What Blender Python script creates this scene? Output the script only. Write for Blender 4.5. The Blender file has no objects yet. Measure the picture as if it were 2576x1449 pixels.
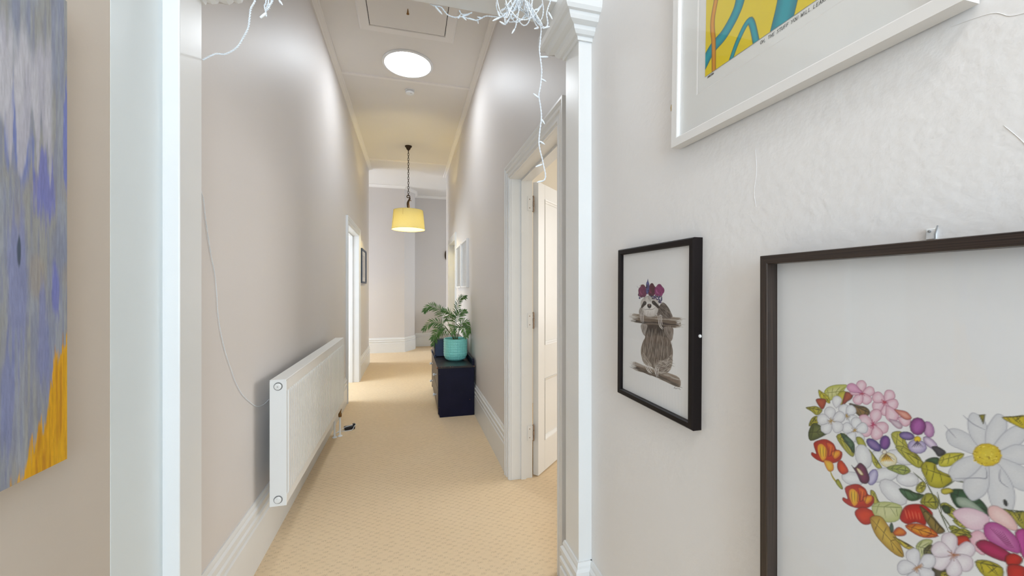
import bpy, math, random
import numpy as np
from mathutils import Vector, Matrix
random.seed(7)
sc = bpy.context.scene
COL = sc.collection
# ------------------------------------------------------------------ camera
cam = bpy.data.cameras.new('camera')
cam.sensor_width = 36.0
cam.lens = 990.0/2576.0*36.0
cam.shift_y = 4.0/2576.0
cam.clip_start = 0.02
camo = bpy.data.objects.new('camera', cam)
COL.objects.link(camo)
camo.location = (0, 0, 1.3)
camo.rotation_euler = (math.pi/2, 0, -math.atan(257/990))
sc.camera = camo
# ------------------------------------------------------------------ world, light, exposure
w = bpy.data.worlds.new('sky')
sc.world = w
w.use_nodes = True
bg = w.node_tree.nodes['Background']
bg.inputs[0].default_value = (0.80, 0.90, 1.0, 1)
bg.inputs[1].default_value = 1.0
sc.view_settings.view_transform = 'Standard'
sc.view_settings.look = 'None'
sc.view_settings.exposure = 0.82
sc.view_settings.gamma = 1.0
sc.view_settings.use_curve_mapping = False

def area(name, loc, aim, sx, sy, power, col):
    l = bpy.data.lights.new(name, 'AREA')
    l.shape = 'RECTANGLE'; l.size = sx; l.size_y = sy
    l.energy = power; l.color = col
    o = bpy.data.objects.new(name, l); COL.objects.link(o)
    o.location = loc
    o.rotation_euler = Vector(aim).to_track_quat('-Z', 'Z').to_euler()
    return o
# daylight coming in through the windows of the house (each one sits in a real window opening)
area('daylight_entry_window', (0.0, -2.22, 1.65), (0, 1, 0.0), 1.0, 1.7, 33, (0.62, 0.82, 1.0))
area('daylight_side_room', (3.72, 2.6, 1.6), (-1, 0, 0), 1.6, 1.5, 25, (1.0, 0.97, 0.93))
area('daylight_left_room', (-3.02, 5.2, 1.6), (1, 0, 0), 1.4, 1.5, 50, (0.76, 0.88, 1.0))
area('daylight_end_left', (-3.42, 7.95, 1.6), (1, 0, -.35), 0.9, 1.6, 70, (0.80, 0.89, 1.0))
area('daylight_end_right', (3.42, 8.4, 1.6), (-1, 0, -.3), 1.2, 1.6, 18, (0.80, 0.90, 1.0))

hl = bpy.data.lights.new('hall_ceiling_lamp', 'POINT'); hl.energy = 15; hl.color = (1.0, 0.97, 0.94); hl.shadow_soft_size = .14
ho = bpy.data.objects.new('hall_ceiling_lamp', hl); COL.objects.link(ho); ho.location = (0, -.7, 3.1)

# ------------------------------------------------------------------ materials
def new_mat(name):
    m = bpy.data.materials.new(name); m.use_nodes = True
    nt = m.node_tree
    return m, nt, nt.nodes['Principled BSDF']
def N(nt, t, **kw):
    n = nt.nodes.new(t)
    for k, v in kw.items(): setattr(n, k, v)
    return n
def math_n(nt, op, a, b=None, c=None):
    n = N(nt, 'ShaderNodeMath', operation=op)
    for i, v in enumerate((a, b, c)):
        if v is None: continue
        if isinstance(v, (int, float)): n.inputs[i].default_value = v
        else: nt.links.new(v, n.inputs[i])
    return n.outputs[0]
def hexc(h):
    r = [int(h[i:i+2], 16)/255 for i in (0, 2, 4)]
    return tuple(c/12.92 if c <= .04045 else ((c+.055)/1.055)**2.4 for c in r)
def mat(name, col, rough=.5, var=.06, vscale=4.0, bump=0.0, bscale=150.0, metal=0.0, stretch=(1, 1, 1), spec=.5, coat=0.0, bdist=.001):
    """paint-like procedural: base colour with a slow noise variation and a fine relief"""
    m, nt, b = new_mat(name)
    if isinstance(col, str): col = hexc(col)
    tc = N(nt, 'ShaderNodeTexCoord'); mp = N(nt, 'ShaderNodeMapping')
    mp.inputs['Scale'].default_value = stretch
    nt.links.new(tc.outputs['Object'], mp.inputs[0])
    nz = N(nt, 'ShaderNodeTexNoise'); nz.inputs['Scale'].default_value = vscale; nz.inputs['Detail'].default_value = 4
    nt.links.new(mp.outputs[0], nz.inputs['Vector'])
    mx = N(nt, 'ShaderNodeMix', data_type='RGBA')
    mx.inputs[6].default_value = tuple(c*(1-var) for c in col)+(1,)
    mx.inputs[7].default_value = tuple(min(1, c*(1+var)) for c in col)+(1,)
    nt.links.new(nz.outputs[0], mx.inputs[0])
    nt.links.new(mx.outputs[2], b.inputs['Base Color'])
    b.inputs['Roughness'].default_value = rough
    b.inputs['Metallic'].default_value = metal
    b.inputs['Specular IOR Level'].default_value = spec
    b.inputs['Coat Weight'].default_value = coat
    if bump > 0:
        n2 = N(nt, 'ShaderNodeTexNoise'); n2.inputs['Scale'].default_value = bscale; n2.inputs['Detail'].default_value = 3
        nt.links.new(mp.outputs[0], n2.inputs['Vector'])
        bm = N(nt, 'ShaderNodeBump'); bm.inputs['Strength'].default_value = bump; bm.inputs['Distance'].default_value = bdist
        nt.links.new(n2.outputs[0], bm.inputs['Height']); nt.links.new(bm.outputs[0], b.inputs['Normal'])
    return m
M = {}
M['wall'] = mat('wall_paint', (0.71, 0.67, 0.645), .5, .02, 1.5, .25, 90)
M['plaster'] = mat('old_plaster_paint', (0.82, 0.80, 0.79), .5, .025, 2.0, .5, 60, bdist=.002)
M['beige'] = mat('beige_hall_paint', (0.62, 0.545, 0.47), .6, .03, 1.5, .25, 90)
M['board'] = mat('cool_white_board', (0.77, 0.83, 0.85), .4, .03, 3, .2, 40)
M['cream'] = mat('side_room_paint', (0.80, 0.74, 0.62), .7, .03, 2)
M['white'] = mat('white_gloss_trim', (0.80, 0.80, 0.79), .32, .03, 5, .15, 40)
M['ceil'] = mat('ceiling_paint', (0.80, 0.77, 0.735), .6, .02, 2)
M['ceiltrim'] = mat('ceiling_trim_paint', (0.86, 0.83, 0.80), .5, .02, 3)
M['radiator'] = mat('radiator_enamel', (0.86, 0.86, 0.845), .3, .015, 3)
M['plastic'] = mat('white_plastic', (0.82, 0.83, 0.84), .35, .02, 8)
M['grey'] = mat('grey_plastic', (0.25, 0.25, 0.25), .5)
M['wire'] = mat('white_cable', (0.80, 0.84, 0.88), .4, .03, 30)
M['clear'] = mat('bulb_tip', (0.86, 0.88, 0.9), .1, .02)
M['bronze'] = mat('dark_bronze', (0.045, 0.026, 0.012), .42, .5, 30, metal=.6)
M['gilt'] = mat('aged_gilt', (0.19, 0.10, 0.03), .4, .6, 60, metal=.5)
M['brass'] = mat('tarnished_brass', (0.25, 0.13, 0.04), .45, .5, 80, metal=.7)
M['rust'] = mat('rusty_steel', (0.30, 0.22, 0.16), .6, .6, 90, metal=.3)
M['navy'] = mat('navy_black_paint', (0.0055, 0.006, 0.026), .42, .4, 6, .25, 35, spec=.22)
M['navytop'] = mat('worn_black_top', (0.022, 0.018, 0.02), .34, .6, 9, .3, 30)
M['drawer'] = mat('dark_drawer_front', (0.055, 0.036, 0.026), .42, .5, 7, .3, 30)  # brown on the chest fronts stands in for carpet reflected in the gloss
M['boxnavy'] = mat('navy_box_paint', (0.008, 0.02, 0.075), .35, .3, 6, .15, 40)
M['boxtop'] = mat('grey_box_top', (0.22, 0.19, 0.18), .5, .3, 20)
M['wear'] = mat('bare_worn_wood', (0.33, 0.13, 0.06), .6, .3, 60)
M['ceramic'] = mat('white_ceramic', (0.80, 0.82, 0.84), .12, .02)
M['black'] = mat('black_plastic', (0.008, 0.008, 0.012), .35, .2)
M['mint'] = mat('mint_glaze', (0.32, 0.90, 0.82), .3, .06, 12, coat=.3)
M['soil'] = mat('potting_soil', (0.03, 0.02, 0.013), .95, .5, 60, .8, 90, bdist=.006)
M['stem'] = mat('palm_stem', (0.10, 0.14, 0.03), .5, .3, 30)
M['mat_board'] = mat('white_mat_board', (0.83, 0.83, 0.81), .8, .01)
M['whiteframe'] = mat('white_frame_paint', (0.78, 0.76, 0.74), .4, .02, 6)
M['navyframe'] = mat('navy_frame', (0.02, 0.04, 0.09), .4, .2)
M['blackframe'] = mat('black_frame', (0.008, 0.005, 0.005), .4, .3, 10, spec=.2)
M['blackframe_back'] = M['blackframe']
M['ink'] = mat('pencil_ink', (0.06, 0.055, 0.05), .8, .2)
M['pale_ink'] = mat('pale_sketch_ink', (0.42, 0.39, 0.36), .8, .2)
M['kraft'] = mat('hook_tape', (0.34, 0.16, 0.04), .6, .2, 40)
M['chip'] = mat('chipped_paint', (0.62, 0.47, 0.24), .8, .2, 60)
M['darkwood'] = mat('dark_wood_plaque', (0.06, 0.035, 0.02), .5, .3, 20)
M['floor_dark'] = mat('carpet_gap', (0.2, 0.15, 0.1), .9)

def wood_dark():
    m, nt, b = new_mat('dark_grained_frame')
    tc = N(nt, 'ShaderNodeTexCoord')
    mp = N(nt, 'ShaderNodeMapping'); nt.links.new(tc.outputs['UV'], mp.inputs[0])
    mp.inputs['Scale'].default_value = (6, 900, 1)
    nz = N(nt, 'ShaderNodeTexNoise'); nz.inputs['Scale'].default_value = 1.0; nz.inputs['Detail'].default_value = 3
    nt.links.new(mp.outputs[0], nz.inputs['Vector'])
    cr = N(nt, 'ShaderNodeValToRGB')
    cr.color_ramp.elements[0].position = .35; cr.color_ramp.elements[0].color = (0.012, 0.007, 0.005, 1)
    cr.color_ramp.elements[1].position = .72; cr.color_ramp.elements[1].color = (0.055, 0.034, 0.024, 1)
    nt.links.new(nz.outputs[0], cr.inputs[0]); nt.links.new(cr.outputs[0], b.inputs['Base Color'])
    b.inputs['Roughness'].default_value = .3
    bm = N(nt, 'ShaderNodeBump'); bm.inputs['Strength'].default_value = .35; bm.inputs['Distance'].default_value = .001
    nt.links.new(nz.outputs[0], bm.inputs['Height']); nt.links.new(bm.outputs[0], b.inputs['Normal'])
    return m
M['framewood'] = wood_dark()

def carpet():
    m, nt, b = new_mat('beige_loop_carpet')
    tc = N(nt, 'ShaderNodeTexCoord'); sx = N(nt, 'ShaderNodeSeparateXYZ')
    nt.links.new(tc.outputs['Object'], sx.inputs[0])
    x, y = sx.outputs[0], sx.outputs[1]
    nz = N(nt, 'ShaderNodeTexNoise'); nz.inputs['Scale'].default_value = 60; nz.inputs['Detail'].default_value = 2
    nt.links.new(tc.outputs['Object'], nz.inputs['Vector'])
    jit = math_n(nt, 'MULTIPLY', math_n(nt, 'SUBTRACT', nz.outputs[0], .5), .008)
    xj = math_n(nt, 'ADD', x, jit); yj = math_n(nt, 'ADD', y, jit)
    # basket weave of short loop rows: every second cell carries ribs, alternate rows are offset
    bx = math_n(nt, 'FLOOR', math_n(nt, 'MULTIPLY', xj, 1/.026))
    by = math_n(nt, 'FLOOR', math_n(nt, 'MULTIPLY', yj, 1/.019))
    chk = math_n(nt, 'MODULO', math_n(nt, 'ABSOLUTE', math_n(nt, 'ADD', bx, by)), 2.0)
    rib = math_n(nt, 'ABSOLUTE', math_n(nt, 'SINE', math_n(nt, 'MULTIPLY', xj, math.pi/.0065)))
    ribm = math_n(nt, 'LESS_THAN', rib, .42)
    fy = math_n(nt, 'FRACT', math_n(nt, 'MULTIPLY', yj, 1/.019))
    core = math_n(nt, 'LESS_THAN', math_n(nt, 'ABSOLUTE', math_n(nt, 'SUBTRACT', fy, .5)), .36)
    dash = math_n(nt, 'MULTIPLY', math_n(nt, 'MULTIPLY', ribm, core), chk)
    n3 = N(nt, 'ShaderNodeTexNoise'); n3.inputs['Scale'].default_value = 400; n3.inputs['Detail'].default_value = 2
    nt.links.new(tc.outputs['Object'], n3.inputs['Vector'])
    n5 = N(nt, 'ShaderNodeTexNoise'); n5.inputs['Scale'].default_value = 26; n5.inputs['Detail'].default_value = 1
    nt.links.new(tc.outputs['Object'], n5.inputs['Vector'])
    dash = math_n(nt, 'MULTIPLY', dash, math_n(nt, 'MINIMUM', 1.0, math_n(nt, 'MAXIMUM', 0.15, math_n(nt, 'MULTIPLY', math_n(nt, 'SUBTRACT', n5.outputs[0], .33), 4.0))))
    n4 = N(nt, 'ShaderNodeTexNoise'); n4.inputs['Scale'].default_value = 2.5
    nt.links.new(tc.outputs['Object'], n4.inputs['Vector'])
    mx = N(nt, 'ShaderNodeMix', data_type='RGBA')
    mx.inputs[6].default_value = (0.76, 0.57, 0.36, 1); mx.inputs[7].default_value = (0.83, 0.665, 0.46, 1)
    nt.links.new(math_n(nt, 'ADD', math_n(nt, 'MULTIPLY', n3.outputs[0], .6), math_n(nt, 'MULTIPLY', n4.outputs[0], .5)), mx.inputs[0])
    m2 = N(nt, 'ShaderNodeMix', data_type='RGBA')
    nt.links.new(math_n(nt, 'MULTIPLY', dash, .6), m2.inputs[0])
    nt.links.new(mx.outputs[2], m2.inputs[6]); m2.inputs[7].default_value = (0.27, 0.185, 0.115, 1)
    nt.links.new(m2.outputs[2], b.inputs['Base Color'])
    b.inputs['Roughness'].default_value = .95; b.inputs['Specular IOR Level'].default_value = .1
    bm = N(nt, 'ShaderNodeBump'); bm.inputs['Strength'].default_value = .5; bm.inputs['Distance'].default_value = .003
    hgt = math_n(nt, 'SUBTRACT', math_n(nt, 'MULTIPLY', n3.outputs[0], .5), math_n(nt, 'MULTIPLY', dash, .6))
    nt.links.new(hgt, bm.inputs['Height']); nt.links.new(bm.outputs[0], b.inputs['Normal'])
    return m
M['carpet'] = carpet()

def glass():
    m = bpy.data.materials.new('picture_glass'); m.use_nodes = True
    nt = m.node_tree; nt.nodes.remove(nt.nodes['Principled BSDF'])
    out = nt.nodes['Material Output']
    tr = N(nt, 'ShaderNodeBsdfTransparent'); gl = N(nt, 'ShaderNodeBsdfGlossy'); gl.inputs['Roughness'].default_value = .03
    lw = N(nt, 'ShaderNodeLayerWeight'); lw.inputs['Blend'].default_value = .5
    fac = math_n(nt, 'ADD', .03, math_n(nt, 'MULTIPLY', math_n(nt, 'POWER', lw.outputs['Facing'], 5.0), .9))
    mx = N(nt, 'ShaderNodeMixShader')
    nt.links.new(fac, mx.inputs[0]); nt.links.new(tr.outputs[0], mx.inputs[1]); nt.links.new(gl.outputs[0], mx.inputs[2])
    nt.links.new(mx.outputs[0], out.inputs[0])
    return m
M['glass'] = glass()

def shade_mat():
    m = bpy.data.materials.new('cream_shade_fabric'); m.use_nodes = True
    nt = m.node_tree; nt.nodes.remove(nt.nodes['Principled BSDF'])
    out = nt.nodes['Material Output']
    tc = N(nt, 'ShaderNodeTexCoord'); nz = N(nt, 'ShaderNodeTexNoise'); nz.inputs['Scale'].default_value = 120
    nt.links.new(tc.outputs['Object'], nz.inputs['Vector'])
    cr = N(nt, 'ShaderNodeMix', data_type='RGBA')
    cr.inputs[6].default_value = (0.60, 0.53, 0.25, 1); cr.inputs[7].default_value = (0.67, 0.60, 0.30, 1)
    nt.links.new(nz.outputs[0], cr.inputs[0])
    df = N(nt, 'ShaderNodeBsdfDiffuse'); tl = N(nt, 'ShaderNodeBsdfTranslucent')
    nt.links.new(cr.outputs[2], df.inputs[0]); nt.links.new(cr.outputs[2], tl.inputs[0])
    mx = N(nt, 'ShaderNodeMixShader'); mx.inputs[0].default_value = .08
    nt.links.new(df.outputs[0], mx.inputs[1]); nt.links.new(tl.outputs[0], mx.inputs[2])
    nt.links.new(mx.outputs[0], out.inputs[0])
    return m
M['shade'] = shade_mat()

def emit(name, col, st, var=0.0):
    m, nt, b = new_mat(name)
    b.inputs['Base Color'].default_value = (.8, .8, .8, 1)
    b.inputs['Emission Strength'].default_value = st
    if var:
        tc = N(nt, 'ShaderNodeTexCoord'); nz = N(nt, 'ShaderNodeTexNoise'); nz.inputs['Scale'].default_value = 14
        nt.links.new(tc.outputs['Object'], nz.inputs['Vector'])
        mx = N(nt, 'ShaderNodeMix', data_type='RGBA')
        mx.inputs[6].default_value = tuple(c*(1-var) for c in col)+(1,); mx.inputs[7].default_value = tuple(col)+(1,)
        nt.links.new(nz.outputs[0], mx.inputs[0]); nt.links.new(mx.outputs[2], b.inputs['Emission Color'])
    else:
        b.inputs['Emission Color'].default_value = tuple(col)+(1,)
    return m
M['sunpipe'] = emit('sun_tunnel_diffuser', (0.86, 0.93, 1.0), 26.0, .3)
M['bulb'] = emit('warm_bulb', (1.0, 0.74, 0.30), 14.0)

def leafmat():
    m, nt, b = new_mat('palm_leaf')
    tc = N(nt, 'ShaderNodeTexCoord'); nz = N(nt, 'ShaderNodeTexNoise'); nz.inputs['Scale'].default_value = 25
    nt.links.new(tc.outputs['Object'], nz.inputs['Vector'])
    cr = N(nt, 'ShaderNodeMix', data_type='RGBA')
    cr.inputs[6].default_value = (0.018, 0.085, 0.03, 1); cr.inputs[7].default_value = (0.15, 0.29, 0.05, 1)
    nt.links.new(nz.outputs[0], cr.inputs[0]); nt.links.new(cr.outputs[2], b.inputs['Base Color'])
    b.inputs['Roughness'].default_value = .42
    return m
M['leaf'] = leafmat()

def print_mat():
    m, nt, b = new_mat('printed_artwork')
    at = N(nt, 'ShaderNodeVertexColor'); at.layer_name = 'ink'
    nt.links.new(at.outputs[0], b.inputs['Base Color'])
    b.inputs['Roughness'].default_value = .75
    return m
M['print'] = print_mat()
def canvas_mat():
    m, nt, b = new_mat('painted_canvas')
    at = N(nt, 'ShaderNodeVertexColor'); at.layer_name = 'ink'
    nt.links.new(at.outputs[0], b.inputs['Base Color'])
    b.inputs['Roughness'].default_value = .6
    tc = N(nt, 'ShaderNodeTexCoord'); mp = N(nt, 'ShaderNodeMapping'); mp.inputs['Scale'].default_value = (400, 60, 60)
    nt.links.new(tc.outputs['Object'], mp.inputs[0])
    nz = N(nt, 'ShaderNodeTexNoise'); nz.inputs['Scale'].default_value = 1; nz.inputs['Detail'].default_value = 3
    nt.links.new(mp.outputs[0], nz.inputs['Vector'])
    bm = N(nt, 'ShaderNodeBump'); bm.inputs['Strength'].default_value = .3; bm.inputs['Distance'].default_value = .001
    nt.links.new(nz.outputs[0], bm.inputs['Height']); nt.links.new(bm.outputs[0], b.inputs['Normal'])
    return m
M['canvas'] = canvas_mat()

# ------------------------------------------------------------------ mesh helpers
class MB:
    """collects verts and faces, then links them as one mesh object"""
    def __init__(s): s.v = []; s.f = []; s.uv = None
    def add(s, v, f):
        n = len(s.v); s.v += [tuple(p) for p in v]; s.f += [tuple(i+n for i in q) for q in f]; return s
    def box(s, x0, x1, y0, y1, z0, z1):
        return s.add([(x0,y0,z0),(x1,y0,z0),(x1,y1,z0),(x0,y1,z0),(x0,y0,z1),(x1,y0,z1),(x1,y1,z1),(x0,y1,z1)],
                     [(0,3,2,1),(4,5,6,7),(0,1,5,4),(1,2,6,5),(2,3,7,6),(3,0,4,7)])
    def prism(s, poly, ax, a, b):
        """polygon (list of 2D points) extruded along axis ax from a to b"""
        n = len(poly)
        def pt(p, h):
            if ax == 'x': return (h, p[0], p[1])
            if ax == 'y': return (p[0], h, p[1])
            return (p[0], p[1], h)
        v = [pt(p, a) for p in poly]+[pt(p, b) for p in poly]
        return s.add(v, [tuple(range(n))[::-1], tuple(range(n, 2*n))]+[(i, (i+1) % n, n+(i+1) % n, n+i) for i in range(n)])
    def tube(s, pts, r, seg=8, caps=True):
        pts = [Vector(p) for p in pts]; n = len(pts)
        rr = r if isinstance(r, (list, tuple)) else [r]*n
        d0 = (pts[1]-pts[0]).normalized()
        u = d0.orthogonal().normalized(); v = []
        for i, p in enumerate(pts):
            d = (pts[min(i+1, n-1)]-pts[max(i-1, 0)])
            d = d.normalized() if d.length > 1e-9 else d0
            u = (u-d*u.dot(d)); u = u.normalized() if u.length > 1e-6 else d.orthogonal().normalized()
            k = d.cross(u)
            for j in range(seg):
                a = 2*math.pi*j/seg
                v.append(p+u*(rr[i]*math.cos(a))+k*(rr[i]*math.sin(a)))
        f = [(i*seg+j, i*seg+(j+1) % seg, (i+1)*seg+(j+1) % seg, (i+1)*seg+j) for i in range(n-1) for j in range(seg)]
        if caps: f += [tuple(range(seg))[::-1], tuple((n-1)*seg+j for j in range(seg))]
        return s.add(v, f)
    def lathe(s, prof, seg=32, c=(0, 0, 0), axis='z', caps=True):
        v = []; n = len(prof)
        for r, h in prof:
            for j in range(seg):
                a = 2*math.pi*j/seg; x, y = r*math.cos(a), r*math.sin(a)
                q = (x, y, h) if axis == 'z' else ((h, x, y) if axis == 'x' else (y, h, x))
                v.append((c[0]+q[0], c[1]+q[1], c[2]+q[2]))
        f = [(i*seg+j, i*seg+(j+1) % seg, (i+1)*seg+(j+1) % seg, (i+1)*seg+j) for i in range(n-1) for j in range(seg)]
        if caps: f += [tuple(range(seg))[::-1], tuple((n-1)*seg+j for j in range(seg))]
        return s.add(v, f)
    def sweep(s, prof, path, nrm, side=1, closed=False):
        """profile (d, e): d in the path's plane, to its side; e along the plane normal. Mitred corners."""
        nrm = Vector(nrm).normalized(); P = [Vector(p) for p in path]; n = len(P); k = len(prof); v = []
        m = n if closed else n
        def seg_n(i): return nrm.cross((P[(i+1) % n]-P[i]).normalized())*side
        for i in range(n):
            if closed: a, b = seg_n(i-1 if i else n-1), seg_n(i)
            elif i == 0: a = b = seg_n(0)
            elif i == n-1: a = b = seg_n(n-2)
            else: a, b = seg_n(i-1), seg_n(i)
            mt = (a+b)/max(.15, 1+a.dot(b))
            for d, e in prof: v.append(P[i]+mt*d+nrm*e)
        cnt = n if closed else n-1
        f = [(i*k+j, i*k+(j+1) % k, ((i+1) % n)*k+(j+1) % k, ((i+1) % n)*k+j) for i in range(cnt) for j in range(k)]
        if not closed: f += [tuple(range(k))[::-1], tuple((n-1)*k+j for j in range(k))]
        return s.add(v, f)
    def build(s, name, m, parent=None, smooth=False, bevel=0.0, local=False, fix=True):
        me = bpy.data.meshes.new(name)
        off = Vector((0, 0, 0))
        if parent is not None and not local:
            off = Vector(parent['_o']) if '_o' in parent else Vector((0, 0, 0))
        me.from_pydata([tuple(Vector(p)-off) for p in s.v], [], s.f)
        me.materials.append(m)
        if fix:
            import bmesh
            bm = bmesh.new(); bm.from_mesh(me); bmesh.ops.recalc_face_normals(bm, faces=bm.faces); bm.to_mesh(me); bm.free()
        if smooth:
            me.polygons.foreach_set('use_smooth', [True]*len(me.polygons))
            if hasattr(me, 'set_sharp_from_angle'): me.set_sharp_from_angle(angle=math.radians(40))
        o = bpy.data.objects.new(name, me); COL.objects.link(o)
        if parent is not None: o.parent = parent; 
        if parent is not None and '_o' in parent: o['_o'] = parent['_o']
        if bevel > 0:
            md = o.modifiers.new('bevel', 'BEVEL'); md.width = bevel; md.segments = 2; md.limit_method = 'ANGLE'
        return o
def tag(o, label, cat=None, group=None, kind=None):
    o['label'] = label
    if cat: o['category'] = cat
    if group: o['group'] = group
    if kind: o['kind'] = kind
    return o
def thing(name, loc, label, cat, group=None, kind=None):
    o = bpy.data.objects.new(name, None); COL.objects.link(o)
    o.empty_display_size = .05
    o.location = loc; o['_o'] = tuple(loc)
    return tag(o, label, cat, group, kind)
def struct(mb, name, m, label, cat, smooth=False, bevel=0.0):
    return tag(mb.build(name, m, None, smooth, bevel), label, cat, None, 'structure')
def wall_thing(name, side, loc, label, cat, rot=0.0, group=None):
    """Empty on a wall: local x to the viewer's right, y up, z out of the wall"""
    o = bpy.data.objects.new(name, None); COL.objects.link(o); o.empty_display_size = .05
    if side == 'right': R = Matrix(((0, 0, -1), (-1, 0, 0), (0, 1, 0)))
    elif side == 'left': R = Matrix(((0, 0, 1), (1, 0, 0), (0, 1, 0)))
    else: R = Matrix(((1, 0, 0), (0, 0, -1), (0, 1, 0)))
    R = R @ Matrix.Rotation(rot, 3, 'Z')
    o.rotation_euler = R.to_euler(); o.location = loc
    return tag(o, label, cat, group)
def catmull(pts, n=6):
    P = [Vector(p) for p in pts]; out = []
    for i in range(len(P)-1):
        p0, p1, p2, p3 = P[max(i-1, 0)], P[i], P[i+1], P[min(i+2, len(P)-1)]
        for j in range(n):
            t = j/n
            out.append(.5*((2*p1)+(p2-p0)*t+(2*p0-5*p1+4*p2-p3)*t*t+(3*p1-p0-3*p2+p3)*t**3))
    return out+[P[-1]]
# ------------------------------------------------------------------ the setting
XL, XR, FLX, FRX, ZC = -0.705, 0.668, -0.68, 0.648, 3.45
YA, YB = 1.33, 1.455            # front and back of the wall opening between hall and corridor
PLX, PRX, ZS = -0.638, 0.597, 2.335
DT = 2.055                      # door head height

b = MB().box(-3.6, 3.8, -2.2, 9.5, -.05, 0)
struct(b, 'floor', M['carpet'], 'beige loop-pile carpet running the length of the corridor', 'floor')

ce = MB().box(-3.6, 3.8, -2.2, 9.5, ZC, ZC+.08)
ceil = struct(ce, 'ceiling', M['ceil'], 'high off-white ceiling with thin cover battens', 'ceiling')
for y in (4.186, 6.845):
    MB().prism([(y-.024, ZC), (y-.018, ZC-.010), (y+.018, ZC-.010), (y+.024, ZC)], 'x', XL+.05, XR-.05).build('batten', M['ceiltrim'], ceil)

lw = MB()
lw.box(XL-.15, XL, YB, 4.885, 0, ZC); lw.box(XL-.15, XL, 5.915, 7.4, 0, ZC); lw.box(XL-.15, XL, 4.885, 5.915, DT+.015, ZC)
struct(lw, 'wall_left', M['wall'], 'long warm grey corridor wall behind the radiator', 'wall')
rw = MB()
rw.box(XR, XR+.15, YB, 1.685, 0, ZC); rw.box(XR, XR+.15, 2.615, 5.915, 0, ZC); rw.box(XR, XR+.15, 6.815, 7.55, 0, ZC)
rw.box(XR, XR+.15, 1.685, 2.615, DT+.015, ZC); rw.box(XR, XR+.15, 5.915, 6.815, DT+.015, ZC)
struct(rw, 'wall_right', M['wall'], 'long warm grey corridor wall behind the chest of drawers', 'wall')
struct(MB().box(FLX-.15, FLX, -2.15, YB, 0, ZC), 'wall_left_near', M['beige'], 'beige hall wall with the abstract canvas', 'wall')
wrn = struct(MB().box(FRX, FRX+.15, -2.15, YB, 0, ZC), 'wall_right_near', M['plaster'], 'grey plastered hall wall hung with three framed pictures', 'wall')
bw = MB()
bw.box(FLX, -.55, -2.15, -2.0, 0, ZC); bw.box(.55, FRX, -2.15, -2.0, 0, ZC); bw.box(-.55, .55, -2.15, -2.0, 0, .75); bw.box(-.55, .55, -2.15, -2.0, 2.55, ZC)
struct(bw, 'wall_back', M['wall'], 'hall wall behind the camera with a tall window', 'wall')
fw = MB().prism([(-3.4, 8.5), (-.11, 8.5), (.10, 8.87), (.115, 9.25), (3.4, 9.25), (3.4, 9.4), (-3.4, 9.4)], 'z', 0, ZC)
struct(fw, 'wall_far', M['wall'], 'pale grey wall closing the corridor, with a splayed corner', 'wall')
e1 = MB().box(-3.4, XL-.15, 7.25, 7.4, 0, ZC)
e1.box(-3.55, -3.4, 7.25, 7.5, 0, ZC); e1.box(-3.55, -3.4, 8.4, 8.6, 0, ZC); e1.box(-3.55, -3.4, 7.5, 8.4, 0, .8); e1.box(-3.55, -3.4, 7.5, 8.4, 2.4, ZC)
struct(e1, 'wall_end_left', M['wall'], 'wall of the passage turning left at the far end', 'wall')
e2 = MB().box(XR+.15, 3.4, 7.40, 7.55, 0, ZC)
e2.box(3.4, 3.55, 7.4, 7.8, 0, ZC); e2.box(3.4, 3.55, 9.0, 9.4, 0, ZC); e2.box(3.4, 3.55, 7.8, 9.0, 0, .8); e2.box(3.4, 3.55, 7.8, 9.0, 2.4, ZC)
struct(e2, 'wall_end_right', M['wall'], 'wall of the passage turning right at the far end', 'wall')
r1 = MB().box(XR+.15, 3.7, .75, .9, 0, ZC); r1.box(XR+.15, 3.7, 4.3, 4.45, 0, ZC)
r1.box(3.7, 3.8, .75, 1.75, 0, ZC); r1.box(3.7, 3.8, 3.45, 4.45, 0, ZC); r1.box(3.7, 3.8, 1.75, 3.45, 0, .8); r1.box(3.7, 3.8, 1.75, 3.45, 2.4, ZC)
struct(r1, 'wall_side_room', M['cream'], 'cream wall of the bright room behind the open door', 'wall')
r2 = MB().box(-3.0, XL-.15, 4.1, 4.25, 0, ZC); r2.box(-3.0, XL-.15, 6.5, 6.65, 0, ZC)
r2.box(-3.1, -3.0, 4.1, 4.45, 0, ZC); r2.box(-3.1, -3.0, 5.95, 6.65, 0, ZC); r2.box(-3.1, -3.0, 4.45, 5.95, 0, .8); r2.box(-3.1, -3.0, 4.45, 5.95, 2.4, ZC)
struct(r2, 'wall_left_room', M['wall'], 'wall of the room behind the left doorway', 'wall')
# piers and beam of the wide opening
ar = MB(); ar.box(XL, PLX, YA, YB, 0, ZS); ar.box(PRX, XR, YA, YB, 0, ZS); ar.box(XL, XR, YA, YB, ZS, ZC)
struct(ar, 'wall_arch', M['white'], 'white painted pilasters and beam framing the corridor opening', 'wall', bevel=.003)
tb = MB().box(FLX, FLX+.0008, 1.13, YA, 0, ZC)
struct(tb, 'trim_1', M['board'], 'wide white board beside the canvas, up against the left pilaster', 'trim')

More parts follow.
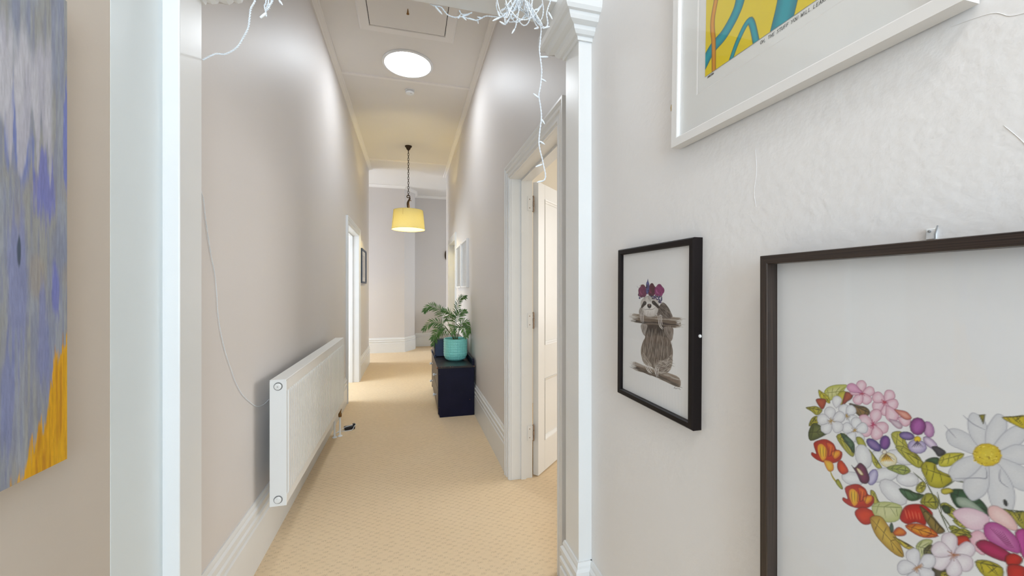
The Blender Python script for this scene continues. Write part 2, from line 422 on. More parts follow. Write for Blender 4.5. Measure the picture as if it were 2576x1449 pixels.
CAP = [(0, 2.208), (.007, 2.208), (.010, 2.220), (.020, 2.222), (.030, 2.232), (.034, 2.244), (.042, 2.246), (.054, 2.250), (.060, 2.260), (.064, 2.270), (.074, 2.272), (.082, 2.282), (.086, 2.298), (.086, ZS), (0, ZS)]
def zpath(L): return [(x, y, 0) for x, y in L]
PR = zpath([(FRX, YA), (PRX, YA), (PRX, YB), (XR, YB)])
PL = zpath([(FLX, YA), (PLX, YA), (PLX, YB), (XL, YB)])
struct(MB().sweep(CAP, PR, (0, 0, 1), 1), 'trim_2', M['white'], 'stepped white capital moulding on the right pilaster', 'trim')
struct(MB().sweep(CAP, PL, (0, 0, 1), -1), 'trim_3', M['white'], 'stepped white capital moulding on the left pilaster', 'trim')

SK = [(0, 0), (.018, 0), (.018, .196), (.011, .203), (.011, .214), (.019, .221), (.019, .236), (.012, .243), (.012, .254), (.017, .261), (.017, .276), (.009, .284), (.009, .294), (.005, .306), (0, .306)]
def skirt(name, path, side, label):
    struct(MB().sweep(SK, zpath(path), (0, 0, 1), side), name, M['white'], label, 'skirting board')
skirt('baseboard_left', [(XL, YB), (XL, 4.80)], -1, 'tall moulded white skirting running under the radiator')
skirt('baseboard_left_far', [(XL, 6.0), (XL, 7.4), (-3.4, 7.4)], -1, 'tall moulded white skirting under the navy framed picture')
skirt('baseboard_right', [(XR, 2.70), (XR, 5.83)], 1, 'tall moulded white skirting behind the chest of drawers')
skirt('baseboard_right_far', [(XR, 6.90), (XR, 7.55), (3.4, 7.55)], 1, 'moulded white skirting past the closed far door')
skirt('baseboard_far', [(-3.4, 8.5), (-.11, 8.5), (.10, 8.87), (.115, 9.25), (3.4, 9.25)], -1, 'moulded white skirting along the far wall')
skirt('baseboard_pier_right', [(FRX, YA), (PRX, YA), (PRX, YB), (XR, YB)], 1, 'moulded white skirting wrapping the right pilaster')
skirt('baseboard_pier_left', [(FLX, YA), (PLX, YA), (PLX, YB), (XL, YB)], -1, 'moulded white skirting wrapping the left pilaster')
skirt('baseboard_near_right', [(FRX, -2.0), (FRX, YA)], 1, 'moulded white skirting below the framed pictures')
skirt('baseboard_near_left', [(FLX, -2.0), (FLX, 1.13)], -1, 'moulded white skirting below the abstract canvas')

CO = [(0, ZC-.034), (.010, ZC-.034), (.014, ZC-.024), (.040, ZC-.014), (.048, ZC-.013), (.054, ZC-.006), (.054, ZC), (0, ZC)]
COF = [(0, ZC-.055), (.012, ZC-.055), (.016, ZC-.044), (.05, ZC-.012), (.06, ZC-.01), (.06, ZC), (0, ZC)]
def cornice(name, path, side, label, pr=CO):
    struct(MB().sweep(pr, zpath(path), (0, 0, 1), side), name, M['ceiltrim'], label, 'cornice')
cornice('trim_4', [(XL, YB), (XL, 7.4), (-3.4, 7.4)], -1, 'narrow ceiling cornice along the left corridor wall')
cornice('trim_5', [(XR, YB), (XR, 7.55), (3.4, 7.55)], 1, 'narrow ceiling cornice along the right corridor wall')
cornice('trim_6', [(-3.4, 8.5), (-.11, 8.5), (.10, 8.87), (.115, 9.25), (3.4, 9.25)], -1, 'ceiling cornice following the splayed far wall', COF)

CS = [(0, 0), (0, .012), (.010, .012), (.014, .018), (.026, .018), (.031, .013), (.046, .014), (.052, .021), (.064, .022), (.069, .017), (.078, .020), (.084, .026), (.094, .026), (.094, 0)]
def doorway(name, side, y0, y1, label, stopx=.07):
    """lining, stops and moulded casing of one opening"""
    X = XR if side == 'right' else XL; s = 1 if side == 'right' else -1
    t = thing(name, (X, y0, 0), label, 'door frame', None, 'structure')
    path = [(X, y0, 0), (X, y0, DT), (X, y1, DT), (X, y1, 0)]
    MB().sweep(CS, path, (-s, 0, 0), -s).build('casing', M['white'], t)
    def bx(xa, xb, *r): return MB().box(min(xa, xb), max(xa, xb), *r)
    bx(X-s*.001, X+s*.152, y1, y1+.0145, 0, DT).build('jamb', M['white'], t)
    bx(X-s*.001, X+s*.152, y0-.0145, y0, 0, DT).build('jamb', M['white'], t)
    bx(X-s*.001, X+s*.152, y0-.0145, y1+.0145, DT, DT+.0145).build('head_lining', M['white'], t)
    bx(X+s*stopx, X+s*(stopx+.035), y1-.012, y1, 0, DT).build('door_stop', M['white'], t)
    bx(X+s*stopx, X+s*(stopx+.035), y0, y0+.012, 0, DT).build('door_stop', M['white'], t)
    bx(X+s*stopx, X+s*(stopx+.035), y0+.012, y1-.012, DT-.012, DT).build('door_stop', M['white'], t)
    return t
doorway('trim_7', 'right', 1.70, 2.60, 'white moulded frame of the open doorway on the right')
doorway('trim_8', 'right', 5.93, 6.80, 'white moulded door frame beyond the plant and white pictures')
doorway('trim_9', 'left', 4.90, 5.90, 'white moulded frame of the doorway past the radiator')

def panel_door(name, loc, ang, w, label, hinge_side=False):
    t = thing(name, (0, 0, 0), label, 'door', None, 'structure')
    t.location = loc; t.rotation_euler = (0, 0, ang)
    th = .042; H = 2.05; st = .10; ms = .095
    cols = [(st, (w-ms)/2), ((w+ms)/2, w-st)]
    rows = [(.225, .665), (.905, H-.105)]
    def part(nm, *r): return MB().box(*r).build(nm, M['white'], t, bevel=.0025, local=True)
    part('stile', 0, st, 0, th, .008, H); part('stile', w-st, w, 0, th, .008, H)
    part('rail', st, w-st, 0, th, .008, rows[0][0]); part('rail', st, w-st, 0, th, rows[0][1], rows[1][0]); part('rail', st, w-st, 0, th, rows[1][1], H)
    for z0, z1 in rows: part('mullion', cols[0][1], cols[1][0], 0, th, z0, z1)
    for x0, x1 in cols:
        for z0, z1 in rows:
            p = MB().box(x0, x1, .014, th-.014, z0, z1).build('panel', M['white'], t, local=True)
            mo = [(0, -.004), (.006, -.002), (.012, .004), (.020, .008), (.024, .014), (0, .014)]
            pth = [(x0, 0, z0), (x1, 0, z0), (x1, 0, z1), (x0, 0, z1)]
            MB().sweep(mo, pth, (0, 1, 0), -1, True).build('panel_moulding', M['white'], p, local=True)
    return t
d1 = panel_door('door_1', (.862, 2.594, 0), math.radians(44), .87, 'white four-panel door standing open into the cream room')
for z in (1.893, 1.087, .309):
    hg = MB().lathe([(.0001, -.058), (.005, -.056), (.0075, -.050), (.0075, -.018)], 12, (.828, 2.5995, z))
    hg.lathe([(.008, -.016), (.008, .016)], 12, (.828, 2.5995, z)); hg.lathe([(.0075, .018), (.0075, .050), (.005, .056), (.0001, .058)], 12, (.828, 2.5995, z))
    ca, sa = math.cos(math.radians(-44)), math.sin(math.radians(-44))
    def to_l(mb):
        r = []
        for x, y, zz in mb.v:
            dx, dy = x-.862, y-2.594
            r.append((dx*ca-dy*sa, dx*sa+dy*ca, zz))
        mb.v = r; return mb
    k = to_l(hg).build('hinge', M['rust'], d1, True, local=True)
    k['label'] = 'rusty butt hinge with worn white paint'
    pl = to_l(MB().box(.786, .822, 2.5955, 2.6, z-.05, z+.05)).build('hinge_leaf', M['white'], k, local=True)
    for dz in (-.03, .03):
        to_l(MB().lathe([(.0035, 0), (.0035, .0012)], 10, (.80, 2.5945, z+dz), 'y')).build('screw', M['rust'], k, local=True)
kn = MB().lathe([(.010, 0), (.010, -.025), (.026, -.035), (.030, -.050), (.022, -.062), (.0001, -.066)], 20, (.81, 0, 1.0), 'y')
kn.build('door_knob', M['bronze'], d1, True, local=True)
d2 = panel_door('door_2', (XR+.085, 6.798, 0), math.radians(-90), .866, 'closed white door beyond the white pictures')
# plaster damage on the near wall, as raised filler lines
for pts in ([(.19, 1.705), (.185, 1.67), (.188, 1.63), (.18, 1.61)], [(.62, 1.575), (.617, 1.53), (.622, 1.49), (.618, 1.46)], [(.335, 1.625), (.30, 1.618), (.285, 1.605), (.27, 1.60)], [(.255, 1.49), (.25, 1.45), (.252, 1.41)], [(.29, 1.485), (.275, 1.46), (.268, 1.44)]):
    c3 = catmull([(FRX-.0002, y, z) for y, z in pts], 5)
    MB().tube(c3, [.0001]+[.00028]*(len(c3)-2)+[.0002], 6).build('plaster_crack', M['plaster'], wrn, True)
for y, z, s in ((.872, 1.765, .006), (.868, 1.745, .003)):
    MB().prism([(y-s*.4, z-s), (y+s*.3, z-s*1.4), (y+s*.6, z+.2*s), (y+.1*s, z+s*1.5), (y-s*.5, z+s*.5)], 'x', FRX-.0006, FRX).build('paint_chip', M['chip'], wrn)
# ------------------------------------------------------------------ radiator
rd = thing('radiator', (-.645, 2.097, .266), 'long white ribbed panel radiator mounted on the left corridor wall', 'radiator')
RX0, RX1, RY0, RY1, RZ0, RZ1 = -.645, -.570, 2.097, 3.798, .266, .870
n = 50; p = (RY1-RY0-.05)/n; prof = [(RY0+.004, 0), (RY0+.024, 0)]
for i in range(n):
    y = RY0+.025+i*p
    prof += [(y+p*.05, 0), (y+p*.14, .018), (y+p*.70, .018), (y+p*.79, 0)]
prof += [(RY1-.024, 0), (RY1-.004, 0)]
zs = [(RZ0+.004, 0), (RZ0+.045, 0), (RZ0+.056, 1), (RZ1-.066, 1), (RZ1-.055, 0), (RZ1-.016, 0), (RZ1-.006, 0)]
fp = MB(); k = len(prof)
fp.v = [(RX1-.017+(h if s_ else .014), y, z) for z, s_ in zs for y, h in prof]
fp.f = [(r*k+j, r*k+j+1, (r+1)*k+j+1, (r+1)*k+j) for r in range(len(zs)-1) for j in range(k-1)]
o = fp.build('ribbed_front_panel', M['radiator'], rd, fix=False)
MB().box(RX0, RX0+.012, RY0+.004, RY1-.004, RZ0+.01, RZ1-.02).build('back_panel', M['radiator'], rd)
MB().box(RX0+.014, RX1-.024, RY0+.01, RY1-.01, RZ0+.03, RZ1-.03).build('convector_core', M['radiator'], rd)
tg = MB().box(RX0, RX1-.004, RY0, RY1, RZ1-.010, RZ1).build('top_grille', M['radiator'], rd, bevel=.003)
for ya, yb in ((RY0, RY0+.004), (RY1-.004, RY1)):
    MB().box(RX0, RX1-.002, ya, yb, RZ0, RZ1-.008).build('side_cover', M['radiator'], rd, bevel=.002)
for z in (.838, .298):
    pg = MB().lathe([(.0195, 0), (.0195, -.0012), (.0165, -.0012), (.0165, 0)], 28, (-.608, RY0, z), 'y').build('plug_ring', M['grey'], rd, True)
    MB().lathe([(.0155, 0), (.0155, -.006), (.013, -.008), (.008, -.008), (.007, -.010), (.0001, -.010)], 28, (-.608, RY0, z), 'y').build('plug_cap', M['radiator'], pg, True)
MB().lathe([(.002, 0), (.002, -.003), (.0001, -.0035)], 10, (-.608, RY0-.010, .838), 'y').build('bleed_screw', M['grey'], rd)
for y in (2.35, 3.5):
    MB().box(XL+.001, RX0, y, y+.03, .35, .80).build('wall_bracket', M['radiator'], rd)
for x, y in ((-.600, 3.765), (-.640, 3.74)):
    MB().tube([(x, y, .0), (x, y, .20)], .0085, 14).build('pipe', M['radiator'], rd, True)
    MB().lathe([(.021, 0), (.021, .003), (.013, .008), (.0095, .012)], 20, (x, y, 0)).build('pipe_collar', M['plastic'], rd, True)
    MB().lathe([(.011, .17), (.014, .175), (.014, .20), (.010, .205), (.010, .225), (.013, .23), (.013, .25), (.009, .262), (.009, .27)], 14, (x, y, 0)).build('valve', M['brass'], rd, True)

ad = thing('power_adapter', (-.545, 3.93, 0), 'black plug-in power adapter lying on the carpet past the radiator', 'power adapter')
bx_ = MB().box(-.045, .045, -.026, .026, 0, .030); R_ = Matrix.Rotation(math.radians(20), 3, 'Z')
bx_.v = [tuple(R_ @ Vector(v)) for v in bx_.v]; bx_.build('body', M['black'], ad, bevel=.006, local=True)
bx_ = MB().box(.030, .05, -.015, .012, .026, .046); bx_.v = [tuple(R_ @ Vector(v)) for v in bx_.v]; bx_.build('plug', M['black'], ad, bevel=.003, local=True)
cb = catmull([(-.10, -.10, .004), (-.07, -.04, .012), (-.02, -.025, .034), (.03, .005, .036), (.052, .03, .03), (.045, -.02, .03), (.03, -.04, .006), (-.01, -.055, .004), (-.06, -.05, .004), (-.085, -.07, .004), (-.12, -.13, .004)], 8)
MB().tube(cb, .0024, 8).build('cable', M['wire'], ad, True, local=True)

# ------------------------------------------------------------------ ceiling fittings
st = thing('sun_tunnel', (-.018, 3.88, ZC), 'round sun tunnel glowing white in the corridor ceiling', 'skylight')
MB().lathe([(.236, 0), (.236, -.006), (.230, -.012), (.214, -.013), (.210, -.008), (.210, 0)], 64, (-.018, 3.88, ZC), caps=False).build('trim_ring', M['plastic'], st, True)
MB().lathe([(.0001, -.012), (.08, -.0115), (.16, -.0095), (.211, -.006)], 64, (-.018, 3.88, ZC), caps=False).build('diffuser', M['sunpipe'], st, True)

sd = thing('smoke_detector', (0.0, 4.395, ZC), 'small white smoke detector on the ceiling beyond the sun tunnel', 'smoke detector')
MB().lathe([(.050, 0), (.050, -.008), (.046, -.010)], 32, (0, 4.395, ZC)).build('base_plate', M['plastic'], sd, True)
MB().lathe([(.042, -.010), (.042, -.014)], 32, (0, 4.395, ZC)).build('vent_gap', M['grey'], sd)
MB().lathe([(.045, -.014), (.046, -.026), (.040, -.034), (.022, -.038), (.0001, -.038)], 32, (0, 4.395, ZC)).build('cover', M['plastic'], sd, True)
MB().lathe([(.004, -.036), (.004, -.040), (.0001, -.040)], 12, (.012, 4.372, ZC)).build('indicator', M['grey'], sd)

ht = thing('ceiling_hatch', (-.015, 3.05, ZC), 'painted attic hatch with a mitred frame in the corridor ceiling', 'hatch')
HX0, HX1, HY0, HY1 = -.313, .284, 2.72, 3.362
fr = [(0, 0), (0, -.010), (.006, -.014), (.066, -.014), (.078, -.008), (.082, 0)]
P4 = [(HX0-.004, HY0-.004), (HX1+.004, HY0-.004), (HX1+.004, HY1+.004), (HX0-.004, HY1+.004)]
for i in range(4):
    a, c_ = P4[i], P4[(i+1) % 4]
    mb = MB(); A, B = Vector((*a, ZC)), Vector((*c_, ZC)); d = (B-A).normalized(); nn = Vector((d.y, -d.x, 0))
    mb.v = [tuple(A+nn*q-d*q+Vector((0, 0, e))) for q, e in fr]+[tuple(B+nn*q+d*q+Vector((0, 0, e))) for q, e in fr]
    kk = len(fr); mb.f = [(j, (j+1) % kk, kk+(j+1) % kk, kk+j) for j in range(kk)]+[tuple(range(kk)), tuple(range(kk, 2*kk))]
    mb.build('frame_board', M['ceiltrim'], ht)
MB().box(HX0-.004, HX1+.004, HY0-.004, HY1+.004, ZC-.001, ZC-.0002).build('shadow_gap', M['black'], ht)
MB().box(HX0+.002, HX1-.002, HY0+.002, HY1-.004, ZC-.012, ZC-.001).build('hatch_panel', M['ceil'], ht)
kh = MB().lathe([(.010, -.012), (.010, -.016), (.0001, -.017)], 18, (-.015, 3.155, ZC))
kh.prism([(-.022, 3.145), (-.008, 3.145), (-.0125, 3.10), (-.0175, 3.10)], 'z', ZC-.015, ZC-.012)
kh.build('keyhole_plate', M['brass'], ht, True)
for x, y in ((-.20, 3.12), (.20, 3.20)):
    MB().lathe([(.005, -.012), (.005, -.0135), (.0001, -.0135)], 12, (x, y, ZC)).build('screw_head', M['ceiltrim'], ht)

# pendant lamp
LX, LY = -.021, 6.10
pd = thing('pendant_lamp', (LX, LY, ZC), 'yellow drum-shade pendant lamp hanging on a dark chain', 'pendant lamp')
MB().lathe([(.052, 0), (.050, -.012), (.040, -.020), (.032, -.034), (.026, -.050), (.012, -.060), (.008, -.072), (.0001, -.074)], 28, (LX, LY, ZC)).build('ceiling_rose', M['bronze'], pd, True)
ch = MB(); z = ZC-.068; i = 0
while z > 2.715:
    L, W_ = .044, .011
    pts = []
    for j in range(13):
        a = 2*math.pi*j/12; u_, v_ = W_*math.cos(a), (L/2)*math.sin(a)
        pts.append((LX+(u_ if i % 2 else u_*.25), LY+(u_*.2 if i % 2 else u_), z-L/2+v_))
    ch.tube(pts, .0034, 6, False); z -= L-.0085; i += 1
ch.build('chain', M['bronze'], pd, True)
hk = MB(); zt = z
pts = catmull([(LX+.004, LY, zt+.012), (LX-.012, LY, zt+.004), (LX-.022, LY, zt-.014), (LX-.012, LY, zt-.030), (LX+.008, LY, zt-.030), (LX+.020, LY, zt-.022), (LX+.018, LY, zt-.002), (LX+.006, LY, zt+.008), (LX-.006, LY, zt+.006)], 6)
hk.tube(pts, .0065, 8)
pts = catmull([(LX+.018, LY, zt-.020), (LX+.020, LY, zt-.045), (LX+.004, LY, zt-.075), (LX-.010, LY, zt-.11), (LX-.012, LY, zt-.15), (LX-.006, LY, 2.50)], 6)
hk.tube(pts, [.008+.006*math.sin(math.pi*q/(len(pts)-1)) for q in range(len(pts))], 10)
hk.build('scroll_hanger', M['bronze'], pd, True)
lf = MB(); pts = catmull([(LX+.006, LY, 2.50), (LX+.010, LY, 2.54), (LX+.006, LY, zt-.10), (LX+.016, LY, zt-.075), (LX+.032, LY, zt-.068), (LX+.040, LY, zt-.080)], 6)
lf.tube(pts, [.009*(1-.6*q/(len(pts)-1)) for q in range(len(pts))], 8)
lf.build('hanger_leaf', M['gilt'], pd, True)
sp = [(.242, 2.198), (.215, 2.484)]
sh = MB(); seg = 64
for r, zz in (sp[0], (.2285, 2.341), sp[1], (.2135, 2.484), (.227, 2.341), (.2405, 2.198)):
    pass
sh.lathe([(.242, 2.198), (.2285, 2.341), (.215, 2.484)], 64, (LX, LY, 0), caps=False)
shade = sh.build('shade', M['shade'], pd, True)
for r, zz in ((.242, 2.200), (.215, 2.482)):
    q = MB().tube([(LX+r*math.cos(2*math.pi*j/64), LY+r*math.sin(2*math.pi*j/64), zz) for j in range(65)], .0022, 6, False)
    q.build('rim_wire', M['brass'] if zz < 2.3 else M['shade'], shade, True)
for a in (250, 200):
    a = math.radians(a); z0, z1 = (2.39, 2.478) if a > 4 else (2.21, 2.478)
    def rr(z_): return .2424+(z_-2.198)/(.286)*(-.027)
    MB().tube([(LX+rr(z0)*math.cos(a), LY+rr(z0)*math.sin(a), z0), (LX+rr(z1)*math.cos(a), LY+rr(z1)*math.sin(a), z1)], .0012, 6).build('seam', M['gilt'], shade)
sg = MB()
for j in range(3):
    a = 2*math.pi*j/3+.3; sg.tube([(LX, LY, 2.46), (LX+.214*math.cos(a), LY+.214*math.sin(a), 2.480)], .002, 6)
sg.tube([(LX, LY, 2.50), (LX, LY, 2.40)], .018, 16)
sg.build('lamp_holder', M['brass'], pd, True)
MB().lathe([(.012, 2.40), (.016, 2.385), (.030, 2.35), (.032, 2.33), (.026, 2.305), (.012, 2.292), (.0001, 2.290)], 24, (LX, LY, 0)).build('light_bulb', M['bulb'], pd, True)
pl = bpy.data.lights.new('pendant_bulb_light', 'POINT'); pl.energy = 15; pl.color = (1.0, .82, .38); pl.shadow_soft_size = .035
po = bpy.data.objects.new('pendant_bulb_light', pl); COL.objects.link(po); po.parent = pd; po.location = (0, 0, 2.33-.07+.03-ZC)

# ------------------------------------------------------------------ chest of drawers and what stands on it
CX0, CX1, CY0, CY1, CZ = .278, .645, 4.05, 5.25, .517
cd = thing('chest_of_drawers', (CX0, CY0, 0), 'low worn navy-black chest with two drawers against the right corridor wall', 'chest of drawers')
sidep = [(CX1, 0), (.296, 0), (.288, .028), (CX0, .036), (CX0, CZ-.022), (CX1, CZ-.022)]
for ya in (CY0, CY1-.02): MB().prism(sidep, 'y', ya, ya+.02).build('side_panel', M['navy'], cd, bevel=.0015)
MB().box(CX1-.012, CX1, CY0+.02, CY1-.02, .02, CZ-.022).build('back_board', M['navy'], cd)
MB().box(CX0+.02, CX1-.012, CY0+.02, CY1-.02, .055, .07).build('bottom_board', M['navy'], cd)
MB().box(.30, .315, CY0+.02, CY1-.02, 0, .055).build('plinth', M['navy'], cd)
MB().box(CX0, CX0+.05, CY0+.02, CY1-.02, .276, .288).build('front_rail', M['navy'], cd)
tp = MB().box(CX0-.012, CX1+.002, CY0-.008, CY1+.008, CZ-.022, CZ).build('top_board', M['navytop'], cd, bevel=.003)
up = MB().prism([(CY0-.004, CZ), (CY0-.004, CZ+.045), (CY0+.03, CZ+.062), (CY1-.03, CZ+.062), (CY1+.004, CZ+.045), (CY1+.004, CZ)], 'x', CX1-.018, CX1+.002)
up.build('back_rail', M['navy'], cd, bevel=.002)
def kring(c, r=1.0):
    return MB().lathe([(.007*r, 0), (.006*r, -.008*r), (.0065*r, -.012*r), (.014*r, -.018*r), (.0165*r, -.026*r), (.014*r, -.033*r), (.006*r, -.037*r), (.0001, -.0375*r)], 20, c, 'x')
for z0, z1 in ((.078, .272), (.292, .488)):
    dr = MB().box(CX0-.002, CX0+.018, CY0+.024, CY1-.024, z0, z1).build('drawer', M['drawer'], cd, bevel=.003)
    MB().box(CX0+.018, CX1-.03, CY0+.03, CY1-.03, z0+.01, z1-.02).build('drawer_box', M['drawer'], dr)
    for y in (4.32, 4.98): kring((CX0-.002, y, (z0+z1)/2-.006)).build('knob', M['ceramic'], dr, True)
rw_ = random.Random(3)
for (x, y, z, s) in ((CX0-.011, CY0-.007, CZ-.011, .007), (CX0-.008, CY0-.007, CZ-.003, .006), (CX1, CY0-.007, CZ-.010, .006), (.345, CY0-.007, CZ-.003, .003), (.40, CY0-.007, CZ-.004, .0035), (.425, CY0-.007, CZ-.005, .003), (.31, CY0-.007, CZ-.004, .003), (.60, CY0, .165, .003), (.292, CY0, .44, .002), (.285, CY0, .10, .0025), (CX0-.011, 4.2, CZ-.004, .004), (CX0-.011, 4.42, CZ-.004, .003), (.33, 4.25, CZ-.001, .004)):
    MB().lathe([(.0001, -s), (s*.8, -s*.5), (s*1.1, 0), (s*.8, s*.5), (.0001, s)], 7, (x, y, z)).build('worn_spot', M['wear'], cd)

jb = thing('trinket_box', (.272, 4.64, CZ), 'small navy table-top cabinet with a black knob, behind the potted palm', 'cabinet')
MB().box(.284, .60, 4.64, 5.04, CZ+.008, CZ+.205).build('body', M['boxnavy'], jb, bevel=.002)
MB().box(.272, .606, 4.632, 5.048, CZ+.205, CZ+.222).build('lid', M['boxtop'], jb, bevel=.003)
MB().prism([(.268, CZ), (.292, CZ), (.30, CZ+.02), (.284, CZ+.03), (.276, CZ+.022)], 'y', 4.64, 4.66).build('foot', M['boxnavy'], jb)
MB().prism([(.268, CZ), (.292, CZ), (.30, CZ+.02), (.284, CZ+.03), (.276, CZ+.022)], 'y', 5.02, 5.04).build('foot', M['boxnavy'], jb)
MB().box(.55, .60, 4.64, 5.04, CZ, CZ+.01).build('foot', M['boxnavy'], jb)
jd = MB().box(.274, .284, 4.655, 5.025, CZ+.03, CZ+.195).build('door', M['drawer'], jb, bevel=.002)
kring((.274, 4.72, CZ+.125), .9).build('knob', M['black'], jd, True)

PX_, PY_ = .492, 4.40
pp = thing('potted_palm', (PX_, PY_, CZ), 'small parlour palm in a mint green grid-textured ceramic pot', 'potted plant')
pot = MB(); NC, NR, SU = 26, 8, 5
rows = []
def potr(h):   # h 0..1
    r = .131 if h > .35 else .131-.035*((.35-h)/.35)**2.2
    return r
Hp = .243
for i in range(NR*SU+1):
    t = i/(NR*SU); h = .06+t*.90; fr_ = (i % SU)
    gz = 1 if fr_ == 0 else 0
    ring = []
    for j in range(NC*SU):
        ga = 1 if j % SU == 0 else 0
        r = potr(h)-(.0032 if (gz or ga) else 0)
        a = 2*math.pi*j/(NC*SU); ring.append((PX_+r*math.cos(a), PY_+r*math.sin(a), CZ+h*Hp))
    rows.append(ring)
def plain(r, z): return [(PX_+r*math.cos(2*math.pi*j/(NC*SU)), PY_+r*math.sin(2*math.pi*j/(NC*SU)), z) for j in range(NC*SU)]
rows = [plain(.001, CZ+.002), plain(.078, CZ+.001), plain(.086, CZ+.003), plain(.094, CZ+.010)]+rows+[plain(.131, CZ+Hp-.006), plain(.130, CZ+Hp-.001), plain(.1265, CZ+Hp), plain(.123, CZ+Hp-.003), plain(.121, CZ+Hp-.05)]
for r_ in rows: pot.v += r_
kk = NC*SU
pot.f = [(i*kk+j, i*kk+(j+1) % kk, (i+1)*kk+(j+1) % kk, (i+1)*kk+j) for i in range(len(rows)-1) for j in range(kk)]
pot.build('pot', M['mint'], pp, True, fix=False)
MB().lathe([(.121, -.006), (.10, .0), (.05, .004), (.0001, .006)], 32, (PX_, PY_, CZ+Hp-.022), caps=False).build('soil', M['soil'], pp, True)
rp = random.Random(11)
SZ = CZ+Hp-.02
FR = [[(0, 0, 0), (0, -.005, .20), (.01, .02, .36), (.03, .06, .455), (.05, .115, .475)],
      [(0, -.01, 0), (.02, -.098, .235), (.03, -.187, .345), (.03, -.275, .375), (.02, -.335, .325)],
      [(-.01, -.01, 0), (-.03, -.13, .17), (-.04, -.25, .205), (-.04, -.345, .13)],
      [(-.02, -.01, 0), (-.07, -.12, .14), (-.1, -.2, .115), (-.12, -.25, -.02)],
      [(0, .02, 0), (-.02, .06, .17), (-.03, .115, .18), (-.05, .15, .09)],
      [(0, .01, 0), (.01, .01, .19), (.03, .05, .29), (.04, .115, .315)],
      [(-.02, 0, 0), (-.09, -.02, .15), (-.18, -.04, .17), (-.24, -.05, .10)],
      [(-.02, .01, 0), (-.1, .03, .14), (-.19, .065, .15), (-.26, .085, .07)],
      [(.02, 0, 0), (.1, -.03, .2), (.2, -.06, .26), (.27, -.08, .2)],
      [(-.01, -.02, 0), (-.06, -.08, .10), (-.1, -.18, .11), (-.12, -.26, .04)],
      [(0, 0, 0), (-.03, -.03, .22), (-.06, -.08, .31), (-.09, -.15, .335)],
      [(.01, .02, 0), (.03, .06, .13), (.04, .11, .14), (.06, .14, .06)]]
ROLL = [70, 55, 50, 45, -50, -60, 15, -15, 30, 45, 55, -45]
for q, F_ in enumerate(FR):
    cp = catmull([(PX_+b_, PY_+a_, SZ+c_) for a_, b_, c_ in F_], 8 if len(F_) < 5 else 7); nP = len(cp)
    fo = MB().tube(cp, [.0032*(1-.75*i/(nP-1)) for i in range(nP)], 6).build('frond', M['stem'], pp, True)
    lm = MB(); st_i = int(nP*.34)
    for i in range(st_i, nP):
        t = (i-st_i)/(nP-1-st_i); d = (cp[min(i+1, nP-1)]-cp[max(i-1, 0)]).normalized()
        sidev = d.cross(Vector((0, 0, 1)));
        sidev = sidev.normalized() if sidev.length > .15 else Vector((0, 1, 0))
        rl = math.radians(ROLL[q]); sidev = sidev*math.cos(rl)+sidev.cross(d)*math.sin(rl)
        for s_ in (-1, 1):
            for sub in (0.5 if s_ > 0 else 0,):
                L = (.112-.045*abs(t-.35)-.045*t)*rp.uniform(.85, 1.1); wd = .0054*rp.uniform(.85, 1.15)
                base = cp[i].lerp(cp[min(i+1, nP-1)], sub)
                dr_ = (sidev*s_*(.95-.45*t)+d*(.45+.5*t)+Vector((rp.uniform(-.12, .12), rp.uniform(-.12, .12), rp.uniform(-.05, .2)))).normalized()
                up_ = dr_.cross(d).normalized() if dr_.cross(d).length > .05 else Vector((0, 0, 1))
                wv = dr_.cross(up_).normalized(); vv = []
                prof_ = [(0, .15), (.2, .8), (.45, 1), (.72, .7), (1, .02)]
                for tt, ww in prof_:
                    c_ = base+dr_*(L*tt)-Vector((0, 0, 1))*(L*.20*tt*tt)
                    c_.x = min(c_.x, .655)
                    vv += [c_+wv*(wd*ww)-up_*(.0015*ww), c_+up_*(.002*ww), c_-wv*(wd*ww)-up_*(.0015*ww)]
                for v_ in vv: v_.x = min(v_.x, .660)
                ff = []
                for a_ in range(4): ff += [(a_*3, a_*3+1, a_*3+4, a_*3+3), (a_*3+1, a_*3+2, a_*3+5, a_*3+4)]
                lm.add(vv, ff)
    lm.build('leaflets', M['leaf'], fo, True, fix=False)

# ------------------------------------------------------------------ far end
wc = thing('low_cabinet', (.78, 9.0, 0), 'low white cabinet standing against the far wall behind the palm', 'cabinet')
MB().box(.705, 1.5, 8.93, 9.225, .06, .86).build('body', M['white'], wc, bevel=.004)
MB().box(.73, 1.52, 8.91, 9.23, .86, .90).build('top_board', M['white'], wc, bevel=.004)
MB().box(.74, 1.47, 8.96, 9.2, 0, .06).build('plinth', M['white'], wc)
for xa, xb in ((.72, 1.095), (1.11, 1.485)):
    dd = MB().box(xa, xb, 8.915, 8.93, .08, .845).build('door', M['white'], wc, bevel=.003)
    MB().lathe([(.005, 0), (.005, -.01), (.012, -.018), (.0001, -.022)], 14, (1.07 if xa < 1 else 1.135, 8.915, .55), 'y').build('knob', M['ceramic'], dd, True)
op = thing('wall_plaque', (.858, 9.25, 1.97), 'small dark oval plaque on the far wall at the right corner', 'wall plaque')
ov = MB().lathe([(.10, 0), (.10, -.012), (.085, -.02), (.0001, -.02)], 36, (0, 0, 0), 'y'); ov.v = [(x*.75, y, z*1.3) for x, y, z in ov.v]
ov.v = [(.858+x, 9.25+y, 2.10+z) for x, y, z in ov.v]; ov.build('board', M['darkwood'], op, True)
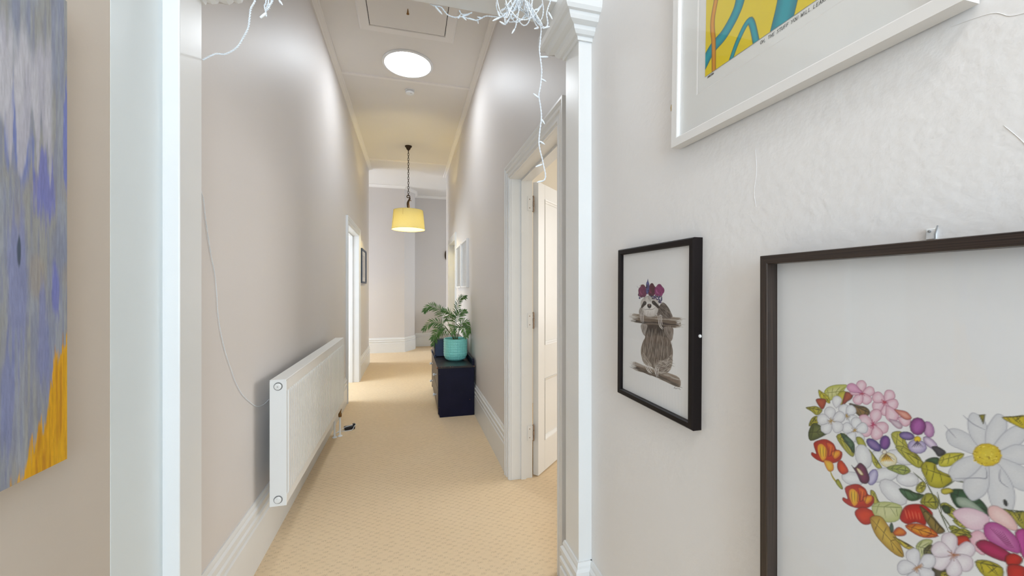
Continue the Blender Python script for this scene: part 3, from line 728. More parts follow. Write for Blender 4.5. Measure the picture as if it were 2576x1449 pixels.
FLORAL = """
P|cfcf90|b4b840|7a7c28|96.2,-221.9;100.5,-213.1;110.1,-206.4;122.4,-202.5;129.3,-201.9;124.4,-211.6;122.4,-224.9;116.3,-224.4;108,-228.8;102.7,-231.3
S|7a7c28|0.7|96.2,-221.9;111.4,-216.4;124.4,-211.6
S|7a7c28|0.5|102,-219.8;101,-215.1
S|7a7c28|0.5|102,-219.8;102.5,-227.9
S|7a7c28|0.5|107.8,-217.7;109.4,-209.8
S|7a7c28|0.5|107.8,-217.7;107.9,-225.4
S|7a7c28|0.5|113.4,-215.6;119.7,-206.4
S|7a7c28|0.5|113.4,-215.6;115.4,-221.7
S|7a7c28|0.5|118.9,-213.6;126.2,-205.4
S|7a7c28|0.5|118.9,-213.6;121.3,-221.5
P|c9bd2c|a89e18|5c5812|87.3,-219.2;94,-221.4;102.7,-225.8;104.8,-235.1;98.4,-234.7;89.6,-230.4
S|5c5812|0.7|87.3,-219.2;97,-227.1;104.8,-235.1
S|5c5812|0.5|90.9,-222.5;93.1,-221.7
S|5c5812|0.5|90.9,-222.5;90,-228
S|5c5812|0.5|94.4,-225.7;100.2,-225.8
S|5c5812|0.5|94.4,-225.7;97.2,-232
S|5c5812|0.5|97.9,-228.9;102.7,-233.3
S|5c5812|0.5|97.9,-228.9;102.7,-233.3
S|5c5812|0.5|101.4,-232;99.3,-233.9
S|5c5812|0.5|101.4,-232;102.3,-227.7
P|c8bd40|a09a20|6a6418|116.3,-217.9;126.3,-211.1;130.3,-218.5;126.3,-230.2;118.3,-232.4
P|b0502c|8c2c18|4c1a10|83.2,-235.9;89.6,-232;98.4,-231.4;97.9,-239.3;93.5,-247.9;87.3,-243.4
P|b9b040|8f8a20|3c3c14|66.7,-253.4;74.7,-249.3;83.9,-246.2;93.3,-249.5;85.1,-259.9;75.9,-256.3
S|3c3c14|0.7|66.7,-253.4;81.2,-251.2;93.3,-249.5
S|3c3c14|0.5|72.2,-252.6;74,-250.3
S|3c3c14|0.5|72.2,-252.6;74.8,-255.2
S|3c3c14|0.5|77.6,-251.8;82,-247.9
S|3c3c14|0.5|77.6,-251.8;82.8,-257.5
S|3c3c14|0.5|82.9,-251;90.2,-250
S|3c3c14|0.5|82.9,-251;90.2,-250
S|3c3c14|0.5|88.2,-250.3;86,-257
S|3c3c14|0.5|88.2,-250.3;85.2,-247.4
P|b6ac30|8c8620|44441a|71.9,-281.3;75.9,-268.5;83.9,-261.4;90.2,-265;83.9,-275
S|44441a|0.7|71.9,-281.3;78.9,-270.9;83.9,-261.4
S|44441a|0.5|74.4,-277.2;75.4,-271.1
S|44441a|0.5|74.4,-277.2;81.1,-275.6
S|44441a|0.5|76.8,-273.2;81.8,-264.9
S|44441a|0.5|76.8,-273.2;86.2,-267.4
S|44441a|0.5|79.2,-269.2;86.9,-266.3
S|44441a|0.5|79.2,-269.2;82.5,-263.7
S|44441a|0.5|81.6,-265.3;83.2,-272.1
S|44441a|0.5|81.6,-265.3;77.6,-267.5
P|6c7238|3e481e|20240e|71.2,-291.9;79.4,-274.2;92.9,-275.4;103.1,-279.6;91.8,-291.9;74.3,-304.2
S|20240e|0.7|71.2,-291.9;88.4,-285.3;103.1,-279.6
S|20240e|0.5|77.8,-289.4;78.9,-278.7
S|20240e|0.5|77.8,-289.4;75.3,-299.7
S|20240e|0.5|84.3,-286.9;90.3,-278.8
S|20240e|0.5|84.3,-286.9;89.6,-290.4
S|20240e|0.5|90.7,-284.4;99.4,-281
S|20240e|0.5|90.7,-284.4;99.4,-281
S|20240e|0.5|97,-282;93.3,-288.9
S|20240e|0.5|97,-282;94.1,-277.4
P|a8481c|7a2412|401008|125,-219.9;128.3,-211.6;137,-213.6;135.1,-220.4;129.3,-226.2;122.4,-233.8
P|8a6a30|4a3a1e|241c10|132.2,-228.1;143.7,-227.3;154.7,-227.2;159.3,-233.9;151.1,-242.9;141.8,-239.9
S|241c10|0.7|132.2,-228.1;146.8,-230.9;159.3,-233.9
S|241c10|0.5|137.8,-229.3;141.9,-227.9
S|241c10|0.5|137.8,-229.3;140.6,-236.7
S|241c10|0.5|143.4,-230.5;151.3,-228.2
S|241c10|0.5|143.4,-230.5;148.8,-239.2
S|241c10|0.5|148.8,-231.7;156.2,-233.2
S|241c10|0.5|148.8,-231.7;156.2,-233.2
S|241c10|0.5|154.1,-232.8;152,-239.9
S|241c10|0.5|154.1,-232.8;154.5,-228.9
P|e8d2dc|d6a4b8|a86a84|149.7,-207.8;152.7,-202.5;154.8,-196.5;153.9,-192.8;150.8,-190.1;147.5,-190.7;144.8,-192.4;142.3,-196.3;142.1,-201.3;145.6,-205.3;148.6,-208.1
P|e8d2dc|d6a4b8|a86a84|149.7,-208.2;154,-209.6;159,-210.3;162.7,-207.3;165,-203.2;164.4,-200.4;163.3,-197.5;159.9,-196.3;156.3,-197.9;152.4,-202.5;149.3,-207.8
P|e8d2dc|d6a4b8|a86a84|149.2,-208.5;148.5,-214.5;149,-220.3;151.9,-223;155.9,-222.8;158.3,-220.5;160.7,-217.6;161.6,-213.3;159.1,-210.3;154.1,-208.4;149.6,-208.4
P|e8d2dc|d6a4b8|a86a84|149.2,-208.4;143.9,-211.3;139.3,-215.9;137.1,-221;138.8,-224.7;140.9,-226.2;143.8,-226.3;147.5,-224.6;150,-219.7;150.5,-213.8;149.1,-208.9
P|e8d2dc|d6a4b8|a86a84|149.2,-207.7;146.6,-204;142.9,-200.4;139.1,-200.2;135.2,-202.4;133.8,-206.5;132.8,-209.5;134.7,-213.5;138.6,-214;144.2,-212;149.2,-208.5
C|b02840|a86a84|149.2,-208.4;154,-207.2;149.2,-213.8
P|dba6c6|c888ac|9a5c80|149.3,-207.1;145.3,-203;140.8,-198.2;135.7,-197.3;131.5,-199.6;129.9,-201.9;129.1,-205.3;131,-208.5;135.8,-210.5;143.2,-209.3;148.7,-207.8
P|e8d2dc|d6a4b8|a86a84|177.4,-213.3;182.6,-211;187.4,-206.5;189,-202.3;188,-198.3;186.4,-196.1;183.5,-195.5;179.7,-196.7;177.1,-201;176.5,-207.6;177,-213.2
P|e8d2dc|d6a4b8|a86a84|177.5,-214.1;179.8,-218.4;183.9,-221.5;187.3,-221.1;190.7,-217.7;191.9,-214.3;192.4,-210.8;190.5,-207;187.1,-206.6;181.8,-209.5;177.8,-213.3
P|e8d2dc|d6a4b8|a86a84|176.7,-214.5;174.2,-219.7;172.1,-226.1;173.4,-230.8;176.7,-232.1;180.1,-230.9;182.7,-229.1;185.3,-224.5;184.7,-220.2;181.3,-216.3;177.7,-213.3
P|e8d2dc|d6a4b8|a86a84|176.7,-213.4;171.9,-213.3;166.3,-215.5;162.9,-218.9;162.4,-223.8;163.4,-227;165.5,-229.2;169.2,-229.5;172.7,-226.4;175.6,-219.7;177.4,-213.9
P|e8d2dc|d6a4b8|a86a84|177.2,-213.2;176.4,-207.5;173.6,-202.9;170,-201.3;166,-203.3;164,-206;162.3,-210;162.9,-214.5;166.1,-217.2;171.7,-215.9;176.6,-213.3
C|b8283c|a86a84|177.2,-213.5;181.9,-212.2;177.2,-219.1
P|e8d2dc|d6a4b8|a86a84|178.9,-218;178.5,-225.4;178.4,-233.3;181.9,-237.6;186,-238.4;189.4,-235.6;191.9,-232;193.1,-226.8;190.5,-222.3;185.2,-218.5;179.6,-217.8
P|e8d2dc|d6a4b8|a86a84|191.9,-230.9;194.4,-235.1;197.4,-238.4;200.8,-238.6;204.2,-235.4;205.5,-232.6;205.7,-229.1;204.3,-225.9;201.4,-224.6;196.3,-226.9;192.4,-230.2
P|d0c2cc|b08ca0|8c6c88|182.4,-235.1;184.7,-239;188.4,-242.5;192,-244.2;195.2,-243.5;196.3,-241.9;197,-239.8;195.6,-237;191.9,-234.5;186.7,-234.6;182.7,-234.8
P|dca090|b85c50|7c2c30|188.4,-220.8;192,-224.5;196.8,-228.3;201.1,-229.7;204.9,-228.1;206.6,-226.1;206.3,-224.3;204,-221.2;200.3,-219.2;193.9,-219.4;189.5,-219.9
P|e8d2dc|d6a4b8|a86a84|164,-248.1;168.4,-242.8;172.7,-236.4;173.3,-230.2;171.6,-226.9;168.6,-225.7;165.3,-227;161.7,-230;159.3,-235.9;160.8,-242.6;163.7,-248
P|e8d2dc|d6a4b8|a86a84|164,-248.7;166.4,-254;170.7,-257.5;175.5,-256.9;179.7,-253.3;180.8,-249.9;181.4,-245.8;179.7,-242.5;175.9,-241.1;169.3,-244.1;164.1,-248.2
P|e8d2dc|d6a4b8|a86a84|163.5,-249.4;161.2,-255.7;160.5,-263.4;162.4,-268.1;166.8,-268.7;169.9,-266.6;172.6,-263.8;174.9,-258.3;173.4,-253.5;169.1,-250.4;164,-248.9
P|e8d2dc|d6a4b8|a86a84|163.2,-248.3;157.7,-250.6;150.8,-254.8;146.9,-260.1;146.7,-265;148.6,-267.5;151.5,-269.4;155.5,-268.5;160.2,-263.6;162,-256.2;163.5,-249.6
P|e8d2dc|d6a4b8|a86a84|163.2,-248.2;161,-243.2;156.6,-238.6;152.1,-238.3;147.4,-241;145.3,-245;144.4,-248.9;146.3,-253.4;150.6,-254.9;157.6,-252.9;163.1,-249.4
C|b01850|a86a84|163.5,-248.6;169.2,-246.7;163.5,-255.1
P|e9ebee|d3d4da|9a9aa6|128.4,-246.8;130.2,-241.3;131.7,-234.7;129.7,-231.3;125.5,-230.9;122.4,-232.7;119.6,-235;117.2,-239.5;118.6,-243.9;123.1,-246.7;127.9,-247.7
P|e9ebee|d3d4da|9a9aa6|128.8,-247.8;134.1,-245.3;139.4,-241.3;141.7,-237.2;140.9,-233;138.9,-231;136.1,-229.5;131.6,-231.1;128.7,-235.2;128.2,-241.7;128.1,-247.1
P|e9ebee|d3d4da|9a9aa6|128.5,-247.9;130,-253.1;132.8,-257;136.5,-258.3;140.6,-255.2;142.9,-251.7;143.2,-248.5;142.9,-243.9;139.3,-243.1;133.9,-244.4;128.7,-246.9
P|e9ebee|d3d4da|9a9aa6|127.9,-248.3;123.9,-253;120.3,-258.5;119.9,-263.3;122.4,-266;125.7,-266.1;128.4,-264.9;132.3,-261.3;133.3,-256.8;131.6,-251.4;128.6,-247.6
P|e9ebee|d3d4da|9a9aa6|127.6,-247.4;123.3,-246;118.2,-245.1;113.7,-247.7;111.4,-252.4;111.2,-255.8;112.6,-259;115.8,-261.2;120.6,-259;125.1,-253.3;127.9,-248.3
C|a8862c|9a9aa6|128.3,-247.6;133.3,-246;128.3,-253
P|e9ebee|d3d4da|9a9aa6|140,-265.6;144.2,-260.3;148.3,-253.7;148.3,-248.9;145.8,-245.5;142.8,-245.6;139.4,-246.5;135.9,-250.3;134.9,-255.2;136.9,-260.8;139.7,-265.2
P|e9ebee|d3d4da|9a9aa6|140.4,-266;145.6,-266.4;151.5,-265;155.2,-262;156.7,-256.5;156,-253.5;154.7,-251.2;150.8,-249.9;147,-252.6;142.3,-258.9;139.8,-265.2
P|e9ebee|d3d4da|9a9aa6|139.6,-266.8;138.9,-272.5;139,-279.1;141.7,-281.9;145.6,-282.1;149.1,-279.3;151.4,-276.1;152.5,-271.3;150.5,-268;145.5,-265.5;140.6,-265.9
P|e9ebee|d3d4da|9a9aa6|139.5,-266;133.8,-270;128.5,-275.3;127,-280.7;128.1,-285.2;130.6,-285.8;134,-285.9;138.1,-283.4;141.1,-278.5;141.3,-271.6;140.1,-266.3
P|e9ebee|d3d4da|9a9aa6|139.5,-265.5;137.1,-261.2;132.6,-257;128.2,-257.3;124.2,-261.4;122.3,-264.8;122.1,-269;124.1,-272.5;127.7,-273.5;134,-270.2;139.4,-265.8
C|b08a28|9a9aa6|139.9,-265.7;145.3,-263.9;139.9,-271.6
P|e9ebee|d3d4da|9a9aa6|107.5,-261;110.2,-254.8;112.8,-246.8;111.4,-242.2;106.7,-240.6;103.2,-241.6;99.7,-243.7;96.7,-249;97.2,-254.1;101.5,-258.8;106.7,-261.5
P|e9ebee|d3d4da|9a9aa6|107.4,-262.1;113.7,-261.7;120.2,-259.7;124.5,-256;126.6,-250.5;125.6,-246.7;123.6,-243.9;118.8,-243.4;114.2,-247.1;110.2,-254.3;107.4,-261.3
P|e9ebee|d3d4da|9a9aa6|107,-262.7;107.2,-268.9;109.8,-275.3;113.7,-277.8;118.7,-275.2;121.6,-272;123.5,-268.8;123.9,-263.3;120.6,-259.7;113.9,-260.2;107.7,-261.7
P|e9ebee|d3d4da|9a9aa6|106.3,-262.6;100.3,-265.7;93,-271.4;90.7,-276.9;91.8,-282.6;94.7,-283.7;97.7,-284.8;103.4,-282.2;106.8,-276.5;107.6,-269.3;107,-262.2
P|e9ebee|d3d4da|9a9aa6|106.1,-261.8;102.8,-257.9;96.7,-254.6;91.4,-256.1;86.7,-260.4;85.3,-264.7;85.8,-269;88.2,-272.3;94,-272;100.8,-267.3;106.7,-262.2
C|a88420|9a9aa6|106.9,-261.9;113.2,-259.9;106.9,-268.4
P|e9ebee|d3d4da|9a9aa6|114.6,-239.4;118.3,-235;121.5,-228.8;121.9,-224.2;119,-221.6;116,-221.1;112.6,-222.2;109.3,-225.8;108.5,-230.9;110.3,-236.5;113.7,-240.1
P|c2bc50|9c982c|5a5a18|184.6,-255;191.7,-248.1;198,-249.3;202.6,-262.5;215.8,-273.7;214.4,-285.1;202.6,-279.2;190.2,-269.1
S|5a5a18|0.7|184.6,-255;201.3,-264.4;215.8,-273.7
S|5a5a18|0.5|191.1,-258.9;191.6,-251.3
S|5a5a18|0.5|191.1,-258.9;190.4,-266.1
S|5a5a18|0.5|197.5,-262.7;197.8,-253.3
S|5a5a18|0.5|197.5,-262.7;201.1,-274.3
S|5a5a18|0.5|203.8,-266.5;202.9,-263.7
S|5a5a18|0.5|203.8,-266.5;211.3,-279.6
S|5a5a18|0.5|209.9,-270.1;214.1,-272.6
S|5a5a18|0.5|209.9,-270.1;214.1,-272.6
Q|c89cc4|a870a8|704878|229.1,-231.2;229.5,-236.3;228.4,-240.9;226.1,-243.9;223.3,-244.5;220.6,-242.4;218.9,-238.2;218.5,-233.1;219.6,-228.4;222,-225.4;224.8,-225;227.4,-227.1
Q|dcd0e4|a890b8|5c4874|232.2,-255.5;230.1,-257.2;226.8,-257.3;223.2,-255.7;220.2,-252.8;218.7,-249.3;219.1,-246.3;221.2,-244.6;224.6,-244.6;228.2,-246.2;231.1,-249.2;232.6,-252.5
Q|d4cce4|9c90c0|5a4c84|222,-258.9;220.1,-263.6;216.3,-267.5;211.4,-269.5;206.8,-269.2;203.7,-266.4;203,-262;205,-257.2;208.9,-253.3;213.9,-251.4;218.4,-251.9;221.3,-254.6
Q|8c78b0|4c3874|2c1c50|209.8,-249.6;208.3,-252.4;205.2,-254.8;201.1,-256.1;197.1,-256;194.3,-254.5;193.6,-251.9;195.1,-249;198.4,-246.6;202.5,-245.3;206.4,-245.5;209.1,-247.1
Q|a85ca8|70286c|401440|221.3,-231.7;220.2,-237.6;217.3,-242.7;213.2,-245.7;209.1,-245.6;206.1,-242.5;205,-237.2;206.1,-231.1;209.1,-226;213.2,-223.2;217.3,-223.4;220.2,-226.5
Q|e8cc28|d4b014|a08010|216.4,-249.6;216,-251.6;214.7,-253.4;212.9,-254.5;211.2,-254.7;209.9,-253.8;209.4,-252.2;209.9,-250.2;211.2,-248.4;212.9,-247.2;214.7,-247.1;216,-248
S|3a2858|0.7|212.9,-253.1;207.1,-263.5
S|3a2858|0.7|212.9,-253.1;209.4,-262.6
S|3a2858|0.7|212.9,-253.1;211.8,-261.7
S|3a2858|0.7|212.9,-253.1;214.1,-260.8
S|3a2858|0.7|212.9,-253.1;216.4,-259.9
S|3a2858|0.7|212.9,-253.1;218.7,-259
P|b8b23c|908c20|3c4418|114.2,-283.3;125.3,-274.6;134.6,-282.2;139.5,-292.8;137,-304.6;126.3,-299.1
S|3c4418|0.7|114.2,-283.3;127.9,-287.9;139.5,-292.8
S|3c4418|0.5|119.4,-285.3;123.6,-277.8
S|3c4418|0.5|119.4,-285.3;124.3,-295
S|3c4418|0.5|124.6,-287.2;131.6,-283.7
S|3c4418|0.5|124.6,-287.2;133.4,-299.5
S|3c4418|0.5|129.7,-289.1;136.6,-291.7
S|3c4418|0.5|129.7,-289.1;136.6,-291.7
S|3c4418|0.5|134.6,-291;136.3,-300.5
S|3c4418|0.5|134.6,-291;134.6,-284.9
P|4c6a44|244020|14240e|120.3,-275.7;130.3,-277.5;139,-284.7;138.4,-298.5;132.2,-292.5;125.3,-285.7
S|14240e|0.7|120.3,-275.7;130.3,-287;138.4,-298.5
S|14240e|0.5|124,-280.4;128.4,-278.4
S|14240e|0.5|124,-280.4;125,-284.1
S|14240e|0.5|127.7,-285;135.6,-284.8
S|14240e|0.5|127.7,-285;130.9,-290.3
S|14240e|0.5|131.3,-289.5;136.3,-295.8
S|14240e|0.5|131.3,-289.5;136.3,-295.8
S|14240e|0.5|134.9,-294;133,-293
S|14240e|0.5|134.9,-294;137.7,-287.5
P|b4b040|8c8c24|4c5418|141.8,-274.4;149.2,-272.7;154.7,-282.8;149.2,-287;143.7,-283
Q|e9ebee|d3d4da|9a9aa6|175.7,-287.4;174.6,-291.5;171.8,-295.4;167.9,-298.1;163.9,-298.7;160.9,-297.2;159.8,-293.8;160.9,-289.6;163.9,-285.7;167.9,-283.1;171.8,-282.5;174.6,-284.1
Q|e9ebee|d3d4da|9a9aa6|210.7,-280.8;207.7,-285.3;201.4,-288.8;193.4,-290.2;185.8,-289.3;180.7,-286;179.7,-281.4;183,-276.7;189.7,-273.3;197.9,-272;205.2,-273.2;209.8,-276.4
Q|ecebdc|dcd2a0|9c9470|191.1,-288.8;189.1,-294.2;185,-298.8;179.8,-301.4;174.9,-301.1;171.7,-298.1;171.1,-293;173.3,-287.4;177.5,-282.8;182.8,-280.4;187.5,-280.8;190.5,-283.9
S|d8ac18|2.0|178.8,-283.2;173,-296.3
S|d8ac18|2.0|178.8,-283.2;175.3,-295.3
S|d8ac18|2.0|178.8,-283.2;177.7,-294.3
S|d8ac18|2.0|178.8,-283.2;180,-293.3
S|d8ac18|2.0|178.8,-283.2;182.3,-292.4
S|d8ac18|2.0|178.8,-283.2;184.6,-291.4
S|d8ac18|2.0|178.8,-283.2;186.8,-290.5
S|5c3c20|0.6|178.5,-283.3;173,-293.4
S|5c3c20|0.6|178.5,-283.3;176,-292.1
S|5c3c20|0.6|178.5,-283.3;179,-290.9
S|5c3c20|0.6|178.5,-283.3;181.9,-289.6
S|5c3c20|0.6|178.5,-283.3;184.9,-288.4
S|5c3c20|0.6|178.5,-283.3;187.8,-287.2
Q|8c74ac|3c2c78|241a50|172.4,-281.1;169.7,-283.7;165.3,-284.4;160.6,-283.2;156.7,-280.2;154.8,-276.2;155.4,-272.4;158.3,-269.8;162.8,-269.2;167.5,-270.5;171.2,-273.6;173,-277.4
Q|86509c|4a2470|24104c|183.6,-266.9;182.4,-272.1;179.9,-276.3;176.8,-278.5;173.8,-278.1;171.8,-275.1;171.3,-270.3;172.5,-265;175.1,-260.8;178.2,-258.7;181.2,-259.2;183.1,-262.2
Q|e8e4da|d0c8b0|7c6c70|179.5,-280.6;179.1,-282.1;178.2,-283.5;176.8,-284.4;175.5,-284.6;174.5,-283.9;174.2,-282.7;174.5,-281.2;175.5,-279.8;176.8,-278.9;178.2,-278.8;179.1,-279.4
P|bdb84a|989428|5c5c1c|158.3,-285.5;168.7,-297.1;173.8,-304.7;167.9,-307.4;161.8,-300
S|5c5c1c|0.7|158.3,-285.5;166.8,-294.9;173.8,-304.7
S|5c5c1c|0.5|161.4,-289.4;166.6,-294.8
S|5c5c1c|0.5|161.4,-289.4;161.7,-296.9
S|5c5c1c|0.5|164.6,-293.3;171.1,-301.4
S|5c5c1c|0.5|164.6,-293.3;166.9,-303.2
S|5c5c1c|0.5|167.7,-297.2;167.8,-304.3
S|5c5c1c|0.5|167.7,-297.2;172,-302.5
S|5c5c1c|0.5|170.8,-301;164.5,-300.3
S|5c5c1c|0.5|170.8,-301;169.3,-298.3
P|c0ba44|96922a|4c5018|189.4,-270.4;198,-266.1;208.5,-271.2;218.7,-277.9;214.4,-286.9;202.6,-282.9
S|4c5018|0.7|189.4,-270.4;205,-274;218.7,-277.9
S|4c5018|0.5|195.5,-271.9;197.2,-267.9
S|4c5018|0.5|195.5,-271.9;200.5,-279.6
S|4c5018|0.5|201.5,-273.5;206.4,-271.9
S|4c5018|0.5|201.5,-273.5;210.6,-283
S|4c5018|0.5|207.4,-275;215.4,-277
S|4c5018|0.5|207.4,-275;215.4,-277
S|4c5018|0.5|213.1,-276.4;214,-283.8
S|4c5018|0.5|213.1,-276.4;209.9,-272.8
Q|e9ebee|d3d4da|9a9aa6|160.6,-291.1;161.7,-299.4;160.1,-307.5;156,-313.3;150.5,-315.2;145.1,-312.6;141.2,-306.1;140,-297.5;141.8,-289.1;146.1,-283.3;151.6,-281.7;156.9,-284.6
Q|e9ebee|d3d4da|9a9aa6|151.5,-334;148.5,-339.4;142.4,-344.1;134.8,-346.8;127.5,-346.9;122.8,-344;121.9,-339.1;125.2,-333.5;131.6,-328.8;139.3,-326.2;146.3,-326.4;150.7,-329.3
Q|e9ebee|d3d4da|9a9aa6|193.1,-302.8;191.4,-308.7;185.4,-316;176.7,-322.8;167.3,-327.5;159.9,-328.5;156.7,-325.4;158.6,-319.1;165.2,-311.5;174.3,-304.6;183.5,-300.4;190.3,-299.8
Q|e9ebee|d3d4da|9a9aa6|200.9,-339.4;195.9,-344.3;188.4,-346;180.2,-343.7;173.7,-338;170.8,-330.3;172.3,-323;177.8,-318;185.6,-316.8;193.5,-319.5;199.6,-325.2;202.2,-332.4
Q|e9ebee|d3d4da|9a9aa6|214.2,-304;212.1,-309.2;207.3,-313.8;201.2,-316.7;195.4,-317;191.3,-314.6;190.4,-310;192.7,-304.6;197.7,-300;203.9,-297.3;209.6,-297.2;213.3,-299.7
Q|c8c4e0|8880b4|5a4c8c|168.2,-322.3;165.8,-328.6;162.5,-333.3;159.2,-335.1;156.8,-333.6;156,-329.1;157,-322.9;159.5,-316.6;162.9,-311.9;166.1,-310.2;168.4,-311.8;169.2,-316.2
P|7a3456|4a1234|28081c|135.7,-317.7;139.9,-319.6;146.5,-309.6;153.2,-311.8;156.5,-318.4;158.6,-327.5;154.7,-335.4;147.8,-336.6;143.7,-329.3;140.8,-324.4
P|e4d8c0|c8a850|6c5430|142.2,-318.6;146.5,-318.8;151.1,-323.9;147.8,-326.4;143.7,-323.1
P|d23a14|a01c0a|6c0c06|79.4,-307.3;88.4,-298.3;99.4,-293.1;110.1,-295.7;114.2,-302.8;122.4,-303.8;120.3,-315.4;110.1,-325.1;95.1,-330.4;83.9,-330.6;75.9,-327;77.1,-322;83.9,-321.5
P|ecc22c|e0821c|98280c|86.2,-307;92.9,-302.2;100.5,-308.2;99.4,-321.9;92.9,-329.1;86.2,-318.3
P|e06a24|c03412|7c140a|99.4,-297.5;109,-297.2;112.1,-305.8;102.7,-318.3;101.6,-307.7
P|e8a428|c8481a|84200c|106.9,-310;118.3,-302.2;120.3,-308.9;112.1,-318.8
S|6c1408|0.6|89.6,-308;90.7,-323.3
S|6c1408|0.6|94.4,-306.1;94.6,-321.6
S|6c1408|0.6|99.2,-304.2;98.6,-320
S|6c1408|0.6|103.9,-302.4;102.4,-318.4
S|6c1408|0.6|108.6,-300.6;106.3,-316.8
S|6c1408|0.6|113.2,-298.8;110.1,-315.3
P|e6c03c|d8861c|a05410|96.2,-326.6;108,-324.9;110.1,-334.9;103.7,-341;98.4,-335.6
P|d84c18|a8200c|641008|116.3,-321.4;122.4,-316.7;131.3,-327.6;123.4,-336.5;116.3,-332.1
S|b0a030|3|104.8,-338.3;109,-347.3;116.3,-353.7;122.4,-358.3
P|a8a83c|80842a|40481c|113.2,-353;117.3,-346.8;123.4,-356.7;120.3,-359.3
P|bcb44c|989030|54541c|160,-342.8;165.3,-342.2;170.4,-353.4;178.8,-362.6;170.4,-363.2;161.8,-355.9
S|54541c|0.7|160,-342.8;170.3,-352.5;178.8,-362.6
S|54541c|0.5|163.9,-346.9;164.9,-343.6
S|54541c|0.5|163.9,-346.9;162.4,-353.2
S|54541c|0.5|167.7,-350.9;169.6,-352.7
S|54541c|0.5|167.7,-350.9;169.6,-359.5
S|54541c|0.5|171.5,-354.8;176.6,-360.3
S|54541c|0.5|171.5,-354.8;176.6,-360.3
S|54541c|0.5|175.2,-358.7;171.9,-361.9
S|54541c|0.5|175.2,-358.7;171.9,-355
P|d23a14|a01c0a|6c0c06|126.3,-356.4;134.3,-347.2;144,-341.5;153.4,-343.2;157,-349.6;164.2,-350.1;162.5,-361.1;153.4,-371.1;140.2,-377.1;130.4,-378.1;123.3,-375.3;124.3,-370.5;130.4,-369.5
P|ecc22c|e0821c|98280c|132.3,-355.6;138.2,-350.6;145,-355.7;144,-368.8;138.2,-376.1;132.3,-366.4
P|e06a24|c03412|7c140a|144,-345.7;152.5,-344.7;155.2,-352.6;146.8,-365.2;145.9,-355.2
P|e8a428|c8481a|84200c|150.6,-357;160.7,-348.8;162.5,-355;155.2,-365
S|6c1408|0.6|135.3,-356.3;136.3,-370.7
S|6c1408|0.6|139.6,-354.2;139.8,-368.9
S|6c1408|0.6|143.8,-352.1;143.2,-367.1
S|6c1408|0.6|148,-350;146.7,-365.3
S|6c1408|0.6|152.1,-348;150,-363.5
S|6c1408|0.6|156.1,-346;153.4,-361.8
P|d8401a|a81c0c|681008|139.9,-383.9;149.2,-371.6;161.8,-369.9;165.3,-375.9;160,-388.9;151.1,-395.1;143.7,-392.1
P|cfd2a0|b4bc78|828c50|161.8,-363.9;172.1,-352.5;187,-345.7;196.7,-346.8;192.5,-365.5;178.8,-376.1;166.1,-375.5
S|828c50|0.7|161.8,-363.9;180.5,-354.7;196.7,-346.8
S|828c50|0.5|169.1,-360.3;171.2,-354.9
S|828c50|0.5|169.1,-360.3;167,-370.9
S|828c50|0.5|176.3,-356.8;183.8,-349
S|828c50|0.5|176.3,-356.8;178.1,-370.4
S|828c50|0.5|183.3,-353.4;192.8,-348.7
S|828c50|0.5|183.3,-353.4;189.8,-361.9
S|828c50|0.5|190.1,-350;191.8,-360.9
S|828c50|0.5|190.1,-350;194.8,-347.8
P|d0b048|a8842c|5c4418|159.7,-381.1;172.1,-372.1;180.5,-379.1;191.7,-391.4;198.7,-409.5;188.6,-413.4;173.8,-407.3;164.4,-398.3
S|5c4418|0.7|159.7,-381.1;180.6,-395.4;198.7,-409.5
S|5c4418|0.5|167.9,-387.1;170.9,-376.6
S|5c4418|0.5|167.9,-387.1;165.5,-394.9
S|5c4418|0.5|176,-393;179.1,-383.2
S|5c4418|0.5|176,-393;174.5,-403
S|5c4418|0.5|183.8,-398.6;189.4,-393.6
S|5c4418|0.5|183.8,-398.6;187.1,-409
S|5c4418|0.5|191.4,-404.2;196.6,-408
S|5c4418|0.5|191.4,-404.2;196.6,-408
P|d87c20|b03c10|701c0c|187,-384.8;193.3,-374.5;201,-376.4;198.7,-382.5;190.2,-387.7
P|44604c|243c24|142014|182.9,-379.6;185.4,-373.4;187.3,-380.8;184.6,-387.2
P|c8b83c|a0882c|4c401c|187,-391.5;198,-390.4;209.3,-391.7;210,-394.8;199.5,-397.9
S|4c401c|0.7|187,-391.5;199,-391.2;209.3,-391.7
S|4c401c|0.5|191.6,-391.5;196.1,-390.8
S|4c401c|0.5|191.6,-391.5;197.2,-396
S|4c401c|0.5|196.1,-391.6;205.4,-391.6
S|4c401c|0.5|196.1,-391.6;205.9,-393.9
S|4c401c|0.5|200.6,-391.6;207.2,-393.9
S|4c401c|0.5|200.6,-391.6;206.7,-391.6
S|4c401c|0.5|205,-391.6;201.2,-396
S|4c401c|0.5|205,-391.6;200.1,-390.8
P|a9b25c|84903c|4c5830|179.7,-302.2;188.6,-294.5;199.5,-290.1;205.6,-294.9;198,-303.1;187,-303.7
S|4c5830|0.7|179.7,-302.2;193.5,-298.2;205.6,-294.9
S|4c5830|0.5|185,-300.7;187.5,-296.3
S|4c5830|0.5|185,-300.7;186.4,-302.8
S|4c5830|0.5|190.3,-299.2;196.8,-292.8
S|4c5830|0.5|190.3,-299.2;195.7,-302
S|4c5830|0.5|195.5,-297.7;202.6,-295.7
S|4c5830|0.5|195.5,-297.7;202.6,-295.7
S|4c5830|0.5|200.6,-296.3;198.8,-301.1
S|4c5830|0.5|200.6,-296.3;199.8,-292
P|c4bc30|989018|4c4c14|216.6,-286;220.8,-276.1;230.5,-271.1;232.6,-280.7;246.9,-284.6;237.9,-300.5;225.7,-304.7;220.8,-296.6
S|4c4c14|0.7|216.6,-286;232.8,-285;246.9,-284.6
S|4c4c14|0.5|222.9,-285.7;221.5,-279
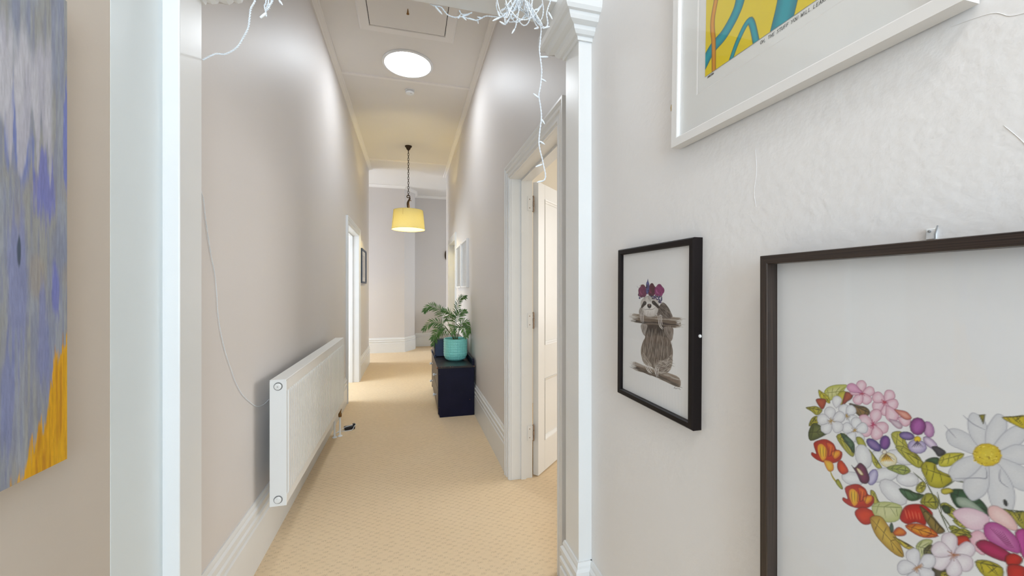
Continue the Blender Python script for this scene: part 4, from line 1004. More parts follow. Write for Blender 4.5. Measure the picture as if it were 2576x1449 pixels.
S|4c4c14|0.5|222.9,-285.7;221.5,-293.4
S|4c4c14|0.5|229.2,-285.4;230.1,-275.4
S|4c4c14|0.5|229.2,-285.4;226.8,-298.9
S|4c4c14|0.5|235.2,-285.1;233.4,-282
S|4c4c14|0.5|235.2,-285.1;237.1,-295.9
S|4c4c14|0.5|241.2,-284.8;245.2,-284.6
S|4c4c14|0.5|241.2,-284.8;245.2,-284.6
P|3c5c3c|203820|101c10|220.8,-275.2;227.1,-268.6;233.9,-266.5;232.6,-274.6;227.1,-274.3
P|d2ca48|aca624|6c6c20|233.9,-269.7;237.2,-261.3;244.4,-255.9;256.5,-252.2;249.5,-265.6;241.8,-273.2;234.6,-275.5
S|6c6c20|0.7|233.9,-269.7;246,-260.5;256.5,-252.2
S|6c6c20|0.5|238.6,-266;237.6,-262.8
S|6c6c20|0.5|238.6,-266;235.8,-272.6
S|6c6c20|0.5|243.2,-262.5;244,-257.8
S|6c6c20|0.5|243.2,-262.5;242.2,-270
S|6c6c20|0.5|247.7,-259;253.9,-254.2
S|6c6c20|0.5|247.7,-259;249,-263.6
S|6c6c20|0.5|252.2,-255.5;250.3,-262.6
S|6c6c20|0.5|252.2,-255.5;255.2,-253.2
P|44444c|26262e|18181c|227.1,-255.7;232.6,-252.8;240.5,-256.6;233.9,-264.4;230.5,-260.6
P|4c7050|284828|182c18|193.3,-324.1;204.1,-319.6;211.5,-321;219.4,-318.8;212.9,-328.5;203.3,-333.4
S|182c18|0.7|193.3,-324.1;207.3,-321.1;219.4,-318.8
S|182c18|0.5|198.7,-323;202.5,-320.6
S|182c18|0.5|198.7,-323;202,-330.3
S|182c18|0.5|204.1,-321.9;209.3,-321.3
S|182c18|0.5|204.1,-321.9;210.3,-326.5
S|182c18|0.5|209.3,-320.9;216.4,-319.4
S|182c18|0.5|209.3,-320.9;216.4,-319.4
S|182c18|0.5|214.4,-319.8;213.4,-325.9
S|182c18|0.5|214.4,-319.8;212.4,-320.7
P|c4bc4c|989430|505420|212.9,-309.4;218.7,-302.1;221.5,-307;217.3,-317.2;211.5,-317.4
S|505420|0.7|212.9,-309.4;217.8,-307.9;221.5,-307
S|505420|0.5|214.7,-308.9;217.5,-304.2
S|505420|0.5|214.7,-308.9;212.5,-314.8
S|505420|0.5|216.4,-308.4;220,-307.5
S|505420|0.5|216.4,-308.4;217,-314.6
S|505420|0.5|218.1,-308;217.5,-314.4
S|505420|0.5|218.1,-308;220.5,-307.3
S|505420|0.5|219.8,-307.5;214,-314.4
S|505420|0.5|219.8,-307.5;219,-303.7
P|b0ac3c|84842a|3c4018|215.8,-329.7;221.5,-316;229.8,-313.6;233.9,-320.2;231.2,-330.4;221.5,-332.1
S|3c4018|0.7|215.8,-329.7;225.6,-324.6;233.9,-320.2
S|3c4018|0.5|219.6,-327.7;220.9,-319.5
S|3c4018|0.5|219.6,-327.7;220.9,-330.8
S|3c4018|0.5|223.2,-325.8;227.9,-317.2
S|3c4018|0.5|223.2,-325.8;228.8,-329.1
S|3c4018|0.5|226.8,-323.9;231.8,-321.3
S|3c4018|0.5|226.8,-323.9;231.8,-321.3
S|3c4018|0.5|230.4,-322.1;231,-327.9
S|3c4018|0.5|230.4,-322.1;230,-316.1
S|545c3c|1.6|219.4,-297.3;233.9,-325.5
S|545c3c|1.6|232.6,-308.7;236.6,-332.7
S|545c3c|1.6|235.2,-331.7;246.9,-347.4
S|545c3c|1.6|232.6,-326.2;243.1,-351.4
S|545c3c|1.6|208.5,-295;221.5,-303.5
S|545c3c|1.6|237.9,-300.9;248.2,-287.4
S|545c3c|1.6|248.2,-287.4;260.5,-284
P|2f5c3c|183c24|0c2010|243.7,-302.3;252,-295.3;261.7,-294.2;272.2,-300.2;277,-308.9;275.1,-315;262.3,-314.4;250.1,-317.7
S|0c2010|0.7|243.7,-302.3;261.4,-305.4;277,-308.9
S|0c2010|0.5|250.8,-303.7;251.6,-297.8
S|0c2010|0.5|250.8,-303.7;250.3,-313.5
S|0c2010|0.5|257.6,-305;260.5,-297.4
S|0c2010|0.5|257.6,-305;260.9,-311.6
S|0c2010|0.5|264.2,-306.3;269.9,-302
S|0c2010|0.5|264.2,-306.3;271.9,-312.5
S|0c2010|0.5|270.7,-307.6;275.1,-308.5
S|0c2010|0.5|270.7,-307.6;275.1,-308.5
P|a4b4a4|7c9080|4c6450|249.5,-307;258.1,-302.6;268.8,-306.9;274.5,-313.4;262.9,-314.1;252,-315
P|c4b83c|9c9020|5c5818|236.6,-303.2;243.1,-298.7;246.9,-300.7;240.5,-307.3;236.6,-307.6
P|c81e10|9c0e08|5c0604|194.6,-363.4;197.2,-349.7;203.3,-339.9;215.8,-332.4;224.3,-333.2;228.2,-339.1;222.2,-347.7;220.8,-356.1;211.5,-357.5;202.6,-365.3
S|e06a48|1.2|199.5,-347.5;202.6,-358.9
S|e06a48|1.2|203.3,-346.6;205.9,-357
S|e06a48|1.2|207.1,-345.7;209.1,-355.1
S|e06a48|1.2|210.8,-344.7;212.4,-353.3
S|e06a48|1.2|214.4,-343.8;215.6,-351.5
P|8c7838|5c4c24|2c2410|215.8,-334.7;225.7,-338.7;233.9,-346.4;239.5,-352.7;231.2,-360.2;222.9,-352.7;218,-342.9
S|2c2410|0.7|215.8,-334.7;228.5,-343.6;239.5,-352.7
S|2c2410|0.5|220.7,-338.5;224.2,-338.6
S|2c2410|0.5|220.7,-338.5;218.8,-341.6
S|2c2410|0.5|225.6,-342.1;231.4,-345.1
S|2c2410|0.5|225.6,-342.1;223.7,-349.5
S|2c2410|0.5|230.3,-345.7;236.7,-350.6
S|2c2410|0.5|230.3,-345.7;230.9,-355.9
S|2c2410|0.5|234.9,-349.2;232.3,-356.9
S|2c2410|0.5|234.9,-349.2;238.1,-351.6
P|e09c28|b83a10|701408|200.3,-368.5;212.9,-358.4;225,-356.8;233.2,-362.1;219.4,-372.3;207.1,-372.9
S|701408|0.7|200.3,-368.5;217.8,-364.9;233.2,-362.1
S|701408|0.5|207.2,-367.2;211.2,-361
S|701408|0.5|207.2,-367.2;207.1,-371.2
S|701408|0.5|214,-365.9;221.8,-359.5
S|701408|0.5|214,-365.9;217.8,-370.4
S|701408|0.5|220.5,-364.6;229.5,-362.9
S|701408|0.5|220.5,-364.6;229.5,-362.9
S|701408|0.5|227,-363.4;221.7,-369.6
S|701408|0.5|227,-363.4;225.6,-358.8
P|c0bc48|8c8c2c|445020|235.2,-323;240.5,-317.6;248.2,-320.4;249.5,-323.9;241.8,-327.3
S|445020|0.7|235.2,-323;242.3,-321.4;248.2,-320.4
S|445020|0.5|237.9,-322.5;239.7,-319.1
S|445020|0.5|237.9,-322.5;240.6,-325.8
S|445020|0.5|240.5,-321.9;245.9,-320.8
S|445020|0.5|240.5,-321.9;246.8,-323.3
S|445020|0.5|243.1,-321.4;247.6,-323.2
S|445020|0.5|243.1,-321.4;246.7,-320.7
S|445020|0.5|245.7,-320.9;243,-325.3
S|445020|0.5|245.7,-320.9;242.1,-318.6
P|c0bc48|8c8c2c|445020|240.5,-328.8;245.7,-323.4;253.2,-326.1;254.5,-329.6;246.9,-332.9
S|445020|0.7|240.5,-328.8;247.5,-327.1;253.2,-326.1
S|445020|0.5|243.1,-328.3;244.9,-324.9
S|445020|0.5|243.1,-328.3;245.8,-331.5
S|445020|0.5|245.7,-327.7;251,-326.5
S|445020|0.5|245.7,-327.7;251.9,-329
S|445020|0.5|248.2,-327.2;252.6,-328.8
S|445020|0.5|248.2,-327.2;251.7,-326.4
S|445020|0.5|250.7,-326.6;248.1,-331
S|445020|0.5|250.7,-326.6;247.2,-324.4
P|c0bc48|8c8c2c|445020|246.9,-335.5;252,-330.1;259.3,-332.6;260.5,-336;253.2,-339.5
S|445020|0.7|246.9,-335.5;253.7,-333.7;259.3,-332.6
S|445020|0.5|249.5,-334.9;251.2,-331.5
S|445020|0.5|249.5,-334.9;252.1,-338.1
S|445020|0.5|252,-334.3;257.1,-333.1
S|445020|0.5|252,-334.3;258,-335.5
S|445020|0.5|254.5,-333.7;258.7,-335.3
S|445020|0.5|254.5,-333.7;257.9,-332.9
S|445020|0.5|256.9,-333.2;254.3,-337.6
S|445020|0.5|256.9,-333.2;253.5,-331
P|c0bc48|8c8c2c|445020|243.1,-346.2;248.2,-340.7;255.7,-343;256.9,-346.5;249.5,-350.1
S|445020|0.7|243.1,-346.2;250,-344.3;255.7,-343
S|445020|0.5|245.7,-345.6;247.5,-342.2
S|445020|0.5|245.7,-345.6;248.3,-348.8
S|445020|0.5|248.2,-344.9;253.5,-343.6
S|445020|0.5|248.2,-344.9;254.3,-346
S|445020|0.5|250.7,-344.3;255.1,-345.8
S|445020|0.5|250.7,-344.3;254.2,-343.4
S|445020|0.5|253.2,-343.7;250.6,-348.2
S|445020|0.5|253.2,-343.7;249.7,-341.6
P|c0bc48|8c8c2c|445020|252,-344.4;256.9,-339;264.1,-341.3;265.3,-344.7;258.1,-348.2
S|445020|0.7|252,-344.4;258.6,-342.5;264.1,-341.3
S|445020|0.5|254.5,-343.8;256.2,-340.4
S|445020|0.5|254.5,-343.8;257,-346.9
S|445020|0.5|256.9,-343.1;262,-341.8
S|445020|0.5|256.9,-343.1;262.8,-344.2
S|445020|0.5|259.3,-342.5;263.5,-344
S|445020|0.5|259.3,-342.5;262.7,-341.7
S|445020|0.5|261.7,-341.9;259.2,-346.3
S|445020|0.5|261.7,-341.9;258.4,-339.9
P|36502c|1c3018|101c0c|236.6,-324;242.5,-320;244.4,-326.7;240.5,-330.5;237.9,-328.5
P|dadce0|cfd2d8|a6a8b4|275.3,-245.1;269.5,-235.9;261.5,-228.4;251.9,-224.9;244.7,-226.9;241.4,-231.1;240.7,-235.9;243.6,-245.2;253.3,-247.9;265.3,-249.2;274.7,-246.3
P|dadce0|cfd2d8|a6a8b4|276.2,-243.7;276.2,-232.3;275.9,-216.5;272.2,-205.8;266.9,-202.1;263.2,-202.3;260.6,-207.8;259.7,-217.4;262.1,-229.3;268.9,-239.4;274.9,-244.3
P|dadce0|cfd2d8|a6a8b4|276.7,-245;282.1,-234.7;288.2,-219.2;290.9,-207.4;289.2,-200.2;286.7,-197.2;282.8,-197.8;278.7,-206.1;274.9,-217.6;274,-233.6;275.9,-243.8
P|dadce0|cfd2d8|a6a8b4|276.1,-244.6;285.6,-239.8;295.7,-230.2;302.9,-219.4;304.9,-209.3;303.8,-206.8;301.7,-204.3;295.7,-206.8;288,-217;281.3,-231.3;275.8,-245.5
P|dadce0|cfd2d8|a6a8b4|276.3,-247.1;286.3,-246.7;296.8,-246.7;305.8,-242.3;312,-234.7;312.4,-230.7;311.2,-226.3;306.4,-224.6;296.4,-226;286.1,-236.5;276.6,-243.9
P|dadce0|cfd2d8|a6a8b4|275.3,-247.6;283.2,-256.6;290.4,-267.6;298.9,-272.6;306.5,-270.8;309.3,-265.5;311.1,-261;307,-250.7;299.5,-246.2;287.1,-244.5;276.3,-246.8
P|dadce0|cfd2d8|a6a8b4|275.2,-246.8;274,-264.9;276,-286.2;279.4,-300.2;286.1,-303.9;291.5,-301.3;294.9,-296.1;296.6,-280.9;293.5,-266.6;285.8,-253.7;276.4,-245.8
P|dadce0|cfd2d8|a6a8b4|274.3,-247;267.4,-258.8;258.8,-276.3;255.6,-291.4;259.3,-299.8;263,-303;266.9,-300.1;273.7,-290.6;277.2,-277.6;276.9,-259.9;276.2,-246.1
P|dadce0|cfd2d8|a6a8b4|274.8,-245.9;266.2,-249.6;255.5,-257.6;247.2,-268.2;242.8,-279.9;244.5,-283.2;247.4,-287.5;254.7,-284.2;263.3,-274.1;271.1,-259.5;274.9,-247.5
S|8c8ea0|1|255.7,-207.1;264.1,-214.4;273.4,-217.7
S|8c8ea0|1|274.5,-260.6;275.1,-271.5;267.6,-275;248.2,-284.8
S|8c8ea0|1|285.5,-257.3;285.5,-269.8;291.9,-274.5
S|9c9cac|1|239.2,-224.3;249.5,-236.1
Q|dcc83c|d0b41c|a88c18|286.5,-243.1;284.5,-249.9;280.1,-255.5;274.4,-258.6;268.9,-258.1;265.1,-254.2;264.2,-247.7;266.4,-240.7;271.1,-235;276.9,-232.3;282.2,-233;285.7,-237
S|b89414|1.4|279,-240.7;279.6,-241.3
S|e8d030|1.4|264.5,-244.8;265.1,-245.4
S|f0e060|1.4|274,-245.6;274.6,-246.1
S|f0e060|1.4|271.8,-237.3;272.4,-237.8
S|94740c|1.4|282.4,-244;283,-244.5
S|b89414|1.4|273.4,-236.2;273.9,-236.8
S|f0e060|1.4|265.2,-247.1;265.8,-247.7
S|f0e060|1.4|273.3,-236.4;273.9,-237
S|f0e060|1.4|282.3,-246.2;282.8,-246.8
S|e8d030|1.4|284.3,-239;284.8,-239.5
S|e8d030|1.4|282.4,-250.3;283,-250.9
S|e8d030|1.4|268.8,-250.3;269.4,-250.8
S|94740c|1.4|263.6,-249;264.2,-249.6
S|e8d030|1.4|267.9,-255.9;268.5,-256.4
S|94740c|1.4|271.4,-256.6;272,-257.2
S|f0e060|1.4|281,-247.3;281.5,-247.8
S|94740c|1.4|270,-240.9;270.6,-241.5
S|94740c|1.4|277.1,-249.1;277.6,-249.7
S|e8d030|1.4|279.1,-252;279.6,-252.6
S|e8d030|1.4|278.9,-241.5;279.4,-242
S|b89414|1.4|267.2,-245.2;267.8,-245.8
S|94740c|1.4|265.8,-245.7;266.4,-246.3
S|e8d030|1.4|269.4,-245.8;270,-246.4
S|e8d030|1.4|274,-250.2;274.6,-250.8
S|e8d030|1.4|265.2,-255.2;265.7,-255.8
S|f0e060|1.4|264.9,-250.7;265.5,-251.3
S|f0e060|1.4|278.9,-242.8;279.5,-243.4
S|e8d030|1.4|273.1,-250;273.7,-250.6
S|f0e060|1.4|280,-235.4;280.6,-235.9
S|b89414|1.4|276.5,-235.5;277.1,-236.1
S|e8d030|1.4|268.4,-239.8;268.9,-240.4
S|f0e060|1.4|283.8,-249.1;284.3,-249.6
S|e8d030|1.4|272.6,-253.2;273.2,-253.8
S|f0e060|1.4|265.5,-256.2;266.1,-256.7
S|f0e060|1.4|277.9,-245.8;278.5,-246.4
S|94740c|1.4|284.7,-237.7;285.3,-238.3
S|b89414|1.4|281.1,-248.3;281.6,-248.8
S|e8d030|1.4|264.7,-256;265.3,-256.5
S|e8d030|1.4|269.3,-239;269.9,-239.6
S|94740c|1.4|285.3,-236.3;285.9,-236.9
S|b89414|1.4|271.5,-250.8;272.1,-251.4
S|f0e060|1.4|281.5,-249.3;282.1,-249.8
S|94740c|1.4|269.6,-238.9;270.1,-239.5
S|94740c|1.4|269.3,-250.6;269.9,-251.2
S|b89414|1.4|282.6,-241.1;283.1,-241.7
S|b89414|1.4|283.5,-233.5;284.1,-234.1
S|b89414|1.4|268,-255.7;268.6,-256.2
S|f0e060|1.4|270.2,-258.2;270.7,-258.8
S|94740c|1.4|276.8,-247.2;277.4,-247.8
S|e8d030|1.4|272,-256.1;272.6,-256.6
S|e8d030|1.4|272.9,-257.6;273.5,-258.2
S|f0e060|1.4|267.7,-250.9;268.3,-251.5
S|f0e060|1.4|278.6,-248.6;279.1,-249.1
S|b89414|1.4|269.6,-250;270.2,-250.6
S|94740c|1.4|276.8,-248.3;277.4,-248.9
S|b89414|1.4|274.7,-254.7;275.3,-255.2
S|e8d030|1.4|277.7,-236;278.2,-236.6
S|e8d030|1.4|269.8,-244.5;270.4,-245.1
S|f0e060|1.4|272.2,-237.6;272.8,-238.2
S|94740c|1.4|275.6,-247.4;276.1,-247.9
S|e8d030|1.4|269.7,-240.7;270.3,-241.3
S|e8d030|1.4|272.8,-244.6;273.4,-245.2
S|94740c|1.4|280.2,-249.8;280.7,-250.3
S|e8d030|1.4|267.8,-257.1;268.4,-257.7
S|f0e060|1.4|269.2,-238.5;269.8,-239
S|e8d030|1.4|286.3,-241.1;286.8,-241.7
S|e8d030|1.4|282.4,-240.7;282.9,-241.3
S|94740c|1.4|265.4,-255.4;265.9,-256
S|e8d030|1.4|269.6,-257.4;270.2,-258
S|f0e060|1.4|272.8,-236.5;273.4,-237.1
Q|2c3034|1a1c20|101214|290.8,-290.6;291.1,-292.3;290.9,-293.9;290.5,-294.9;289.8,-295.2;289,-294.5;288.4,-293.2;288.1,-291.5;288.2,-289.9;288.7,-288.9;289.4,-288.6;290.2,-289.3
Q|8c8424|5c5818|2c2c10|269.1,-202.7;273.9,-200.7;272.5,-211.6
P|d0bc1c|b09c10|4c4810|287.2,-199.8;296.1,-196.2;304.1,-192.9;304.1,-206.4;294.5,-204
S|4c4810|0.7|287.2,-199.8;296.2,-196.1;304.1,-192.9
S|4c4810|0.5|290.6,-198.3;294.4,-196.8
S|4c4810|0.5|290.6,-198.3;293.4,-202.3
S|4c4810|0.5|294.1,-197;301.2,-194.1
S|4c4810|0.5|294.1,-197;301.2,-203.6
S|4c4810|0.5|297.5,-195.6;302.1,-203.2
S|4c4810|0.5|297.5,-195.6;302.1,-193.7
S|4c4810|0.5|300.8,-194.2;296.4,-201.1
S|4c4810|0.5|300.8,-194.2;297.5,-195.6
P|b4a83c|7c7c2c|34401c|287.7,-299.9;296.1,-298.4;304.1,-294;304.1,-312;298.1,-310.2
S|34401c|0.7|287.7,-299.9;296.5,-296.7;304.1,-294
S|34401c|0.5|291.1,-298.7;294.6,-298.5
S|34401c|0.5|291.1,-298.7;296,-306.8
S|34401c|0.5|294.4,-297.5;301.2,-295
S|34401c|0.5|294.4,-297.5;301.2,-307.7
S|34401c|0.5|297.7,-296.3;302.2,-307.3
S|34401c|0.5|297.7,-296.3;302.2,-294.7
S|34401c|0.5|300.9,-295.2;298.9,-305.7
S|34401c|0.5|300.9,-295.2;297.5,-297.4
P|ecd8e2|dfc0d0|b894b0|246.9,-326.2;256.9,-314.9;268.8,-311.7;277,-315.2;273.9,-329;262.3,-336.9;253.2,-333.6
P|eed2d0|e0b8b8|a8888c|276.5,-304.6;283.4,-298.8;294,-304.2;298.6,-316;289.8,-319.2;278.4,-315.2
P|eac8d4|dcaabc|a07888|261.7,-343.6;268.8,-334.4;275.1,-338.7;273.4,-359;264.1,-356.9
P|b8b040|808028|3c4018|244.4,-350.6;253.2,-342.8;262.9,-343.7;258.1,-350.7;248.2,-354.2
S|3c4018|0.7|244.4,-350.6;254.3,-346.8;262.9,-343.7
S|3c4018|0.5|248.2,-349.2;251.7,-344.7
S|3c4018|0.5|248.2,-349.2;248.2,-352.7
S|3c4018|0.5|252,-347.8;259.7,-344.9
S|3c4018|0.5|252,-347.8;256.3,-349.8
S|3c4018|0.5|255.7,-346.4;257.4,-349.4
S|3c4018|0.5|255.7,-346.4;260.8,-344.5
S|3c4018|0.5|259.3,-345;251.6,-351.4
S|3c4018|0.5|259.3,-345;255.1,-343.5
P|c4341c|941c10|540c08|248.2,-355.1;259.3,-346.7;262.7,-359.4;256.9,-359.8;252,-362.9
P|cdd0a0|a8b06c|6c7440|211.5,-388.4;218.7,-375.8;227.8,-371.1;223.6,-384.3;218.7,-400.1;214.1,-401.3
S|6c7440|0.7|211.5,-388.4;218.2,-386;223.6,-384.3
S|6c7440|0.5|214,-387.6;217.3,-379.3
S|6c7440|0.5|214,-387.6;214.1,-397.2
S|6c7440|0.5|216.4,-386.8;224.4,-375.7
S|6c7440|0.5|216.4,-386.8;218,-396.1
S|6c7440|0.5|218.8,-385.9;222.2,-384.8
S|6c7440|0.5|218.8,-385.9;222.2,-384.8
S|6c7440|0.5|221.3,-385.1;219.5,-395.6
S|6c7440|0.5|221.3,-385.1;225.8,-375.3
P|7c7840|3c3c1c|1c1c0c|219.4,-387.9;227.1,-376.8;236.6,-381.3;227.1,-389.2;220.8,-395.1
S|1c1c0c|0.7|219.4,-387.9;228.7,-384.2;236.6,-381.3
S|1c1c0c|0.5|222.9,-386.6;225.9,-379.7
S|1c1c0c|0.5|222.9,-386.6;221.5,-392.5
S|1c1c0c|0.5|226.4,-385.2;233.6,-382.4
S|1c1c0c|0.5|226.4,-385.2;226.9,-388
S|1c1c0c|0.5|229.8,-383.9;227.9,-387.6
S|1c1c0c|0.5|229.8,-383.9;234.6,-382.1
S|1c1c0c|0.5|233.2,-382.6;224.6,-391.3
S|1c1c0c|0.5|233.2,-382.6;229,-378.6
P|c04aa0|981e6c|601040|296.6,-320.3;304.1,-313.5;304.1,-341.9;300.6,-339
P|c878b4|a8408c|701c58|273.4,-326.1;280.1,-318.2;289.8,-318.9;298.1,-326.2;300.3,-339.2;291.9,-342.6;281.2,-343.2;273.9,-337
S|842464|0.9|277.9,-325.9;290.9,-338.3
S|842464|0.9|280.3,-325.7;292.1,-338.2
S|842464|0.9|282.7,-325.5;293.4,-338
S|842464|0.9|285.1,-325.4;294.6,-337.8
S|842464|0.9|287.5,-325.2;295.8,-337.6
P|b0185c|84083c|500424|266.2,-351.9;273.4,-342.1;286.6,-342.6;296.6,-346.9;290.9,-355.6;275.6,-357.8
P|c42018|94100c|500808|289.8,-349.8;296.1,-342.7;302.1,-344.8;298.1,-355;290.9,-358.4
P|c8b828|98901c|3c3c10|265.9,-372.1;275.6,-363.9;287.2,-364;286.1,-377.2;273.4,-383.1
S|3c3c10|0.7|265.9,-372.1;277.2,-367.6;287.2,-364
S|3c3c10|0.5|270.3,-370.4;274,-365.8
S|3c3c10|0.5|270.3,-370.4;272.5,-379.3
S|3c3c10|0.5|274.6,-368.8;283.5,-365.4
S|3c3c10|0.5|274.6,-368.8;282.7,-374.7
S|3c3c10|0.5|278.9,-367.1;283.9,-374.3
S|3c3c10|0.5|278.9,-367.1;284.7,-365
S|3c3c10|0.5|283.1,-365.6;276.3,-377.8
S|3c3c10|0.5|283.1,-365.6;277.9,-364.4
P|50482c|302c18|18160c|227.1,-399.8;240.5,-397.6;245.7,-406;231.2,-416.3
P|c0b034|8c8420|3c3c14|235.2,-406.5;244.4,-398.4;253.2,-400.6;240.5,-413.1
S|3c3c14|0.7|235.2,-406.5;244.9,-403.1;253.2,-400.6
S|3c3c14|0.5|238.9,-405.3;242.8,-400.4
S|3c3c14|0.5|238.9,-405.3;240,-410.8
S|3c3c14|0.5|242.6,-404.1;250.1,-401.7
S|3c3c14|0.5|242.6,-404.1;250.1,-401.7
S|3c3c14|0.5|246.2,-402.9;242.2,-410
S|3c3c14|0.5|246.2,-402.9;244.9,-399.8
S|3c3c14|0.5|249.7,-401.8;239.7,-405
S|3c3c14|0.5|249.7,-401.8;239.7,-405
P|c42018|98100c|500808|290.9,-359.9;298.1,-353.5;304.1,-353.9;304.1,-368.9;293,-375.4
P|ece8ee|d8ccd8|a89aa8|247.3,-375.8;249.7,-367;250.8,-356.7;249,-352.2;244.6,-351.2;242.1,-353.1;238.3,-356.8;236.4,-363.6;237.5,-370.2;241.7,-374.8;246.7,-376.5
P|ece8ee|d8ccd8|a89aa8|247.6,-376.3;253,-374.8;259.4,-371.7;263.7,-366;266,-358.9;265.3,-354.8;263.7,-353.2;259.3,-352.8;254.7,-358.2;250.1,-367.1;247.2,-375.7
P|ece8ee|d8ccd8|a89aa8|247,-376.9;248.4,-383.4;252.3,-388.8;256.6,-389.4;260.8,-385.7;263.3,-380.3;264.3,-376.8;263.4,-370.2;259.7,-368.6;253.4,-371.2;247.5,-375.2
P|ece8ee|d8ccd8|a89aa8|246.8,-376.8;243.6,-386;240.7,-395.9;241.8,-402.7;245.5,-403.6;248.8,-401.9;251.8,-398.2;254.5,-392.2;254.4,-385.7;251,-380.2;247.1,-377.1
P|ece8ee|d8ccd8|a89aa8|246.4,-376.3;240.2,-379.2;233.4,-384.9;229.3,-391.3;227.6,-398.4;228.6,-402.8;230.8,-403.9;236.1,-402.3;240.5,-396.1;244.8,-385.6;247.3,-376.8
P|ece8ee|d8ccd8|a89aa8|246.6,-376.2;243.9,-371.1;238.3,-367.5;233.8,-368.6;229.1,-374.9;227.3,-380;226.5,-384.1;228.9,-388.3;233.9,-387.8;240.7,-382.9;246.7,-376.9
C|a86a3c|a89aa8|246.9,-376.2;253,-372.3;246.9,-384.4
P|e6e8ee|d4d4dc|9c9caa|213.4,-413.7;215.1,-405.9;215.5,-396.7;213.6,-392.3;209.4,-392.2;206.2,-395.5;202.6,-399.8;200.7,-406.1;202.3,-411.9;207.3,-414.8;212.7,-415
P|e6e8ee|d4d4dc|9c9caa|213.8,-414.2;219.1,-412.2;225.9,-406.7;229.6,-400.7;230.9,-393.8;230,-390.5;227.6,-388.9;223.4,-390.8;218.6,-395.9;215.3,-405.9;212.8,-414.3
P|e6e8ee|d4d4dc|9c9caa|212.7,-415.6;214.3,-421.6;217.1,-427.8;221,-428.7;226,-424.4;228,-420;229.4,-415.8;229.4,-409.7;225.7,-408.3;219.5,-410.3;213.5,-414.5
P|e6e8ee|d4d4dc|9c9caa|212.5,-415.3;207.3,-422.5;202.1,-432.9;200.6,-439.6;203,-443.9;205.7,-443.8;209.8,-441.4;213.5,-436.6;216.4,-428.3;215.3,-421.1;213.5,-415.4
P|e6e8ee|d4d4dc|9c9caa|212.6,-414.9;207.9,-412.7;201.5,-413;195.8,-417.5;192.1,-424.9;191.8,-429.4;192.3,-433.8;195.8,-435.5;201.3,-431.6;207.4,-424;212.2,-415.2
C|b07c48|9c9caa|212.9,-414.8;219,-410.6;212.9,-422.4
Q|e9ebee|d3d4da|9a9aa6|369.5,-529.3;375.1,-524.7;381.2,-521.5;387.7,-523.9;390,-528.5;388.2,-533.3;382.1,-536.6;375.6,-534.1
Q|e9ebee|d3d4da|9a9aa6|368.7,-529.2;366.1,-522.5;364.9,-515.7;369.3,-510.3;374.4,-509.4;378.4,-512.7;379.6,-519.5;375.2,-524.8
Q|e9ebee|d3d4da|9a9aa6|368.5,-529.9;361.2,-530.3;354.4,-529.3;350.6,-523.6;351.4,-518.4;355.7,-515.6;362.5,-516.6;366.3,-522.4
Q|e9ebee|d3d4da|9a9aa6|369.1,-530.4;367.2,-537.4;364.1,-543.6;357.5,-545.4;352.9,-543.1;351.5,-538.1;354.5,-531.9;361.2,-530.1
Q|e9ebee|d3d4da|9a9aa6|369.7,-530;375.8,-533.9;380.7,-538.7;380.4,-545.6;376.7,-549.3;371.6,-549.1;366.6,-544.2;367,-537.3
Q|e9ebee|d3d4da|9a9aa6|358.3,-546.1;365,-545.6;371.4,-546.5;374.9,-551.8;374.3,-556.6;370.3,-559.3;363.9,-558.4;360.4,-553.1
Q|e9ebee|d3d4da|9a9aa6|357.7,-545.7;359.4,-539.1;362.2,-533.4;368.3,-531.6;372.6,-533.7;374,-538.3;371.2,-544.1;365,-545.9
Q|e9ebee|d3d4da|9a9aa6|357.2,-546.1;351.4,-542.5;346.8,-538.1;347.1,-531.6;350.4,-528.2;355.2,-528.3;359.8,-532.8;359.6,-539.2
Q|e9ebee|d3d4da|9a9aa6|357.4,-546.7;352.2,-551.1;346.5,-554.1;340.5,-551.9;338.3,-547.6;339.9,-543.1;345.5,-540.1;351.6,-542.3
Q|e9ebee|d3d4da|9a9aa6|358,-546.8;360.6,-553;361.7,-559.3;357.7,-564.4;353,-565.2;349.2,-562.2;348.1,-555.9;352,-550.9
Q|e9ebee|d3d4da|9a9aa6|314.3,-554.5;314.7,-562.4;313.6,-569.8;307.3,-573.9;301.8,-573;298.7,-568.3;299.8,-560.9;306.1,-556.8
Q|e9ebee|d3d4da|9a9aa6|314.8,-553.9;322.4,-555.9;329.2,-559.2;331.1,-566.5;328.6,-571.5;323.1,-573;316.4,-569.6;314.5,-562.4
Q|e9ebee|d3d4da|9a9aa6|314.4,-553.2;318.7,-546.6;323.9,-541.2;331.4,-541.6;335.4,-545.6;335.1,-551.2;329.9,-556.5;322.4,-556.1
Q|e9ebee|d3d4da|9a9aa6|313.6,-553.4;308.6,-547.3;305.2,-540.6;307.9,-533.6;312.8,-531.1;318.1,-533.1;321.6,-539.7;318.9,-546.7
Q|e9ebee|d3d4da|9a9aa6|313.6,-554.2;306.2,-557.1;298.8,-558.3;293,-553.6;292.1,-548;295.6,-543.6;303,-542.4;308.8,-547.1
Q|c4bc30|989018|4c4c14|331.1,-500.5;334.7,-490;340,-480.8;350.3,-478.7;357.2,-482.7;358.8,-490.5;353.5,-499.6;343.1,-501.7
Q|c4bc30|989018|4c4c14|330.2,-501.1;321.2,-494.5;314.1,-486.6;315.3,-476.1;321.2,-470.8;329.1,-471.7;336.2,-479.6;335,-490.1
Q|c4bc30|989018|4c4c14|330.4,-502.2;321.3,-508.7;311.7,-513;302,-508.6;298.8,-501.3;302.1,-494.1;311.8,-489.8;321.4,-494.2
Q|c4bc30|989018|4c4c14|331.5,-502.3;334.9,-513;336,-523.5;328.8,-531.3;320.9,-532.1;315.1,-526.8;314,-516.2;321.1,-508.4
